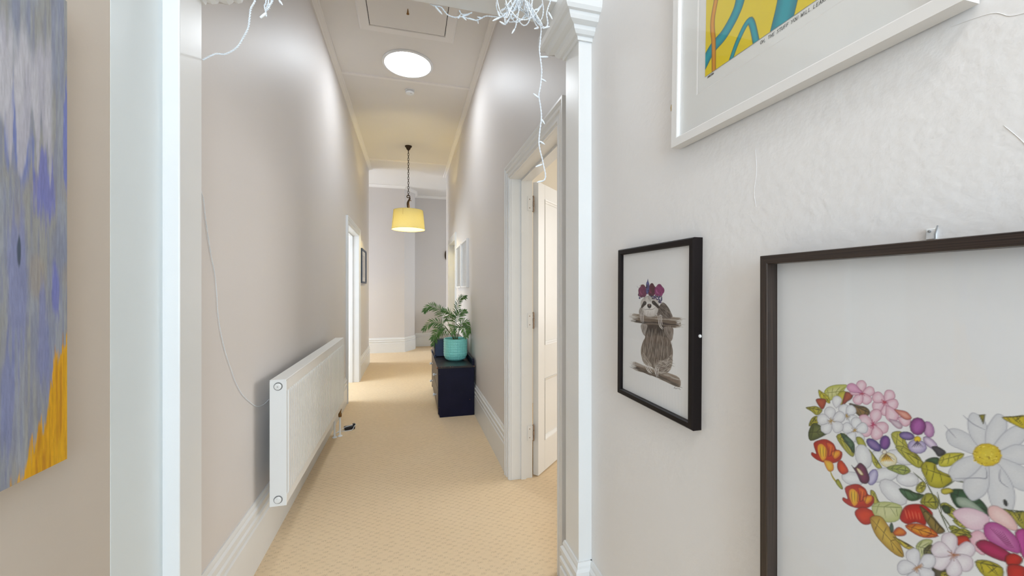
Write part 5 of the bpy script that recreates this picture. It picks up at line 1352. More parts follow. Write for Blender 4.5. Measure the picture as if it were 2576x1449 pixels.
Q|c4bc30|989018|4c4c14|332,-501.3;343.1,-501.4;353.5,-503.6;358.7,-512.8;357,-520.6;350.1,-524.5;339.8,-522.3;334.5,-513.1
Q|e8d2dc|d6a4b8|a86a84|267.1,-490.7;264,-480.4;263.2,-470.1;270.3,-462.7;277.9,-462.1;283.5,-467.3;284.4,-477.6;277.3,-485
Q|e8d2dc|d6a4b8|a86a84|266.6,-491.7;255.9,-491.4;245.8,-489.1;241,-480.1;242.7,-472.6;249.5,-468.9;259.5,-471.2;264.4,-480.3
Q|e8d2dc|d6a4b8|a86a84|267.5,-492.5;263.9,-502.7;258.5,-511.5;248.4,-513.3;241.9,-509.3;240.4,-501.7;245.8,-492.9;255.9,-491.1
Q|e8d2dc|d6a4b8|a86a84|268.4,-491.9;277,-498.5;283.7,-506.3;282.4,-516.5;276.5,-521.5;268.9,-520.5;262.2,-512.7;263.5,-502.5
Q|e8d2dc|d6a4b8|a86a84|268.2,-490.9;277.1,-484.7;286.6,-480.7;295.9,-485.2;298.8,-492.3;295.5,-499.2;286,-503.2;276.8,-498.8
Q|a85ca8|70286c|401440|438.4,-587.6;444,-582.6;450.2,-579;456.9,-581.2;459.6,-585.8;458,-590.9;451.8,-594.5;445,-592.3
Q|a85ca8|70286c|401440|437.7,-587.6;434.6,-580.8;433.1,-573.8;437.3,-568;442.5,-566.9;446.9,-570;448.4,-577;444.2,-582.8
Q|a85ca8|70286c|401440|437.4,-588.3;430,-589.1;422.9,-588.4;418.7,-582.6;419.3,-577.3;423.6,-574.2;430.7,-574.9;434.9,-580.7
Q|a85ca8|70286c|401440|438.1,-588.8;436.5,-596.1;433.6,-602.6;426.9,-604.8;422,-602.6;420.3,-597.6;423.2,-591;430,-588.9
Q|a85ca8|70286c|401440|438.7,-588.3;445.2,-592.1;450.5,-596.8;450.5,-603.9;446.9,-607.9;441.6,-607.9;436.2,-603.2;436.3,-596
Q|4c7050|284828|182c18|361.6,-476.9;362.8,-470.8;365.1,-465.4;370.7,-463.5;374.8,-465.2;376.2,-469.4;373.9,-474.8;368.4,-476.7
Q|4c7050|284828|182c18|361.1,-477.3;355.7,-474.3;351.2,-470.4;351.2,-464.5;354.1,-461.2;358.5,-461.1;363,-465;363,-470.9
Q|4c7050|284828|182c18|361.4,-477.9;356.8,-482.1;351.8,-485.2;346.1,-483.5;343.8,-479.7;345.1,-475.4;350.2,-472.4;355.8,-474.1
Q|4c7050|284828|182c18|362,-477.9;364.6,-483.5;366,-489.3;362.6,-494.1;358.2,-495.1;354.6,-492.6;353.3,-486.8;356.7,-482
Q|4c7050|284828|182c18|362.2,-477.3;368.3,-476.5;374.2,-477;377.8,-481.8;377.4,-486.2;373.8,-488.8;368,-488.3;364.4,-483.6
Q|4c7050|284828|182c18|414.6,-525.8;424.8,-524.5;434.6,-525.2;440.6,-533.1;440,-540.4;434.1,-544.9;424.3,-544.1;418.4,-536.3
Q|4c7050|284828|182c18|413.9,-525.2;417.9,-515.6;423.5,-507.5;433.2,-506.3;439.3,-510.5;440.2,-517.8;434.7,-525.9;424.9,-527.1
Q|4c7050|284828|182c18|413,-525.5;406.8,-517.2;402.6,-508.4;406.4,-499.3;413,-496.2;419.8,-499;424.1,-507.9;420.2,-516.9
Q|4c7050|284828|182c18|412.9,-526.4;402.6,-527.7;392.8,-526.9;386.9,-519;387.5,-511.7;393.3,-507.2;403.2,-508;409.1,-515.8
Q|4c7050|284828|182c18|413.6,-526.9;409.6,-536.5;404,-544.6;394.2,-545.8;388.2,-541.6;387.2,-534.3;392.8,-526.2;402.6,-525
Q|4c7050|284828|182c18|414.4,-526.6;420.7,-534.9;424.9,-543.7;421.1,-552.8;414.4,-555.9;407.6,-553.1;403.4,-544.2;407.2,-535.2
Q|e9ebee|d3d4da|9a9aa6|396.7,-493.1;390.8,-489.1;386,-484.3;386.5,-477.5;390.2,-474;395.2,-474.3;400,-479.1;399.5,-485.9
Q|e9ebee|d3d4da|9a9aa6|396.9,-493.8;391.3,-498.2;385.2,-501.2;378.9,-498.6;376.7,-494.1;378.6,-489.4;384.6,-486.4;390.9,-488.9
Q|e9ebee|d3d4da|9a9aa6|397.6,-493.8;400.1,-500.5;401.1,-507.2;396.7,-512.4;391.7,-513.1;387.8,-509.9;386.8,-503.2;391.1,-498
Q|e9ebee|d3d4da|9a9aa6|397.9,-493.1;405,-492.9;411.7,-494;415.3,-499.7;414.4,-504.7;410.1,-507.4;403.4,-506.3;399.8,-500.6
Q|e9ebee|d3d4da|9a9aa6|397.3,-492.7;399.3,-485.8;402.4,-479.8;409,-478.2;413.4,-480.5;414.7,-485.4;411.6,-491.5;405,-493.1
Q|e8d2dc|d6a4b8|a86a84|280.9,-517;270.5,-521.9;259.8,-524.4;250.9,-518.1;249,-510.1;253.7,-503.4;264.4,-500.8;273.3,-507.1
Q|e8d2dc|d6a4b8|a86a84|282.1,-517.3;283.5,-528.8;282.6,-539.7;273.8,-546.3;265.6,-545.6;260.7,-539;261.6,-528.1;270.3,-521.5
Q|e8d2dc|d6a4b8|a86a84|282.7,-516.4;294,-518.6;304.2,-522.8;307.7,-533.2;304.5,-540.7;296.8,-543.4;286.7,-539.2;283.1,-528.8
Q|e8d2dc|d6a4b8|a86a84|282,-515.4;287.6,-505.4;294.7,-497;305.7,-496.9;311.9,-502.2;312.1,-510.4;304.9,-518.8;294,-518.9
Q|e8d2dc|d6a4b8|a86a84|280.9,-515.8;273.1,-507.4;267.3,-498;270.6,-487.6;277.6,-483.3;285.4,-485.7;291.2,-495.1;287.9,-505.5
Q|c4bc30|989018|4c4c14|239.5,-523.5;229.4,-522.4;220.2,-519.4;216.3,-510.6;218.5,-503.7;225.1,-500.7;234.3,-503.7;238.3,-512.5
Q|c4bc30|989018|4c4c14|240.2,-524.2;236,-533.5;230.4,-541.4;220.7,-542.4;214.9,-538.1;214.1,-530.9;219.8,-523;229.4,-522.1
Q|c4bc30|989018|4c4c14|241.2,-523.8;248.7,-530.6;254.4,-538.4;252.4,-547.9;246.5,-552.2;239.4,-550.7;233.7,-542.9;235.7,-533.4
Q|c4bc30|989018|4c4c14|241,-522.8;249.9,-517.7;259.1,-514.7;267.4,-519.6;269.7,-526.5;266,-532.7;256.8,-535.8;248.5,-530.9
Q|c4bc30|989018|4c4c14|240,-522.6;237.9,-512.6;237.9,-502.9;245.1,-496.5;252.4,-496.5;257.2,-501.9;257.3,-511.5;250,-518
Q|a85ca8|70286c|401440|328.6,-536.1;323.2,-538.1;317.8,-538.9;313.6,-535.4;313,-531.4;315.6,-528.2;321,-527.4;325.2,-530.8
Q|a85ca8|70286c|401440|329.2,-536.3;329.4,-542;328.6,-547.4;323.9,-550.4;319.9,-549.7;317.7,-546.3;318.5,-540.8;323.2,-537.9
Q|a85ca8|70286c|401440|329.5,-535.8;335.1,-537.3;340,-539.8;341.3,-545.1;339.5,-548.8;335.5,-549.8;330.6,-547.3;329.2,-542
Q|a85ca8|70286c|401440|329.2,-535.3;332.4,-530.5;336.3,-526.6;341.7,-527;344.6,-529.9;344.4,-534;340.5,-537.8;335,-537.5
Q|a85ca8|70286c|401440|328.6,-535.5;325,-531;322.6,-526.1;324.6,-521;328.2,-519.1;332.1,-520.6;334.5,-525.5;332.5,-530.6
Q|a85ca8|70286c|401440|211.8,-503;218.4,-500.5;225,-499.5;230.2,-503.8;231,-508.7;227.8,-512.6;221.1,-513.7;215.9,-509.4
Q|a85ca8|70286c|401440|211.1,-502.7;210.8,-495.6;211.9,-489;217.5,-485.4;222.5,-486.2;225.2,-490.5;224.1,-497.1;218.5,-500.7
Q|a85ca8|70286c|401440|210.6,-503.3;203.8,-501.4;197.8,-498.3;196.2,-491.8;198.5,-487.3;203.4,-486;209.4,-489.1;211,-495.6
Q|a85ca8|70286c|401440|211,-503.9;207.1,-509.7;202.3,-514.5;195.6,-514.1;192.1,-510.5;192.4,-505.4;197.2,-500.7;203.9,-501.1
Q|a85ca8|70286c|401440|211.7,-503.7;216.1,-509.2;219.1,-515.2;216.7,-521.5;212.2,-523.7;207.5,-521.9;204.4,-515.9;206.9,-509.6
Q|d23a14|a01c0a|6c0c06|372.9,-510.5;366.4,-506.7;361,-501.9;361,-494.8;364.6,-490.8;370,-490.8;375.3,-495.5;375.3,-502.7
Q|d23a14|a01c0a|6c0c06|373.2,-511.2;367.6,-516.2;361.4,-519.9;354.6,-517.7;351.9,-513;353.5,-507.9;359.7,-504.3;366.5,-506.5
Q|d23a14|a01c0a|6c0c06|373.9,-511.2;377,-518.1;378.5,-525.1;374.3,-530.9;369.1,-532;364.7,-528.9;363.2,-521.9;367.4,-516.1
Q|d23a14|a01c0a|6c0c06|374.2,-510.5;381.7,-509.7;388.8,-510.4;393,-516.2;392.5,-521.5;388.1,-524.7;381,-524;376.8,-518.2
Q|d23a14|a01c0a|6c0c06|373.5,-510;375.1,-502.6;378,-496.1;384.8,-493.9;389.7,-496;391.4,-501.1;388.5,-507.7;381.7,-509.9
Q|e8d2dc|d6a4b8|a86a84|385.4,-565.4;382.9,-571.3;379.3,-576.3;373.2,-577;369.4,-574.3;368.9,-569.7;372.5,-564.7;378.6,-564
Q|e8d2dc|d6a4b8|a86a84|386,-565.2;389.8,-570.4;392.4,-576;389.9,-581.6;385.7,-583.5;381.5,-581.7;378.9,-576.1;381.4,-570.5
Q|e8d2dc|d6a4b8|a86a84|386.1,-564.6;392.5,-563.9;398.6,-564.5;402.3,-569.5;401.8,-574;398.1,-576.8;392,-576.2;388.4,-571.2
Q|e8d2dc|d6a4b8|a86a84|385.7,-564.3;388.3,-558.3;391.8,-553.3;397.9,-552.7;401.7,-555.3;402.2,-559.9;398.6,-564.9;392.5,-565.6
Q|e8d2dc|d6a4b8|a86a84|385.1,-564.4;381.3,-559.2;378.7,-553.7;381.2,-548;385.4,-546.1;389.6,-548;392.2,-553.5;389.7,-559.2
Q|e8d2dc|d6a4b8|a86a84|385,-565;378.6,-565.7;372.5,-565.1;368.8,-560.2;369.3,-555.6;373,-552.9;379.1,-553.4;382.8,-558.4
Q|e9ebee|d3d4da|9a9aa6|239,-530.2;236.4,-523.2;235.4,-516.2;240,-510.9;245.2,-510.1;249.3,-513.5;250.3,-520.5;245.7,-525.9
Q|e9ebee|d3d4da|9a9aa6|238.7,-530.9;231.3,-531.1;224.3,-529.9;220.6,-523.9;221.5,-518.7;226,-515.9;233,-517.1;236.7,-523.1
Q|e9ebee|d3d4da|9a9aa6|239.3,-531.4;237.2,-538.5;233.9,-544.7;227,-546.4;222.4,-543.9;221.1,-538.8;224.4,-532.5;231.3,-530.9
Q|e9ebee|d3d4da|9a9aa6|239.9,-531;246,-535.1;250.9,-540.2;250.4,-547.2;246.6,-550.9;241.3,-550.5;236.4,-545.4;237,-538.4
Q|e9ebee|d3d4da|9a9aa6|239.7,-530.2;245.6,-525.7;251.9,-522.6;258.4,-525.3;260.7,-530;258.7,-534.9;252.4,-538;245.9,-535.3
Q|4c7050|284828|182c18|352.4,-500;349.9,-493.1;348.9,-486.3;353.3,-481;358.4,-480.2;362.4,-483.5;363.5,-490.4;359,-495.7
Q|4c7050|284828|182c18|352.1,-500.7;344.9,-501;338,-499.8;334.3,-493.9;335.2,-488.8;339.6,-486.1;346.4,-487.2;350.1,-493.1
Q|4c7050|284828|182c18|352.7,-501.1;350.7,-508.2;347.5,-514.3;340.8,-516;336.2,-513.6;334.9,-508.6;338.1,-502.4;344.8,-500.7
Q|4c7050|284828|182c18|353.3,-500.7;359.4,-504.8;364.2,-509.7;363.8,-516.6;360.1,-520.3;354.9,-519.9;350,-515;350.5,-508.1
Q|4c7050|284828|182c18|353.1,-500;358.9,-495.5;365.1,-492.4;371.5,-495;373.8,-499.7;371.9,-504.5;365.7,-507.6;359.2,-505
Q|4c7050|284828|182c18|419.4,-612.5;416.4,-621.2;411.8,-628.7;403.2,-630.3;397.6,-626.9;396.4,-620.4;400.9,-612.9;409.5,-611.3
Q|4c7050|284828|182c18|420.2,-612.2;426.1,-619.2;430.4,-626.9;427.4,-635.1;421.7,-638.3;415.5,-636.1;411.2,-628.4;414.2,-620.2
Q|4c7050|284828|182c18|420.3,-611.4;429.3,-609.7;438.1,-609.9;443.8,-616.6;443.6,-623.1;438.6,-627.4;429.9,-627.2;424.2,-620.6
Q|4c7050|284828|182c18|419.6,-610.9;422.7,-602.2;427.2,-594.7;435.9,-593.2;441.5,-596.6;442.7,-603;438.1,-610.5;429.5,-612.1
Q|4c7050|284828|182c18|418.9,-611.2;412.9,-604.2;408.7,-596.6;411.6,-588.3;417.4,-585.1;423.6,-587.3;427.8,-595;424.9,-603.3
Q|4c7050|284828|182c18|418.8,-612;409.7,-613.7;401,-613.5;395.3,-606.9;395.4,-600.3;400.4,-596;409.2,-596.2;414.9,-602.9
Q|c4bc30|989018|4c4c14|260.3,-502.4;267.8,-507.9;273.7,-514.3;272.8,-523.1;267.9,-527.5;261.4,-526.9;255.4,-520.4;256.4,-511.6
Q|c4bc30|989018|4c4c14|260.1,-501.5;267.6,-496.1;275.6,-492.4;283.6,-496;286.3,-502;283.7,-508;275.6,-511.7;267.6,-508.1
Q|c4bc30|989018|4c4c14|259.2,-501.4;256.3,-492.6;255.3,-483.9;261.2,-477.4;267.7,-476.7;272.6,-481;273.6,-489.8;267.7,-496.3
Q|c4bc30|989018|4c4c14|258.8,-502.3;249.5,-502.3;240.9,-500.5;236.5,-492.9;237.9,-486.5;243.6,-483.2;252.2,-484.9;256.6,-492.5
Q|c4bc30|989018|4c4c14|259.5,-502.9;256.6,-511.7;252.3,-519.4;243.7,-521.2;238,-517.9;236.6,-511.5;240.9,-503.8;249.5,-502
Q|c4bc30|989018|4c4c14|349.7,-483.4;358.9,-480.7;367.9,-480;374.4,-486.3;374.9,-493.1;370.2,-498;361.2,-498.7;354.7,-492.4
Q|c4bc30|989018|4c4c14|348.9,-482.9;349.2,-473.4;351.3,-464.6;359.3,-460.4;365.9,-462;369.1,-468;367,-476.8;359,-481
Q|c4bc30|989018|4c4c14|348.2,-483.6;339.3,-480.4;331.5,-475.7;330,-466.7;333.6,-461;340.2,-459.8;347.9,-464.5;349.5,-473.4
Q|c4bc30|989018|4c4c14|348.7,-484.5;342.8,-492;335.9,-497.9;327,-496.6;322.6,-491.4;323.5,-484.7;330.4,-478.8;339.4,-480.1
Q|c4bc30|989018|4c4c14|349.6,-484.3;354.9,-492.2;358.4,-500.6;354.4,-508.7;348.1,-511.3;342,-508.3;338.6,-499.9;342.6,-491.8
Q|e9ebee|d3d4da|9a9aa6|437.7,-638;437.4,-632.4;438.1,-627.1;442.6,-624.2;446.6,-624.8;448.8,-628.1;448,-633.4;443.5,-636.4
Q|e9ebee|d3d4da|9a9aa6|437.3,-638.4;432.3,-635.9;428.1,-632.6;427.8,-627.2;430.3,-624.1;434.3,-623.8;438.5,-627.2;438.8,-632.5
Q|e9ebee|d3d4da|9a9aa6|437.5,-638.9;432.8,-641.9;427.8,-643.9;423,-641.5;421.6,-637.8;423.4,-634.2;428.3,-632.2;433.1,-634.6
Q|e9ebee|d3d4da|9a9aa6|438,-639;438.3,-644.6;437.5,-649.9;433,-652.8;429.1,-652.2;426.9,-648.9;427.6,-643.6;432.1,-640.6
Q|e9ebee|d3d4da|9a9aa6|438.3,-638.6;443.3,-641.1;447.5,-644.5;447.8,-649.8;445.3,-652.9;441.3,-653.2;437.1,-649.9;436.8,-644.5
Q|e9ebee|d3d4da|9a9aa6|438.2,-638.2;442.8,-635.1;447.8,-633.1;452.6,-635.5;454,-639.2;452.3,-642.8;447.3,-644.8;442.5,-642.4
Q|c4bc30|989018|4c4c14|384.7,-551.8;384.3,-562.5;381.9,-572.4;372.8,-577.2;365.4,-575.4;361.8,-568.6;364.2,-558.7;373.3,-553.9
Q|c4bc30|989018|4c4c14|385.4,-551.2;394.5,-556.9;401.9,-563.9;401.5,-574.2;396.2,-579.7;388.6,-579.4;381.2,-572.3;381.5,-562.1
Q|c4bc30|989018|4c4c14|385.2,-550.2;394.7,-545.2;404.5,-542.3;413.2,-547.8;415.3,-555.1;411.3,-561.6;401.5,-564.5;392.8,-559.1
Q|c4bc30|989018|4c4c14|384.4,-549.9;384.7,-539.2;387.2,-529.3;396.2,-524.5;403.6,-526.3;407.2,-533.1;404.8,-543;395.8,-547.8
Q|c4bc30|989018|4c4c14|383.6,-550.5;374.5,-544.8;367.1,-537.8;367.5,-527.6;372.8,-522;380.5,-522.3;387.9,-529.4;387.5,-539.6
Q|c4bc30|989018|4c4c14|383.8,-551.5;374.3,-556.5;364.5,-559.4;355.8,-553.9;353.7,-546.6;357.8,-540.1;367.6,-537.2;376.2,-542.6
Q|e8d2dc|d6a4b8|a86a84|325.5,-547.5;324.3,-541.4;324.4,-535.5;328.8,-531.7;333.2,-531.8;336.1,-535.1;336,-541;331.6,-544.8
Q|e8d2dc|d6a4b8|a86a84|325.1,-548;319,-547.2;313.5,-545.4;311.2,-540;312.6,-535.8;316.7,-534.1;322.2,-536;324.5,-541.4
Q|e8d2dc|d6a4b8|a86a84|325.6,-548.5;322.9,-554.1;319.4,-558.8;313.6,-559.3;310.1,-556.6;309.7,-552.2;313.2,-547.5;319,-547
Q|e8d2dc|d6a4b8|a86a84|326.1,-548.2;330.6,-552.4;334,-557.2;332.7,-562.9;329.1,-565.5;324.8,-564.5;321.4,-559.7;322.8,-554
Q|e8d2dc|d6a4b8|a86a84|326.1,-547.6;331.5,-544.6;337.1,-542.9;342.1,-545.9;343.4,-550.1;341.1,-553.9;335.5,-555.6;330.5,-552.6
Q|a85ca8|70286c|401440|322.9,-545.6;331.8,-550;339.3,-555.9;339.9,-565.4;335.4,-571;328.3,-571.4;320.9,-565.5;320.3,-556.1
Q|a85ca8|70286c|401440|322.5,-544.6;329.5,-537.5;337.4,-532.2;346.6,-534.6;350.5,-540.5;348.8,-547.4;340.9,-552.7;331.7,-550.3
Q|a85ca8|70286c|401440|321.5,-544.7;316.9,-535.8;314.3,-526.7;319.4,-518.7;326.2,-516.8;332.2,-520.6;334.8,-529.7;329.7,-537.7
Q|a85ca8|70286c|401440|321.2,-545.7;311.4,-547.3;301.9,-547;295.8,-539.6;296.1,-532.5;301.6,-528;311.1,-528.3;317.1,-535.7
Q|a85ca8|70286c|401440|322.1,-546.2;320.6,-556.1;317.3,-565;308.5,-568.5;301.8,-566;299.2,-559.4;302.5,-550.5;311.3,-547
Q|c4bc30|989018|4c4c14|261.6,-525.3;268.4,-523.4;275.1,-522.9;279.8,-527.6;280.1,-532.6;276.6,-536.2;269.9,-536.7;265.2,-532
Q|c4bc30|989018|4c4c14|260.9,-524.9;261.2,-517.9;262.9,-511.4;268.8,-508.3;273.7,-509.6;276,-514;274.4,-520.5;268.4,-523.6
Q|c4bc30|989018|4c4c14|260.4,-525.5;253.8,-523;248.2,-519.4;247.1,-512.8;249.8,-508.6;254.7,-507.7;260.4,-511.3;261.5,-517.9
Q|c4bc30|989018|4c4c14|260.8,-526.1;256.4,-531.6;251.2,-535.9;244.6,-534.9;241.4,-531;242.1,-526.1;247.3,-521.8;253.9,-522.8
Q|c4bc30|989018|4c4c14|261.5,-526;265.4,-531.8;267.9,-538.1;264.9,-544.1;260.2,-545.9;255.7,-543.7;253.2,-537.5;256.2,-531.5
"""
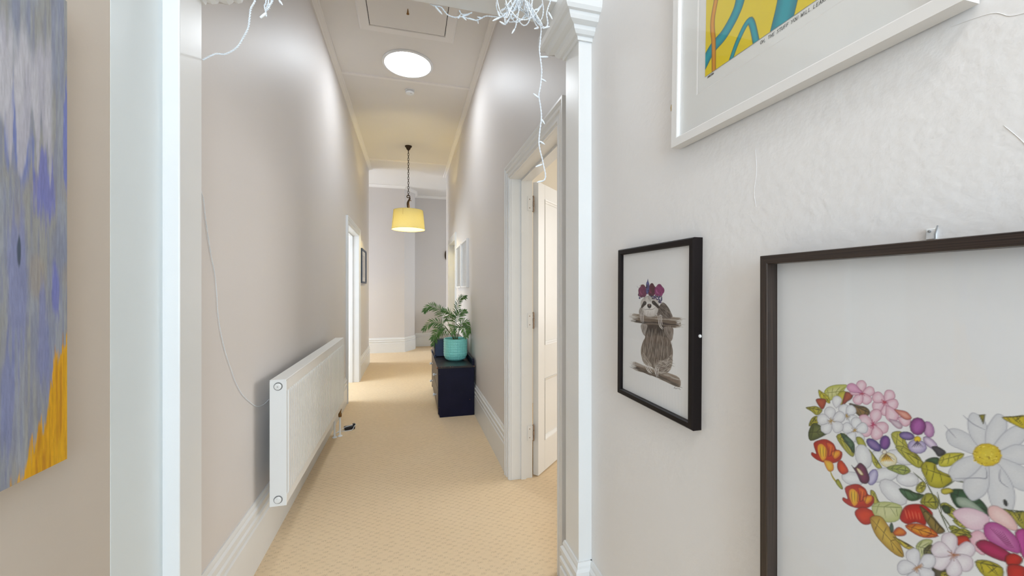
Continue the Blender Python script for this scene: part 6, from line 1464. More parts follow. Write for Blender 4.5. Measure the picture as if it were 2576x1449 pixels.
SLOTH = """
P|8a7a6c|a39688|c8c2bc|-97.3,28.5;-65,29;25.9,31.9;108.2,32.2;111.2,25.4;109.7,9.7;43.5,3.2;-38.3,4.9;-92.9,4.4;-99.5,16.7
F|cfc8c0+b8aea4+a09488|60|43.8,1.7|1.6|3|-99.5,28.3;105.1,33;108.2,25.2;-101.8,16.5
F|3a2c22+2c2018+54443a|60|43.1,2.3|1.8|3|-95.1,9.8;105.1,16.9;108.2,9.2;43.5,3.6;-92.9,5.1
F|e4e2e0+d8d6d4|16|30.9,1.3|2|3|-110.8,28.1;-84.2,28.5;-82,3.6;-106.2,4.1
F|e4e2e0+d8d6d4|14|18.2,0.9|2|3|99,31.5;117.2,31.8;117.2,9;99,8.3
P|968678|b0a498|ccc6c0|-92.9,-112.1;-46.4,-112.6;0.4,-113.9;67.1,-110.3;109.7,-113.5;109.7,-136.1;60.4,-135.3;7.8,-132.3;-42.3,-132.6;-92,-133.9
F|4a3a30+5c4c40+6c5c50|70|37.5,-0.7|1.6|4|-92.9,-122.5;0.4,-122.8;108.2,-126.9;108.2,-136.5;7.8,-132.3;-92,-133.9
F|d4cec8+c0b8b0|30|37.4,-0.7|1.4|4|-92.9,-112.1;108.2,-113.9;108.2,-120.9;-92.9,-117.7
F|e4e2e0+d8d6d4|16|24.8,-0.3|2|3|-106.2,-112.8;-79.8,-111.7;-79.8,-134.3;-101.8,-133.8
P|7c6c60|8c7e72|a89c92|-50.5,1.5;25.9,10.3;80.1,6.6;84.9,-5.3;75.2,-26.9;83.3,-46.5;83.9,-64.8;76.8,-88.7;60.4,-110.6;33,-122.6;0.4,-109.5;-30.4,-106.2;-50.5,-91.3;-54.6,-71;-46.4,-49;-34.3,-31.4;-48.4,-19.1
F|b4aaa0+9a8e84+c4bcb2+64564a+54463c|330|-1.2,-21|1.3|10|-44.4,-48.7;80.1,-32.5;82.6,-63;60.4,-79.1;7.8,-105.9;-38.3,-96.2;-52.5,-73.1
P|46362c|5c4c40|7c6c60|-34.3,1.8;76.8,6.3;72,-21.1;53.7,-21.2;18.7,-20.9;-11,-28.7;-30.4,-21.8
F|2c2018+3c2e26+6c5c50+8c7e74|90|-2.2,-15.3|1.2|12|-30.4,1;73.6,6;70.3,-19.2;-26.4,-21.4
F|c4bcb4+b0a69c+88796c|90|-1.1,-19.7|1.1|8|-26.4,-12.3;60.4,-7.8;67.1,-34.2;-34.3,-47.4
P|9c948c|b4aca6|8c847c|-54.6,0.7;-24.5,2.6;-30.4,-15;-38.3,-27.7;-50.5,-17
F|d4d0cc+6c6258+b4aca6|36|2.1,-13.5|1|8|-54.6,0.7;-24.5,2.6;-30.4,-15;-38.3,-27.7;-50.5,-17
P|8c8076|a89e96|9c948c|48.6,3.7;83.3,4.8;83.9,-17.7;75.2,-28;57.1,-13.4
F|cfc8c2+5c5048+a89e96|46|6,-13.4|1|10|48.6,3.7;83.3,4.8;83.9,-17.7;75.2,-28;57.1,-13.4
P|6c6058|887c74|a89e96|20.5,31.6;21.6,46.9;33,61.5;46.9,66.6;63.7,57.3;76.2,43.4;80.7,30.9;43.5,26.7;36.5,34.8
F|3c322a+a0968e+544840+bcb4ae|90|11.7,-9.8|1.1|20|20.5,31.6;21.6,46.9;33,61.5;46.9,66.6;63.7,57.3;76.2,43.4;80.7,30.9;43.5,26.7;36.5,34.8
P|a8a09a|bcb6b0|a8a09a|-65.8,37.9;-56.6,48.9;-41.5,41.5;-39.1,27.8;-60.8,25.3
F|6c645c+d0cac6|26|6.3,-9.5|1|10|-65.8,37.9;-56.6,48.9;-41.5,41.5;-39.1,27.8;-60.8,25.3
P|e6e3e0|cfcac6|8c847c|-48.4,34.2;-54.6,50.1;-55.4,66.4;-38.3,77.2;-14.8,82.9;7.8,78.2;24.1,68.7;25.9,53.6;20.5,38.1;7.8,29;-14.8,25.3;-34.3,27
F|b4aca6+5c5048|26|0,-9|0.9|20|-50.5,73.5;18.7,75.1;15.1,68.5;-46.4,66.7
F|b0a8a2+8c847c|18|2.8,-9|0.8|10|-54.6,45.5;-44.4,50.6;-40.3,30;-48.4,31.9
F|f0eeec+bcb6b0|30|-0.5,-9|0.8|10|-38.3,39.3;15.1,42.2;7.8,29.7;-30.4,27.2
P|42362e|5c5048|8c847c|-30.4,66;-41.5,67.3;-48.4,59.7;-55.4,50.1;-50.5,47.5;-39.1,54.2;-30.4,59.2
P|3a2e26|544840|8c847c|-4.1,68.4;5.9,70;18.7,63.1;31.2,53.8;24.1,50.3;11.5,56.3;-1.5,61.8
P|14100e|241c18|3c322c|-42.3,60.8;-36.7,64.4;-31.2,61.2;-36.7,57.6
P|d8d4d0|a8a29c|544a42|-38.7,62.3;-36.7,63.1;-35.1,62.2;-37.1,61.4
P|14100e|241c18|3c322c|-1.1,63.1;4.1,66.6;9.3,63.5;4.1,60
P|d8d4d0|a8a29c|544a42|2.2,64.5;4.1,65.3;5.6,64.4;3.7,63.7
P|3c302a|2a201a|1c1410|-25.3,57.1;-20.6,60.2;-11,60.5;-6.4,57.8;-7.9,52.1;-14.8,49.1;-22.5,51.1
P|b89c90|8c7268|4c3c34|-21.4,57.9;-15.6,59.5;-10.2,57.9;-15.6,55.9
S|3a302a|1.2|-41.5,46.1;-36.3,43.6;-25.6,45.9;-15.6,45.5;-5.3,46;5.9,49.4;12.2,53.5
S|6c625a|0.8|-15.6,49.6;-15.6,45.5
S|4a4038|4.2|-58.7,33.6;-59.5,21.8;-53.7,7.8
S|ece8e4|2.6|-58.7,33.6;-59.5,21.8;-53.7,7.8
S|4a4038|4.2|-50.9,35.2;-51.3,20.1;-47.6,6
S|ece8e4|2.6|-50.9,35.2;-51.3,20.1;-47.6,6
S|4a4038|4.2|-43.5,34.4;-44,20.6;-41.5,7.4
S|ece8e4|2.6|-43.5,34.4;-44,20.6;-41.5,7.4
S|4a4038|4.2|23.1,30.7;26.6,14.7;31.2,4.2;42.8,-2.8
S|ece8e4|2.6|23.1,30.7;26.6,14.7;31.2,4.2;42.8,-2.8
S|4a4038|4.2|33,34.5;32.3,19.4;36.5,5.8;45.2,0.2
S|ece8e4|2.6|33,34.5;32.3,19.4;36.5,5.8;45.2,0.2
S|4a4038|4.2|40,33.9;38.6,19.9;42.1,9.5
S|ece8e4|2.6|40,33.9;38.6,19.9;42.1,9.5
P|a89c90|bcb2a8|a89c90|-50.5,-89;-44.4,-76.5;-26.4,-87.3;-11,-99.3;-2.6,-105.2;-25.6,-109.9;-44.4,-101.9
F|d8d2cc+7c6e64+c4bcb4|50|11.1,-10.1|1|12|-50.5,-89;-44.4,-76.5;-26.4,-87.3;-11,-99.3;-2.6,-105.2;-25.6,-109.9;-44.4,-101.9
P|a0948a|b8aea4|a89e94|7.8,-102.5;24.1,-90.2;60.4,-77;80.7,-60.8;82.6,-84.5;68.7,-106.8;36.5,-120.2;18.7,-113.6
F|ddd8d2+7c6e64+c8c0b8+5c4e44|110|20.1,6.4|1.1|40|7.8,-102.5;24.1,-90.2;60.4,-77;80.7,-60.8;82.6,-84.5;68.7,-106.8;36.5,-120.2;18.7,-113.6
S|4a4038|4.2|-28.4,-108.1;-16.7,-120.6;-4.1,-127.7
S|ece8e4|2.8|-28.4,-108.1;-16.7,-120.6;-4.1,-127.7
S|4a4038|4.2|-21.7,-105.1;-11,-116.1;-0.4,-124
S|ece8e4|2.8|-21.7,-105.1;-11,-116.1;-0.4,-124
S|4a4038|4.2|-34.3,-111.5;-22.5,-122.9;-11,-127.3
S|ece8e4|2.8|-34.3,-111.5;-22.5,-122.9;-11,-127.3
S|4a4038|4.2|15.8,-103.2;11.5,-116.1;14.4,-125.4
S|ece8e4|2.8|15.8,-103.2;11.5,-116.1;14.4,-125.4
S|4a4038|4.2|22.3,-103.1;16.6,-119.5;19.5,-132.4
S|ece8e4|2.8|22.3,-103.1;16.6,-119.5;19.5,-132.4
S|4a4038|4.2|28.8,-104;24.5,-119;24.5,-129.8
S|ece8e4|2.8|28.8,-104;24.5,-119;24.5,-129.8
Q|5a5c9c|5a5c9c|2c2c4c|-60.9,87.3;-56.4,89.9;-52,87.4;-56.4,84.8
Q|8c6ca8|8c6ca8|2c2c4c|-69.1,81.3;-66.2,82.9;-63.3,81.4;-66.2,79.7
Q|8c6ca8|8c6ca8|2c2c4c|-61.2,83;-56.2,85.9;-51.3,83.2;-56.2,80.3
Q|3c3c64|3c3c64|2c2c4c|-64.2,83.4;-60.4,85.5;-56.7,83.5;-60.4,81.3
Q|2c2c48|2c2c48|2c2c4c|-66.5,75.6;-63.1,77.6;-59.6,75.8;-63.1,73.8
Q|8c6ca8|8c6ca8|2c2c4c|-58.4,89.1;-55.6,90.7;-52.7,89.1;-55.6,87.5
Q|7c7cb8|7c7cb8|2c2c4c|-65.4,89.4;-61.1,91.8;-56.9,89.5;-61.1,87
Q|3c3c64|3c3c64|2c2c4c|-71.7,85.2;-67.5,87.6;-63.3,85.3;-67.5,82.9
Q|2c2c48|2c2c48|2c2c4c|-62.3,86.4;-58.6,88.5;-54.9,86.5;-58.6,84.4
Q|8c6ca8|8c6ca8|2c2c4c|-60.6,85.2;-56,87.8;-51.6,85.3;-56,82.7
Q|7c7cb8|7c7cb8|2c2c4c|-55.9,84.5;-52.1,86.7;-48.2,84.6;-52.1,82.3
Q|5a5c9c|5a5c9c|2c2c4c|-67.7,75.3;-62.8,78.2;-57.9,75.5;-62.8,72.7
Q|5a5c9c|5a5c9c|2c2c4c|-57.2,78.1;-53.6,80.2;-49.9,78.2;-53.6,76.1
Q|2c2c48|2c2c48|2c2c4c|-59.8,84.8;-56.1,87;-52.4,84.9;-56.1,82.8
Q|5a5c9c|5a5c9c|2c2c4c|-63.2,85.2;-60.4,86.8;-57.7,85.2;-60.4,83.6
Q|7c7cb8|7c7cb8|2c2c4c|-61,84.2;-57.4,86.2;-53.9,84.3;-57.4,82.2
Q|8c6ca8|8c6ca8|2c2c4c|-53.2,84.9;-49.9,86.8;-46.7,85;-49.9,83.1
Q|3c3c64|3c3c64|2c2c4c|-71.6,83.5;-67.4,85.8;-63.3,83.6;-67.4,81.2
Q|8c6ca8|8c6ca8|2c2c4c|-64.8,90.7;-61.1,92.8;-57.4,90.8;-61.1,88.6
Q|2c2c48|2c2c48|2c2c4c|-56.1,89.1;-52.9,91;-49.6,89.2;-52.9,87.3
Q|7c7cb8|7c7cb8|2c2c4c|-64.5,76.4;-61.9,77.9;-59.3,76.5;-61.9,75
Q|7c7cb8|7c7cb8|2c2c4c|-68.9,83.4;-63.9,86.3;-59,83.5;-63.9,80.7
Q|2c2c48|2c2c48|2c2c4c|13.7,86.3;17.3,88.5;20.9,86.4;17.3,84.1
Q|8c6ca8|8c6ca8|2c2c4c|-10.9,82.1;-8.1,83.8;-5.3,82.2;-8.1,80.5
Q|5a5c9c|5a5c9c|2c2c4c|10.4,77.9;12.6,79.2;14.7,77.9;12.6,76.6
Q|7c7cb8|7c7cb8|2c2c4c|13.2,86.4;16,88.1;18.8,86.5;16,84.7
Q|3c3c64|3c3c64|2c2c4c|22.6,84.5;25.3,86.2;28,84.6;25.3,82.9
Q|2c2c48|2c2c48|2c2c4c|23.4,79.3;26.1,81;28.8,79.4;26.1,77.7
Q|5a5c9c|5a5c9c|2c2c4c|-0.6,83.1;1.9,84.6;4.5,83.1;1.9,81.6
Q|7c7cb8|7c7cb8|2c2c4c|20.4,80.2;22.9,81.8;25.3,80.3;22.9,78.8
Q|8c6ca8|8c6ca8|2c2c4c|2.2,75.4;4.5,76.8;6.8,75.5;4.5,74.1
Q|2c2c48|2c2c48|2c2c4c|3.7,80.7;7.8,83.2;11.8,80.8;7.8,78.4
Q|5a5c9c|5a5c9c|2c2c4c|5.3,89.2;9.3,91.6;13.3,89.3;9.3,86.9
Q|7c7cb8|7c7cb8|2c2c4c|4.3,77;6.9,78.6;9.4,77.1;6.9,75.6
Q|3c3c64|3c3c64|2c2c4c|-5.1,76.4;-0.9,79;3.3,76.6;-0.9,74
Q|8c6ca8|8c6ca8|2c2c4c|22.3,80.3;25.6,82.3;28.8,80.4;25.6,78.4
Q|5a5c9c|5a5c9c|2c2c4c|-10.2,81.4;-5.7,84.2;-1.2,81.6;-5.7,78.8
Q|8c6ca8|8c6ca8|2c2c4c|3.7,75.9;6.4,77.7;9.2,76.1;6.4,74.4
Q|2c2c48|2c2c48|2c2c4c|22.5,79;26,81.2;29.5,79.2;26,76.9
Q|8c6ca8|8c6ca8|2c2c4c|-2.1,86.4;1.7,88.7;5.4,86.5;1.7,84.2
Q|5a5c9c|5a5c9c|2c2c4c|-2.6,83.1;-0,84.6;2.6,83.1;-0,81.6
Q|8c6ca8|8c6ca8|2c2c4c|27,82;30,83.9;33,82.1;30,80.2
Q|8c6ca8|8c6ca8|2c2c4c|4.8,79.2;7.8,81;10.7,79.4;7.8,77.6
Q|3c3c64|3c3c64|2c2c4c|9.5,78.8;12.7,80.9;16,79;12.7,76.9
Q|2c2c48|2c2c48|2c2c4c|15,81.7;19.1,84.3;23.2,81.9;19.1,79.3
Q|8c6ca8|8c6ca8|2c2c4c|-11.2,84.6;-7.9,86.6;-4.6,84.7;-7.9,82.8
Q|8c6ca8|8c6ca8|2c2c4c|27.2,85.4;29.5,86.8;31.7,85.4;29.5,84
Q|3c3c64|3c3c64|2c2c4c|-10,83.1;-7.4,84.7;-4.8,83.2;-7.4,81.6
Q|7c7cb8|7c7cb8|2c2c4c|10.5,80.6;13.8,82.7;17.2,80.8;13.8,78.7
Q|8c6ca8|8c6ca8|2c2c4c|12.6,75.1;16.9,77.8;21.2,75.3;16.9,72.6
Q|7c7cb8|7c7cb8|2c2c4c|-8.5,85.6;-5.3,87.6;-2,85.7;-5.3,83.7
Q|3c3c64|3c3c64|2c2c4c|19.2,86.9;23.3,89.4;27.3,87;23.3,84.4
Q|3c3c64|3c3c64|2c2c4c|22.9,80.5;26.5,82.7;30.1,80.6;26.5,78.4
Q|5a5c9c|5a5c9c|2c2c4c|20.4,89.3;24.2,91.6;27.8,89.3;24.2,87.1
Q|3c3c64|3c3c64|2c2c4c|-7.8,83;-4.7,84.8;-1.6,83;-4.7,81.2
Q|3c3c64|3c3c64|2c2c4c|8.5,84;11.5,85.8;14.4,84.1;11.5,82.3
Q|8c6ca8|8c6ca8|2c2c4c|14.7,89.8;17.7,91.6;20.7,89.8;17.7,88
Q|7c7cb8|7c7cb8|2c2c4c|2.2,79.5;5.4,81.5;8.5,79.7;5.4,77.7
Q|5a5c9c|5a5c9c|2c2c4c|-6.9,86.3;-2.5,88.9;1.8,86.4;-2.5,83.8
Q|8c6ca8|8c6ca8|2c2c4c|6.8,81.2;10.8,83.6;14.7,81.3;10.8,78.9
Q|5a5c9c|5a5c9c|2c2c4c|10.3,88.8;13.6,90.8;16.8,88.9;13.6,86.9
Q|5a5c9c|5a5c9c|2c2c4c|1.8,80.9;4.6,82.6;7.3,81;4.6,79.4
Q|7c7cb8|7c7cb8|2c2c4c|22.8,77.5;25.6,79.3;28.4,77.6;25.6,75.8
Q|3c3c64|3c3c64|2c2c4c|24.8,70.3;27.5,72;30.3,70.4;27.5,68.7
Q|5a5c9c|5a5c9c|2c2c4c|23.1,75;27.2,77.6;31.2,75.2;27.2,72.7
Q|8c6ca8|8c6ca8|2c2c4c|29.2,80.8;31.5,82.2;33.8,80.9;31.5,79.4
Q|2c2c48|2c2c48|2c2c4c|25,71.2;27.8,73;30.6,71.4;27.8,69.6
Q|7c7cb8|7c7cb8|2c2c4c|23.5,68.2;27.3,70.6;31.1,68.4;27.3,66
Q|3c3c64|3c3c64|2c2c4c|18.6,73.5;21.7,75.5;24.8,73.7;21.7,71.7
Q|2c2c48|2c2c48|2c2c4c|34.9,78.7;38.2,80.8;41.6,78.8;38.2,76.7
Q|5a5c9c|5a5c9c|2c2c4c|31,69.7;33.5,71.2;35.9,69.8;33.5,68.2
Q|5a5c9c|5a5c9c|2c2c4c|25.6,82.2;29.2,84.5;32.8,82.4;29.2,80.1
Q|8c6ca8|8c6ca8|2c2c4c|33.2,82.7;36.5,84.7;39.7,82.8;36.5,80.7
Q|2c2c48|2c2c48|2c2c4c|25.2,83.6;27.6,85;30,83.6;27.6,82.2
Q|2c2c48|2c2c48|2c2c4c|30.6,66.1;33.1,67.7;35.6,66.3;33.1,64.7
Q|7c7cb8|7c7cb8|2c2c4c|33.2,76;36.8,78.3;40.3,76.2;36.8,73.9
Q|8c6ca8|8c6ca8|2c2c4c|22.3,80.3;24.8,81.9;27.2,80.4;24.8,78.9
Q|3c3c64|3c3c64|2c2c4c|25.7,68;29.4,70.3;33.1,68.2;29.4,65.8
Q|3c3c64|3c3c64|2c2c4c|27.9,80.6;30.1,81.9;32.3,80.6;30.1,79.3
Q|7c7cb8|7c7cb8|2c2c4c|24.2,80.7;27.5,82.8;30.8,80.8;27.5,78.7
Q|2c2c48|2c2c48|2c2c4c|28.7,72.7;31,74.2;33.4,72.9;31,71.4
Q|5a5c9c|5a5c9c|2c2c4c|32.8,71.8;36.2,74;39.7,71.9;36.2,69.7
Q|8c6ca8|8c6ca8|2c2c4c|34,83;37.1,85;40.2,83.1;37.1,81.1
Q|2c2c48|2c2c48|2c2c4c|35.9,73.8;38.7,75.6;41.4,74;38.7,72.2
Q|2c2c48|2c2c48|2c2c4c|26.6,66.5;30.8,69.2;35,66.8;30.8,64.1
Q|8c6ca8|8c6ca8|2c2c4c|30.9,66.7;34.5,69;38.1,66.9;34.5,64.6
P|8c4470|8c4470|5c2048|-24.2,95;-27.6,87.9;-36,84.9;-44.6,87.7;-48.1,94.9;-44.6,102.1;-36.1,105;-27.7,102.1
P|b87098|8c4470|5c2048|-44.2,88.5;-47.7,81.3;-56.4,78.2;-65.3,81;-69,88.3;-65.3,95.6;-56.5,98.7;-47.7,95.7
P|8c4470|8c4470|5c2048|-35,103.6;-38.5,96.5;-47.1,93.5;-55.8,96.4;-59.4,103.7;-55.8,110.9;-47.1,113.8;-38.5,110.8
P|b87098|8c4470|5c2048|-30.1,88.6;-33.6,81.4;-42.1,78.3;-50.7,81.2;-54.3,88.3;-50.7,95.6;-42.1,98.6;-33.6,95.7
P|8c4470|8c4470|5c2048|-44.7,96.2;-48.2,89;-57,85.9;-65.8,88.8;-69.5,96.1;-65.8,103.5;-57,106.4;-48.3,103.4
P|b87098|8c4470|5c2048|-29.1,98.6;-32.6,91.5;-41.1,88.5;-49.7,91.4;-53.3,98.6;-49.7,105.8;-41.1,108.7;-32.6,105.7
P|8c4470|8c4470|5c2048|-37.8,89;-41.3,81.8;-49.9,78.6;-58.7,81.5;-62.4,88.7;-58.7,96;-50,99.1;-41.4,96.1
P|b87098|8c4470|5c2048|-39,99.9;-42.5,92.7;-51.1,89.6;-59.9,92.6;-63.5,99.8;-59.9,107.1;-51.1,110.1;-42.5,107.1
P|8c4470|8c4470|5c2048|-30.5,93.3;-34,86.2;-42.4,83.1;-51.1,85.9;-54.7,93.1;-51.1,100.4;-42.5,103.4;-34,100.4
P|b87098|8c4470|5c2048|-40.6,93.3;-44.2,86.1;-52.8,83;-61.6,85.9;-65.3,93.1;-61.6,100.4;-52.8,103.5;-44.2,100.5
P|8c4470|8c4470|5c2048|-34.1,98.2;-37.6,91.1;-46.1,88;-54.8,90.9;-58.5,98.2;-54.8,105.4;-46.2,108.4;-37.6,105.4
F|5c2048+b87098|12|1.4,-9.2|0.8|25|-62.9,109.3;-33.5,109;-33.5,80.9;-62.9,80.4
P|6c2444|6c2444|3c0c24|14.7,99.1;11.8,92.3;4.7,89.4;-2.4,92.2;-5.4,99.1;-2.4,106;4.7,108.8;11.8,106
P|a85078|6c2444|3c0c24|-2,93;-5,86;-12.3,83;-19.6,85.8;-22.7,92.8;-19.6,99.9;-12.3,102.8;-5,99.9
P|6c2444|6c2444|3c0c24|5.6,107.5;2.7,100.6;-4.5,97.7;-11.7,100.6;-14.8,107.6;-11.8,114.6;-4.5,117.3;2.6,114.4
P|a85078|6c2444|3c0c24|9.7,93;6.8,86.1;-0.3,83.1;-7.5,85.9;-10.5,92.8;-7.5,99.8;-0.3,102.7;6.8,99.8
P|6c2444|6c2444|3c0c24|-2.5,100.4;-5.5,93.4;-12.7,90.5;-20.1,93.3;-23.1,100.4;-20.1,107.4;-12.7,110.2;-5.5,107.3
P|a85078|6c2444|3c0c24|10.5,102.6;7.6,95.8;0.5,92.9;-6.7,95.7;-9.7,102.6;-6.7,109.6;0.5,112.4;7.6,109.5
P|6c2444|6c2444|3c0c24|3.2,93.4;0.3,86.4;-6.9,83.5;-14.2,86.2;-17.2,93.2;-14.2,100.2;-6.9,103.1;0.3,100.3
P|a85078|6c2444|3c0c24|2.3,103.9;-0.6,97;-7.8,94.1;-15.1,96.9;-18.2,103.9;-15.2,110.9;-7.9,113.7;-0.7,110.8
P|6c2444|6c2444|3c0c24|9.4,97.5;6.5,90.6;-0.6,87.7;-7.8,90.5;-10.8,97.4;-7.8,104.4;-0.7,107.2;6.5,104.4
P|a85078|6c2444|3c0c24|0.9,97.5;-2,90.6;-9.3,87.7;-16.6,90.5;-19.6,97.5;-16.6,104.5;-9.3,107.4;-2.1,104.5
P|6c2444|6c2444|3c0c24|6.4,102.3;3.4,95.4;-3.7,92.5;-10.9,95.3;-14,102.3;-11,109.3;-3.7,112.1;3.4,109.2
F|3c0c24+a85078|12|1.3,-8.8|0.8|25|-17.6,113;6.8,112.7;6.8,85.5;-17.6,85.2
P|a04484|a04484|6c1c54|49.5,98.1;46.3,91.8;38.5,89.1;30.6,91.6;27.2,98;30.5,104.4;38.5,107.1;46.3,104.4
P|c878ac|a04484|6c1c54|30.9,92.4;27.6,85.9;19.5,83.1;11.3,85.7;7.8,92.2;11.3,98.7;19.5,101.5;27.6,98.8
P|a04484|a04484|6c1c54|39.4,105.8;36.2,99.4;28.2,96.8;20.1,99.4;16.7,105.9;20.1,112.4;28.2,114.9;36.2,112.2
P|c878ac|a04484|6c1c54|44,92.4;40.8,86;32.9,83.3;24.8,85.8;21.5,92.2;24.8,98.7;32.8,101.3;40.7,98.7
P|a04484|a04484|6c1c54|30.4,99.2;27.1,92.8;19,90;10.8,92.7;7.3,99.2;10.8,105.7;19,108.4;27.1,105.7
P|c878ac|a04484|6c1c54|44.9,101.3;41.7,95;33.8,92.3;25.8,94.9;22.4,101.3;25.8,107.8;33.8,110.4;41.7,107.7
P|a04484|a04484|6c1c54|36.8,92.7;33.5,86.3;25.5,83.6;17.4,86.1;14,92.6;17.4,99.1;25.5,101.8;33.5,99.1
P|c878ac|a04484|6c1c54|35.8,102.5;32.5,96.1;24.5,93.4;16.3,96;12.9,102.5;16.3,109;24.4,111.6;32.5,108.9
P|a04484|a04484|6c1c54|43.7,96.6;40.4,90.2;32.5,87.5;24.5,90.1;21.1,96.5;24.5,102.9;32.5,105.6;40.4,102.9
P|c878ac|a04484|6c1c54|34.2,96.6;30.9,90.2;22.9,87.4;14.7,90;11.3,96.5;14.7,103;22.8,105.7;30.9,103
P|a04484|a04484|6c1c54|40.3,101;37,94.6;29.1,91.9;21,94.5;17.6,101;21,107.5;29.1,110.1;37,107.4
F|6c1c54+c878ac|12|1.3,-8.7|0.8|25|13.5,110.9;40.8,110.6;40.8,85.5;13.5,85.1
P|8088bc|6068a4|44487c|-30.4,117.3;-25.6,122.9;-23.3,129;-21,121.7;-17.1,114.9;-17.1,101.3;-24.9,86.6;-31.9,95.6;-31.2,105.9
Q|7c7cb8|7c7cb8|2c2c4c|-24,95.1;-20.8,96.9;-17.7,95.1;-20.8,93.3
Q|5a5c9c|5a5c9c|2c2c4c|-30.8,111.1;-27.9,112.8;-25,111.1;-27.9,109.4
Q|7c7cb8|7c7cb8|2c2c4c|-30.3,100.4;-26.2,102.8;-22.1,100.4;-26.2,98
Q|5a5c9c|5a5c9c|2c2c4c|-23.5,108.5;-21,110;-18.5,108.5;-21,107.1
Q|2c2c48|2c2c48|2c2c4c|-23.7,97.9;-20.8,99.5;-18,97.9;-20.8,96.2
Q|8c6ca8|8c6ca8|2c2c4c|-25.6,104.3;-21.5,106.6;-17.5,104.3;-21.5,101.9
Q|7c7cb8|7c7cb8|2c2c4c|-31.5,103.9;-28.9,105.4;-26.3,103.9;-28.9,102.3
Q|2c2c48|2c2c48|2c2c4c|-33.7,106.8;-29.1,109.4;-24.6,106.8;-29.1,104.2
Q|8c6ca8|8c6ca8|2c2c4c|-26.7,105.2;-24,106.7;-21.3,105.1;-24,103.6
Q|5a5c9c|5a5c9c|2c2c4c|-28.5,107.3;-26,108.7;-23.6,107.3;-26,105.9
Q|8c6ca8|8c6ca8|2c2c4c|-33.6,96.7;-29.9,98.9;-26.1,96.7;-29.9,94.6
Q|3c3c64|3c3c64|2c2c4c|-31.2,111.6;-26.9,114;-22.7,111.5;-26.9,109.1
Q|8c6ca8|8c6ca8|2c2c4c|-27.2,112.2;-22.7,114.8;-18.2,112.1;-22.7,109.5
Q|5a5c9c|5a5c9c|2c2c4c|-25.2,95.7;-20.6,98.3;-16.1,95.7;-20.6,93.1
S|8c8cb0|0.9|-77.7,109;-67.1,103.8
S|a08c50|1.4|-65,108.5;-52.5,113;-40.3,108.3
F|2c2420+44382e|30|0.5,-6.8|0.9|20|-54.6,82.3;-11,84.5;18.7,78.4;15.1,75;-50.5,75.8
S|3a3230|1|88,-144.8;94.3,-138.6;92.1,-142.8;99.6,-141.8;102.1,-139.6;105.1,-141.2
S|3a3230|1|105.1,-141.2;109.7,-138.9;111.8,-140.8;114.8,-140.5
"""
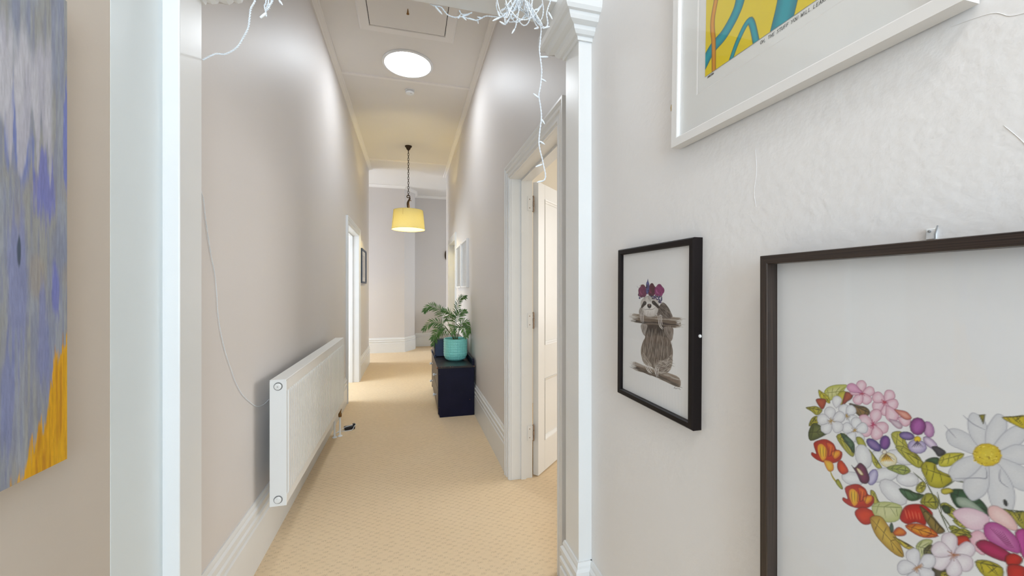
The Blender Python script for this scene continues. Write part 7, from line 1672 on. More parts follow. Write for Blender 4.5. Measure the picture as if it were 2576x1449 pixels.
FAIRY = {'L_b': [(-0.438, 1.39, 2.259), (-0.437, 1.39, 2.203), (-0.441, 1.39, 2.19), (-0.437, 1.39, 2.169), (-0.436, 1.39, 2.157)],
 'L_c': [(-0.421, 1.39, 2.262), (-0.422, 1.39, 2.208), (-0.427, 1.39, 2.196), (-0.428, 1.39, 2.185)],
 'L_d': [(-0.43, 1.39, 2.248), (-0.43, 1.39, 2.204), (-0.434, 1.39, 2.187), (-0.435, 1.39, 2.175)],
 'L_e': [(-0.403, 1.39, 2.266), (-0.4, 1.39, 2.216), (-0.394, 1.39, 2.207)],
 'L_f': [(-0.414, 1.39, 2.264), (-0.418, 1.39, 2.213), (-0.426, 1.39, 2.194), (-0.432, 1.39, 2.18)],
 'L_plug': [(-0.436, 1.39, 2.168), (-0.453, 1.39, 2.15)],
 'L_wire': [(-0.453, 1.39, 2.281), (-0.46, 1.39, 2.236), (-0.468, 1.39, 2.2), (-0.479, 1.39, 2.174), (-0.484, 1.395, 2.148), (-0.49, 1.4, 2.119),
            (-0.507, 1.41, 2.092), (-0.529, 1.42, 2.063), (-0.563, 1.43, 2.044), (-0.592, 1.44, 2.046), (-0.618, 1.45, 2.038), (-0.638, 1.46, 2.031)],
 'R_bulbs': [[(0.437, 1.29, 2.103), (0.463, 1.29, 2.107)], [(0.44, 1.29, 2.027), (0.456, 1.29, 2.021)], [(0.43, 1.29, 1.961), (0.411, 1.29, 1.973)],
             [(0.438, 1.29, 1.891), (0.451, 1.29, 1.874)], [(0.434, 1.29, 1.812), (0.451, 1.29, 1.803)], [(0.443, 1.29, 1.733), (0.42, 1.29, 1.723)],
             [(0.446, 1.29, 1.676), (0.425, 1.29, 1.67)]],
 'R_side': [(0.47, 1.29, 2.32), (0.472, 1.29, 2.299), (0.465, 1.29, 2.28), (0.459, 1.29, 2.255), (0.462, 1.29, 2.235), (0.463, 1.29, 2.219),
            (0.454, 1.29, 2.206), (0.44, 1.29, 2.204)],
 'R_side_b': [[(0.465, 1.29, 2.263), (0.479, 1.29, 2.242)]],
 'R_strand': [(0.438, 1.29, 2.204), (0.436, 1.29, 2.162), (0.433, 1.29, 2.127), (0.437, 1.29, 2.094), (0.441, 1.29, 2.053), (0.437, 1.29, 2.005),
              (0.431, 1.29, 1.97), (0.436, 1.29, 1.936), (0.44, 1.29, 1.895), (0.434, 1.29, 1.846), (0.431, 1.29, 1.812), (0.434, 1.29, 1.785),
              (0.443, 1.29, 1.751), (0.449, 1.29, 1.724), (0.454, 1.29, 1.704), (0.454, 1.29, 1.687), (0.446, 1.29, 1.676), (0.427, 1.29, 1.672)],
 'sof': [(0.062, 1.462, 2.348), (0.076, 1.462, 2.339), (0.091, 1.462, 2.336), (0.111, 1.462, 2.336), (0.123, 1.462, 2.323), (0.137, 1.462, 2.311),
         (0.162, 1.462, 2.307), (0.184, 1.462, 2.313), (0.214, 1.462, 2.311), (0.244, 1.462, 2.309)],
 'sof2': [(0.178, 1.462, 2.336), (0.187, 1.462, 2.323), (0.207, 1.462, 2.326), (0.226, 1.462, 2.336)],
 'sof3': [(0.242, 1.45, 2.301), (0.26, 1.45, 2.313), (0.275, 1.45, 2.323), (0.302, 1.45, 2.326), (0.336, 1.45, 2.329)],
 'sof_b': [[(0.089, 1.462, 2.336), (0.114, 1.462, 2.311)], [(0.173, 1.462, 2.304), (0.181, 1.462, 2.319)], [(0.187, 1.462, 2.314), (0.214, 1.462, 2.327)],
           [(0.211, 1.462, 2.312), (0.238, 1.462, 2.309)], [(0.19, 1.462, 2.314), (0.199, 1.462, 2.307)], [(0.245, 1.462, 2.315), (0.248, 1.462, 2.302)],
           [(0.262, 1.462, 2.321), (0.253, 1.462, 2.322)]],
 'tan_b': [[(0.293, 1.29, 2.214), (0.269, 1.29, 2.199)], [(0.293, 1.29, 2.217), (0.285, 1.29, 2.234)], [(0.31, 1.29, 2.193), (0.293, 1.29, 2.2)],
           [(0.345, 1.29, 2.185), (0.335, 1.29, 2.168)], [(0.311, 1.29, 2.199), (0.309, 1.29, 2.225)], [(0.415, 1.29, 2.261), (0.427, 1.29, 2.265)],
           [(0.338, 1.29, 2.245), (0.325, 1.29, 2.243)], [(0.451, 1.29, 2.206), (0.469, 1.29, 2.213)], [(0.43, 1.29, 2.202), (0.418, 1.29, 2.198)],
           [(0.437, 1.29, 2.209), (0.424, 1.29, 2.221)], [(0.359, 1.29, 2.272), (0.354, 1.29, 2.26)], [(0.394, 1.29, 2.275), (0.383, 1.29, 2.262)]],
 'tangle': [(0.366, 1.29, 2.257), (0.269, 1.29, 2.242), (0.451, 1.29, 2.275), (0.366, 1.29, 2.178)],
 'wall_wire': [(-0.701, 1.59, 1.642), (-0.701, 1.609, 1.612), (-0.701, 1.626, 1.538), (-0.701, 1.661, 1.428), (-0.701, 1.691, 1.357), (-0.701, 1.706, 1.283),
               (-0.701, 1.716, 1.208), (-0.701, 1.741, 1.13), (-0.701, 1.782, 1.047), (-0.701, 1.824, 0.984), (-0.701, 1.869, 0.918), (-0.701, 1.933, 0.852),
               (-0.701, 2.007, 0.801), (-0.701, 2.101, 0.749), (-0.701, 2.189, 0.732), (-0.701, 2.269, 0.736)]}
# ------------------------------------------------------------------ painted and printed surfaces (vertex-coloured sheets)
class Canvas:
    """a sheet painted in millimetres; becomes a fine grid mesh carrying the ink as vertex colours"""
    def __init__(s, x0, x1, y0, y1, cell, bgc):
        s.x0, s.y0, s.c = x0, y0, cell
        s.nx, s.ny = int(round((x1-x0)/cell))+1, int(round((y1-y0)/cell))+1
        s.a = np.empty((s.ny, s.nx, 3)); s.a[:] = bgc
        s.rng = np.random.default_rng(4)
    def win(s, p, pad):
        i0 = max(0, int((p[:, 0].min()-pad-s.x0)/s.c)); i1 = min(s.nx, int((p[:, 0].max()+pad-s.x0)/s.c)+2)
        j0 = max(0, int((p[:, 1].min()-pad-s.y0)/s.c)); j1 = min(s.ny, int((p[:, 1].max()+pad-s.y0)/s.c)+2)
        if i1 <= i0 or j1 <= j0: return None
        X, Y = np.meshgrid(s.x0+np.arange(i0, i1)*s.c, s.y0+np.arange(j0, j1)*s.c)
        return slice(j0, j1), slice(i0, i1), X, Y
    @staticmethod
    def segd(X, Y, a, b):
        dx, dy = b[0]-a[0], b[1]-a[1]; L = dx*dx+dy*dy+1e-12
        t = np.clip(((X-a[0])*dx+(Y-a[1])*dy)/L, 0, 1)
        return np.hypot(X-a[0]-t*dx, Y-a[1]-t*dy), t
    def poly(s, p, ci, ce, cl, lw=.9):
        p = np.array(p); W = s.win(p, 2)
        if W is None: return
        J, I, X, Y = W; D = np.full(X.shape, 1e9); ins = np.zeros(X.shape, bool); n = len(p)
        for k in range(n):
            a, b = p[k], p[(k+1) % n]
            D = np.minimum(D, s.segd(X, Y, a, b)[0])
            if a[1] != b[1]:
                c = (a[1] > Y) != (b[1] > Y)
                ins ^= c & (X < (b[0]-a[0])*(Y-a[1])/(b[1]-a[1])+a[0])
        sd = np.where(ins, -D, D); mx = max(D[ins].max() if ins.any() else 1e-3, 1e-3)
        t = np.clip(-sd/(mx*.75), 0, 1)[..., None]
        col = np.array(ce)*(1-t)+np.array(ci)*t
        col = col*(1+.05*(s.rng.random(X.shape)[..., None]-.5))
        al = np.clip(.5-sd/s.c, 0, 1)[..., None]
        s.a[J, I] = s.a[J, I]*(1-al)+col*al
        if cl is not None:
            ll = (np.clip(1-np.abs(sd)/lw, 0, 1)*.75)[..., None]
            s.a[J, I] = s.a[J, I]*(1-ll)+np.array(cl)*ll
    def stroke(s, p, w_, col, al0=1.0, taper=True):
        p = np.array(p); W = s.win(p, w_+1)
        if W is None: return
        J, I, X, Y = W; al = np.zeros(X.shape); n = len(p)-1
        for k in range(n):
            d, t = s.segd(X, Y, p[k], p[k+1]); u = (k+t)/n
            hw = w_/2*((.35+.65*np.sin(np.pi*np.clip(u, 0, 1))) if taper else 1)
            al = np.maximum(al, np.clip((hw-d)/s.c+.5, 0, 1))
        al = (al*al0)[..., None]
        s.a[J, I] = s.a[J, I]*(1-al)+np.array(col)*al
    def run(s, text, deep=1.0):
        def hexc(h, f=globals()['hexc']):
            v = f(h); return tuple(c**deep for c in v) if max(v) < .72 else v
        R = random.Random(9)
        for line in text.strip().split('\n'):
            q = line.split('|'); op = q[0]
            pts = [tuple(float(v) for v in t.split(',')) for t in q[-1].split(';')]
            if op in 'PQ':
                if op == 'P':
                    pp_ = [Vector((a, b, 0)) for a, b in pts]; o_ = []; n = len(pp_)
                    for i in range(n):
                        p0, p1, p2, p3 = pp_[i-1], pp_[i], pp_[(i+1) % n], pp_[(i+2) % n]
                        for t in (0, 1/3, 2/3):
                            o_.append(.5*((2*p1)+(p2-p0)*t+(2*p0-5*p1+4*p2-p3)*t*t+(3*p1-p0-3*p2+p3)*t**3))
                    pts = [(v.x, v.y) for v in o_]
                s.poly(pts, hexc(q[1]), hexc(q[2]), hexc(q[3]))
            elif op == 'S':
                pts = [(v.x, v.y) for v in catmull([(a, b, 0) for a, b in pts], 4)] if len(pts) > 2 else pts
                s.stroke(pts, max(float(q[2]), s.c*.9), hexc(q[1]))
            elif op == 'C':
                c, ax, ay = pts
                for k in range(16):
                    a = R.uniform(0, 6.28); r = R.uniform(.4, 1.05)
                    e = (c[0]+r*((ax[0]-c[0])*math.cos(a)+(ay[0]-c[0])*math.sin(a)), c[1]+r*((ax[1]-c[1])*math.cos(a)+(ay[1]-c[1])*math.sin(a)))
                    s.stroke([c, e], s.c*.9, hexc(q[1]), .8); s.stroke([e, (e[0]+.6, e[1]+.6)], 1.2, hexc(q[2]), .9)
            elif op == 'F':
                tones = [hexc(t) for t in q[1].split('+')]; n = int(q[2]); dx, dy = (float(v) for v in q[3].split(','))
                wd, sp_ = float(q[4]), float(q[5])
                xs = [a for a, b in pts]; ys = [b for a, b in pts]; k = 0; g = 0
                while k < n and g < n*20:
                    g += 1
                    x, y = R.uniform(min(xs), max(xs)), R.uniform(min(ys), max(ys)); ins = False; j = len(pts)-1
                    for i in range(len(pts)):
                        if (pts[i][1] > y) != (pts[j][1] > y) and x < (pts[j][0]-pts[i][0])*(y-pts[i][1])/(pts[j][1]-pts[i][1])+pts[i][0]: ins = not ins
                        j = i
                    if not ins: continue
                    a = math.radians(R.uniform(-sp_, sp_)); m_ = R.uniform(.6, 1.3)/2
                    ex, ey = (dx*math.cos(a)-dy*math.sin(a))*m_, (dx*math.sin(a)+dy*math.cos(a))*m_
                    s.stroke([(x-ex, y-ey), (x, y), (x+ex, y+ey)], max(wd, s.c*.9), R.choice(tones), .7); k += 1
    def build(s, name, parent, m, z, ox=0.0, oy=0.0):
        """local x, y in metres (offset ox, oy), flat at local z"""
        gx = (s.x0+np.arange(s.nx)*s.c)/1000+ox; gy = (s.y0+np.arange(s.ny)*s.c)/1000+oy
        X, Y = np.meshgrid(gx, gy); co = np.stack([X, Y, np.full_like(X, z)], -1).reshape(-1, 3)
        idx = np.arange(s.nx*s.ny).reshape(s.ny, s.nx)
        fa = np.stack([idx[:-1, :-1], idx[:-1, 1:], idx[1:, 1:], idx[1:, :-1]], -1).reshape(-1, 4)
        me = bpy.data.meshes.new(name); me.vertices.add(len(co)); me.vertices.foreach_set('co', co.ravel())
        me.loops.add(fa.size); me.loops.foreach_set('vertex_index', fa.ravel().astype(np.int32))
        me.polygons.add(len(fa)); me.polygons.foreach_set('loop_start', (np.arange(len(fa))*4).astype(np.int32))
        me.update(calc_edges=True); me.validate()
        at = me.color_attributes.new('ink', 'FLOAT_COLOR', 'POINT')
        at.data.foreach_set('color', np.concatenate([np.clip(s.a, 0, 1).reshape(-1, 3), np.ones((len(co), 1))], 1).ravel().astype(np.float32))
        me.materials.append(m)
        o = bpy.data.objects.new(name, me); COL.objects.link(o); o.parent = parent
        return o

def rails(t, w_, h_, prof, m, name='frame_rail'):
    """four mitred rails of a picture frame; profile (d inward from the outer edge, e out of the wall)"""
    C4 = [(-w_/2, 0), (w_/2, 0), (w_/2, h_), (-w_/2, h_)]; k = len(prof)
    for i in range(4):
        A, B = Vector((*C4[i], 0)), Vector((*C4[(i+1) % 4], 0)); d = (B-A).normalized(); nn = Vector((-d.y, d.x, 0))
        mb = MB(); L = (B-A).length
        mb.v = [tuple(A+(nn+d)*q+Vector((0, 0, e))) for q, e in prof]+[tuple(B+(nn-d)*q+Vector((0, 0, e))) for q, e in prof]
        mb.f = [(j, (j+1) % k, k+(j+1) % k, k+j) for j in range(k)]+[tuple(range(k)), tuple(range(k, 2*k))]
        o = mb.build(name, m, t, local=True)
        uvl = o.data.uv_layers.new(name='UVMap'); acc = [0]
        for j in range(1, k): acc.append(acc[-1]+math.dist(prof[j], prof[j-1]))
        for l in o.data.loops:
            vi = l.vertex_index; uvl.data[l.index].uv = ((0 if vi < k else L)+i*3.1, acc[vi % k])
def backing(t, w_, h_, inset, z, m, name='backing_board'):
    return MB().box(-w_/2+inset, w_/2-inset, inset, h_-inset, .001, z).build(name, m, t, local=True)
def pane(t, w_, h_, inset, z):
    return MB().box(-w_/2+inset, w_/2-inset, inset, h_-inset, z, z+.0015).build('glass', M['glass'], t, local=True)

# --- sloth print
w_, h_ = .336, .442
t = wall_thing('framed_print', 'right', (FRX-.0005, .933, 1.2-h_/2), 'black framed print of a sloth in a flower crown', 'picture', -.010)
rails(t, w_, h_, [(0, 0), (0, .022), (.003, .025), (.014, .025), (.0165, .022), (.0165, .012), (.006, .012), (.006, 0)], M['blackframe'])
backing(t, w_, h_, .008, .012, M['mat_board'])
cv = Canvas(-153, 153, -206, 206, .8, (.85, .855, .865)); cv.run(SLOTH, 1.35)
cv.build('sloth_print', t, M['print'], .0145, 0, h_/2)
pane(t, w_, h_, .0155, .018)
MB().lathe([(.004, 0), (.004, .002), (.0025, .004), (.0001, .0045)], 12, (w_/2+.002, h_*.49, .006)).build('bumper', M['plastic'], t, True, local=True)

# --- floral print
w_, h_ = .56, .76
fx, fz = .569, 1.36
t = wall_thing('framed_print', 'right', (FRX-.0005, fx-w_/2, fz-h_), 'large dark wood box frame with a floral collage print', 'picture')
rails(t, w_, h_, [(0, 0), (0, .041), (.001, .043), (.014, .043), (.015, .042), (.015, .018), (.006, .018), (.006, 0)], M['framewood'])
backing(t, w_, h_, .008, .018, M['mat_board'])
cv = Canvas(14, 546, -746, -14, .95, (.83, .84, .855)); cv.run(FLORAL)
cv.build('floral_print', t, M['print'], .0205, -w_/2, h_)
pane(t, w_, h_, .0145, .025)
hkt = thing('picture_hook', (FRX, .3525, 1.372), 'small white picture hook with brown tape above the dark frame', 'hook')
MB().box(FRX-.004, FRX, .3475, .3575, 1.364, 1.378).build('hook_plate', M['plastic'], hkt, bevel=.001)
MB().box(FRX-.003, FRX-.0005, .348, .357, 1.350, 1.366).build('tape', M['kraft'], hkt)
MB().lathe([(.0015, -.004), (.0015, -.006), (.0001, -.0065)], 8, (FRX, .353, 1.3745), 'x').build('nail_head', M['grey'], hkt)
MB().tube([(FRX-.002, .3465, 1.381), (FRX-.006, .3468, 1.370), (FRX-.006, .347, 1.358)], .0008, 6).build('wire_clip', M['grey'], hkt)

# --- yellow print in the white frame
w_, h_ = .526, .66
t = wall_thing('framed_print', 'right', (FRX-.0005, .571, 1.640), 'white framed yellow and teal print with a handwritten caption, hung highest', 'picture', -.022)
rails(t, w_, h_, [(0, .003), (0, .029), (.018, .029), (.020, .028), (.020, .013), (.006, .013), (.006, .003)], M['whiteframe'])
MB().box(-w_/2+.012, w_/2-.012, .010, h_-.012, 0, .004).build('gap_shadow_sheet', M['blackframe'], t, local=True)  # black sheet standing in for the shadow in the gap behind the frame
backing(t, w_, h_, .008, .013, M['mat_board'])
ms_ = MB().sweep([(0, 0), (0, .0021), (.0028, .0002), (.0028, 0)], [(-w_/2+.069, .098, .0135), (w_/2-.069, .098, .0135), (w_/2-.069, h_-.069, .0135), (-w_/2+.069, h_-.069, .0135)], (0, 0, 1), 1, True)
ms_.build('mat_bevel', M['whiteframe'], t, local=True)
mbd = MB(); zf = .0155
for r in ((-w_/2+.019, w_/2-.019, .019, .098), (-w_/2+.019, w_/2-.019, h_-.069, h_-.019), (-w_/2+.019, -w_/2+.069, .098, h_-.069), (w_/2-.069, w_/2-.019, .098, h_-.069)):
    mbd.box(*r, .0130, zf)
mbd.build('mat_board', M['mat_board'], t, local=True)
cv = Canvas(0, 338, 0, 400, 1.0, (.80, .62, .008))
TE, TD, OR, OD, INK = hexc('1f9fae'), hexc('137a8c'), hexc('e09a24'), hexc('b87414'), hexc('1c2020')
def ribbon(ctr, wid, c, cd_):
    c3 = catmull([(a, b, 0) for a, b in ctr], 8); L_, R2 = [], []
    for i, p_ in enumerate(c3):
        d = (c3[min(i+1, len(c3)-1)]-c3[max(i-1, 0)]).normalized(); wv = wid[0]+(wid[1]-wid[0])*i/(len(c3)-1)
        L_.append((p_.x-d.y*wv/2, p_.y+d.x*wv/2)); R2.append((p_.x+d.y*wv/2, p_.y-d.x*wv/2))
    cv.poly(L_+R2[::-1], c, cd_, INK, 1.1)
ribbon([(-8, 25), (20, 50), (55, 62), (88, 92), (104, 140), (138, 190), (150, 300)], (26, 24), TE, TD)
ribbon([(182, -12), (200, 60), (196, 150), (215, 300)], (44, 40), TE, TD)
ribbon([(70, -6), (92, 30), (118, 48), (134, -6)], (10, 14), TE, TD)
ribbon([(26, -6), (24, 60), (20, 110), (34, 180), (30, 300)], (11, 14), OR, OD)
ribbon([(300, -10), (280, 120), (310, 260), (290, 410)], (34, 30), TE, TD)
cv.build('yellow_print', t, M['print'], .0142, -w_/2+.0945, .128)
GL = {'O': ['0,.5;.15,.95;.5,1;.85,.6;.7,.1;.35,0;.05,.3;0,.5'], 'H': ['0,0;.05,1', '.05,.5;.7,.55', '.7,0;.75,1'], ',': ['.2,.1;.05,-.25'], 'T': ['0,.95;.8,1', '.4,1;.35,0'], 'E': ['.05,0;.1,1', '.1,1;.7,1', '.1,.5;.6,.52', '.05,0;.7,.02'],
      'S': ['.75,.9;.4,1;.1,.75;.5,.5;.7,.25;.4,0;0,.1'], 'U': ['0,1;.05,.2;.35,0;.65,.2;.7,1'], 'F': ['.05,0;.1,1', '.1,1;.7,1', '.1,.5;.6,.52'], 'Y': ['0,1;.35,.55', '.75,1;.2,-.1'], 'W': ['0,1;.2,0;.45,.7;.65,0;.9,1'], 'I': ['.2,0;.25,1'],
      'L': ['.1,1;.05,.02', '.05,.02;.6,.05'], 'A': ['0,0;.4,1;.75,0', '.15,.4;.65,.4'], 'R': ['.05,0;.1,1', '.1,1;.6,.9;.6,.6;.1,.5', '.25,.5;.75,0'], 'N': ['0,0;.05,1', '.05,1;.65,0', '.65,0;.7,1'], '!': ['.3,.35;.5,1.25', '.22,0;.26,.1'],
      '0': ['0,.5;.3,1;.6,.5;.3,0;0,.5'], '2': ['0,.8;.4,1;.6,.7;0,0;.7,0'], '5': ['.7,1;.1,1;.1,.6;.6,.5;.5,.05;0,0'], '8': ['.3,.5;0,.8;.35,1;.6,.75;.3,.5;0,.2;.3,0;.6,.25;.3,.5'], '/': ['0,-.2;.6,1.1'], ' ': []}
def hand(t_, name, text, x, y, hgt, adv, thick, z):
    mb = MB(); R = random.Random(2)
    for c_ in text:
        for stt in GL[c_]:
            pts = [tuple(float(v) for v in q.split(',')) for q in stt.split(';')]
            pts = [(x+(a*.8+b*.12)*hgt+R.uniform(-1, 1)*hgt*.03, y+b*hgt+R.uniform(-1, 1)*hgt*.03) for a, b in pts]
            for i in range(len(pts)-1):
                a, b = Vector((*pts[i], 0)), Vector((*pts[i+1], 0)); d = (b-a)
                if d.length < 1e-6: continue
                d.normalize(); nv = Vector((-d.y, d.x, 0))*thick/2; e = d*thick*.4
                mb.add([(p_.x, p_.y, z) for p_ in (a-nv-e, b-nv+e, b+nv+e, a+nv-e)]+[(p_.x, p_.y, z+.0001) for p_ in (a-nv-e, b-nv+e, b+nv+e, a+nv-e)], [(0, 3, 2, 1), (4, 5, 6, 7), (0, 1, 5, 4), (2, 3, 7, 6), (1, 2, 6, 5), (3, 0, 4, 7)])
        x += adv*(.75 if c_ in ' ,I' else 1)
    return mb.build(name, M['ink'], t_, local=True, fix=False)
hand(t, 'caption', 'OH, THE STUFF YOU WILL LEARN!', -w_/2+.236, .1175, .0056, .0047, .0007, .0137)
hand(t, 'edition_number', '2280/2500', -w_/2+.101, .1215, .0035, .0021, .0006, .0137)
pane(t, w_, h_, .019, .019)

# --- two white frames beyond the palm, one navy frame on the left wall
for (ya, yb), lab in (((4.585, 5.105), 'white framed pale sketch, the nearer of the two above the chest'), ((5.165, 5.67), 'white framed pale sketch, the farther of the two above the chest')):
    w_, h_ = yb-ya, .575
    t = wall_thing('framed_print', 'right', (XR-.0005, (ya+yb)/2, 1.325), lab, 'picture', 0, 'pair of white framed sketches')
    rails(t, w_, h_, [(0, 0), (0, .030), (.018, .030), (.020, .028), (.020, .012), (.006, .012), (.006, 0)], M['whiteframe'])
    backing(t, w_, h_, .008, .012, M['mat_board'])
    for i in range(3):
        sk = MB(); y0 = .07+i*.15
        for a, b_ in (((-.10, y0), (.10, y0)), ((.10, y0), (.10, y0+.12)), ((.10, y0+.12), (-.10, y0+.12)), ((-.10, y0+.12), (-.10, y0)), ((-.07, y0+.02), (.0, y0+.09)), ((.0, y0+.09), (.06, y0+.03))):
            d = (Vector((*b_, 0))-Vector((*a, 0))).normalized(); nv = Vector((-d.y, d.x, 0))*.002
            A, B = Vector((*a, .0124)), Vector((*b_, .0124)); sk.add([A-nv, B-nv, B+nv, A+nv], [(0, 1, 2, 3)])
        sk.build('sketch', M['pale_ink'], t, local=True, fix=False)
    pane(t, w_, h_, .019, .018)
w_, h_ = .60, .515
t = wall_thing('framed_print', 'left', (XL+.0005, 6.45, 1.397), 'navy framed picture on the left wall past the doorway', 'picture')
rails(t, w_, h_, [(0, 0), (0, .028), (.024, .028), (.026, .026), (.026, .012), (.006, .012), (.006, 0)], M['navyframe'])
backing(t, w_, h_, .008, .012, M['mat_board'])
MB().box(-.20, .20, .09, h_-.09, .012, .0128).build('print', M['pale_ink'], t, local=True)
pane(t, w_, h_, .025, .018)

# --- abstract canvas on the near left wall
w_, h_ = .62, .902
t = wall_thing('painting', 'left', (FLX+.0005, .972-w_/2, .966), 'tall abstract canvas in blue-grey and white with a yellow corner', 'painting')
MB().box(-w_/2, w_/2, 0, h_, 0, .0238).build('stretcher', M['mat_board'], t, local=True)
cv = Canvas(-w_*500, w_*500, 0, h_*1000, 1.6, (0, 0, 0))
rng = np.random.default_rng(12)
def streak(nx, ny, sx, sy):
    g = rng.random((ny//sy+3, nx//sx+3))
    yy = np.linspace(0, g.shape[0]-1.01, ny); xx = np.linspace(0, g.shape[1]-1.01, nx)
    j = yy.astype(int); i = xx.astype(int); fy = (yy-j)[:, None]; fx_ = (xx-i)[None]; fy = fy*fy*(3-2*fy); fx_ = fx_*fx_*(3-2*fx_)
    return (g[j][:, i]*(1-fx_)+g[j][:, i+1]*fx_)*(1-fy)+(g[j+1][:, i]*(1-fx_)+g[j+1][:, i+1]*fx_)*fy
nx, ny = cv.nx, cv.ny
f1, f2, f3, f4 = streak(nx, ny, 9, 90), streak(nx, ny, 3, 60), streak(nx, ny, 1, 14), streak(nx, ny, 22, 70)
X, Y = np.meshgrid(cv.x0+np.arange(nx)*1.6, np.arange(ny)*1.6)
XR_ = w_*500-X          # mm from the far edge
def mixc(a, c, k): return a*(1-k[..., None])+np.array(hexc(c))*k[..., None]
def ss(a, b, x): u = np.clip((x-a)/(b-a), 0, 1); return u*u*(3-2*u)
A = np.empty((ny, nx, 3)); A[:] = hexc('9a9ea8')
A = mixc(A, '9a9a98', ss(.35, .75, f1)); A = mixc(A, '7f86a2', ss(.45, .8, f2)*.6)
A = mixc(A, '9e958c', ss(.5, .8, f4)*ss(620, 420, Y)*.7)
def patch(cx, cy, rx, ry, soft=.5): return ss(1, soft, np.hypot((XR_-cx)/rx, (Y-cy)/ry)+(f2-.5)*.9+(f3-.5)*.35)
for cx, cy, rx, ry, c_ in ((48, 520, 26, 75, '7378c0'), (2, 640, 8, 120, '6c78c4'), (26, 345, 11, 90, '7076c2'), (95, 600, 28, 90, '6f7ec0'), (50, 220, 24, 120, '7f86b4'), (100, 330, 24, 160, '8288b2'), (118, 140, 18, 130, '7c84b0'), (190, 500, 50, 170, '747cbc'), (300, 300, 70, 200, '8088b8'), (420, 560, 60, 160, '6c78b8')):
    A = mixc(A, c_, patch(cx, cy, rx, ry)*.8)
sp_edge = 590+90*np.sin(XR_/9.0)*0+150*(streak(nx, 1+ny, 4, ny)[0:1, :]-.45)
top_edge = 800+60*(streak(nx, 1+ny, 4, ny)[0:1, :]-.5)
wh = ss(-14, 14, Y-sp_edge)*ss(20, -60, Y-top_edge)*ss(28, 40, XR_)*ss(.12, .55, f2+.25)
A = mixc(A, 'c2c0c8', wh*.95); A = mixc(A, 'aaa8b6', ss(.5, .8, f1)*wh*.6)
A = mixc(A, '2f4048', patch(98, 400, 3.5, 34, .6)*.8)
edge = np.where(XR_ < 30, 235-XR_*1.2, np.where(XR_ < 46, 200-(XR_-30)*7.0, 88-(XR_-46)*1.35))+60*(f2-.5)+30*(f3-.5)
orr = ss(10, -10, Y-edge)*ss(118, 100, XR_+20*(f3-.5))
A = mixc(A, 'd9a00f', orr); A = mixc(A, 'b87a16', orr*ss(.5, .85, f2)*.8); A = mixc(A, 'e2ac18', orr*ss(.55, .85, f1)*.7)
lo = ss(120, 40, Y)*ss(110, 135, XR_); A = mixc(A, '8c9098', lo*.6)
A = A*(1+.26*(f3-.5)+.10*(streak(nx, ny, 1, 5)-.5))[..., None]
cv.a = A
cv.build('painted_canvas', t, M['canvas'], .0245)

# ------------------------------------------------------------------ string lights
def twist(mb, pts, r=.0013, off=.0014, pitch=.02, n=10):
    """two thin wires twisted round each other along a path"""
    c = catmull(pts, n); L = 0; a1, a2 = [], []; u = None
    for i, p_ in enumerate(c):
        if i: L += (p_-c[i-1]).length
        d = (c[min(i+1, len(c)-1)]-c[max(i-1, 0)])
        d = d.normalized() if d.length > 1e-8 else Vector((0, 0, 1))
        if u is None: u = d.orthogonal().normalized()
        u = (u-d*u.dot(d)).normalized(); k = d.cross(u); a = 2*math.pi*L/pitch
        q = (u*math.cos(a)+k*math.sin(a))*off; a1.append(p_+q); a2.append(p_-q)
    mb.tube(a1, r, 5); mb.tube(a2, r, 5)
def bulb(t_, a, b_):
    a, b_ = Vector(a), Vector(b_); d = (b_-a).normalized(); L = max((b_-a).length, .016)
    o = MB().tube([a, a+d*.004, a+d*(L-.005), a+d*(L-.004)], [.0016, .0031, .0031, .0024], 10).build('bulb_socket', M['wire'], t_, True)
    MB().tube([a+d*(L-.005), a+d*(L-.001), a+d*(L+.002)], [.0024, .0022, .0008], 8).build('bulb', M['clear'], o, True)

t = thing('string_lights', FAIRY['L_wire'][-1], 'white fairy-light lead and plug hanging at the top of the left pilaster', 'string lights')
mb = MB(); top = (FAIRY['L_wire'][0][0], 1.39, ZS)
twist(mb, [top]+FAIRY['L_wire'], .0016, .0016, .016)
mb.build('lead_wire', M['wire'], t, True)
mb = MB()
for k_ in ('L_b', 'L_c', 'L_d', 'L_e', 'L_f'): twist(mb, [(FAIRY[k_][0][0], 1.39, ZS)]+FAIRY[k_], .0013, .0014, .012)
mb.build('wire_bundle', M['wire'], t, True)
a, b_ = Vector(FAIRY['L_plug'][0]), Vector(FAIRY['L_plug'][1])
MB().tube([a, a+(b_-a)*.1, a+(b_-a)*.85, b_], [.0030, .0042, .0042, .0034], 12).build('plug', M['plastic'], t, True)
bulb(t, FAIRY['L_e'][-2], FAIRY['L_e'][-1])

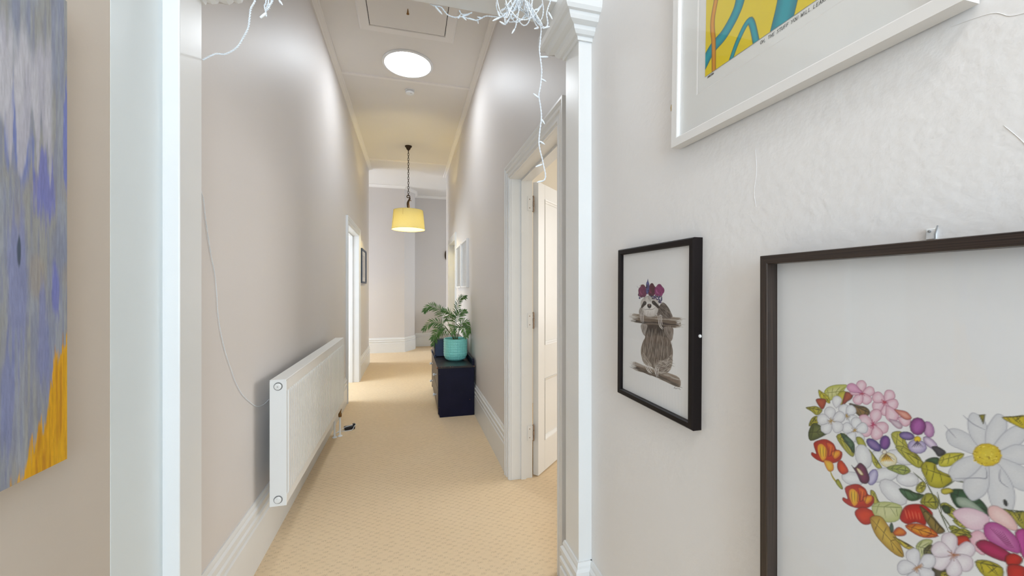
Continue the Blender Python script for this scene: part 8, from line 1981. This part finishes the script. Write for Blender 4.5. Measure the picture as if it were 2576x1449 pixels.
t = thing('string_lights', (FAIRY['tangle'][0][0], YA, ZS), 'tangled white fairy lights with one long strand hanging by the right pilaster', 'string lights')
cx, cy, cz = FAIRY['tangle'][0]; R = random.Random(21)
mb = MB()
for q in range(3):
    pts = []; ph = [R.uniform(0, 6.28) for _ in range(6)]; nn_ = 26
    for i in range(nn_):
        u_ = i/nn_*2*math.pi*1.9
        pts.append((cx-.005+.085*math.sin(1.3*u_+ph[0])*(.7+.3*math.sin(.7*u_+ph[1])), cy-.01+.026*math.sin(1.7*u_+ph[2]), cz-.004+.034*math.sin(1.1*u_+ph[3])+.03*math.sin(2.9*u_+ph[4])))
    twist(mb, pts, .0013, .0014, .018, 6)
for x in (-.055, -.02, .02, .05): twist(mb, [(cx+x, YA-.006, ZS+.03), (cx+x+.004, cy, ZS-.01), (cx+x*.8, cy-.008, cz+.03), (cx+x*.5, cy-.01, cz-.01)], .0013, .0014, .018)
for a, b_ in FAIRY['tan_b']:
    q_ = (cx+(a[0]-cx)*.45, cy-.008, cz+.01+(a[2]-cz)*.35)
    twist(mb, [a, ((a[0]*2+q_[0])/3, cy-.003, (a[2]*2+q_[2])/3-.006), q_, (q_[0]*.5+cx*.5, cy-.012, cz+.02)], .0012, .0013, .016)
mb.build('wire_tangle', M['wire'], t, True)
mb = MB(); twist(mb, [(cx+.03, cy-.01, cz-.02), (cx+.055, cy, cz-.03)]+FAIRY['R_strand'], .0013, .0015, .022); twist(mb, [(FAIRY['R_side'][0][0], YA-.005, ZS+.02)]+FAIRY['R_side'])
mb.build('hanging_strand', M['wire'], t, True)
for a, b_ in FAIRY['R_bulbs']+FAIRY['R_side_b']+FAIRY['tan_b']: bulb(t, a, b_)

t = thing('string_lights', (FAIRY['sof'][0][0], YB, ZS), 'short run of white fairy lights drooping behind the beam', 'string lights')
mb = MB()
for k_ in ('sof', 'sof2', 'sof3'): twist(mb, FAIRY[k_])
mb.build('wire', M['wire'], t, True)
for a, b_ in FAIRY['sof_b']: bulb(t, a, b_)

t = thing('wall_cable', FAIRY['wall_wire'][-1], 'thin white cable drooping down the left wall to the radiator', 'cable')
mb = MB(); twist(mb, [(x+.0005, y, z) for x, y, z in FAIRY['wall_wire']], .0011, .0011, .014); mb.build('wire', M['wire'], t, True)

# drop the helper property that only served the building of parts
for o in bpy.data.objects:
    if '_o' in o: del o['_o']
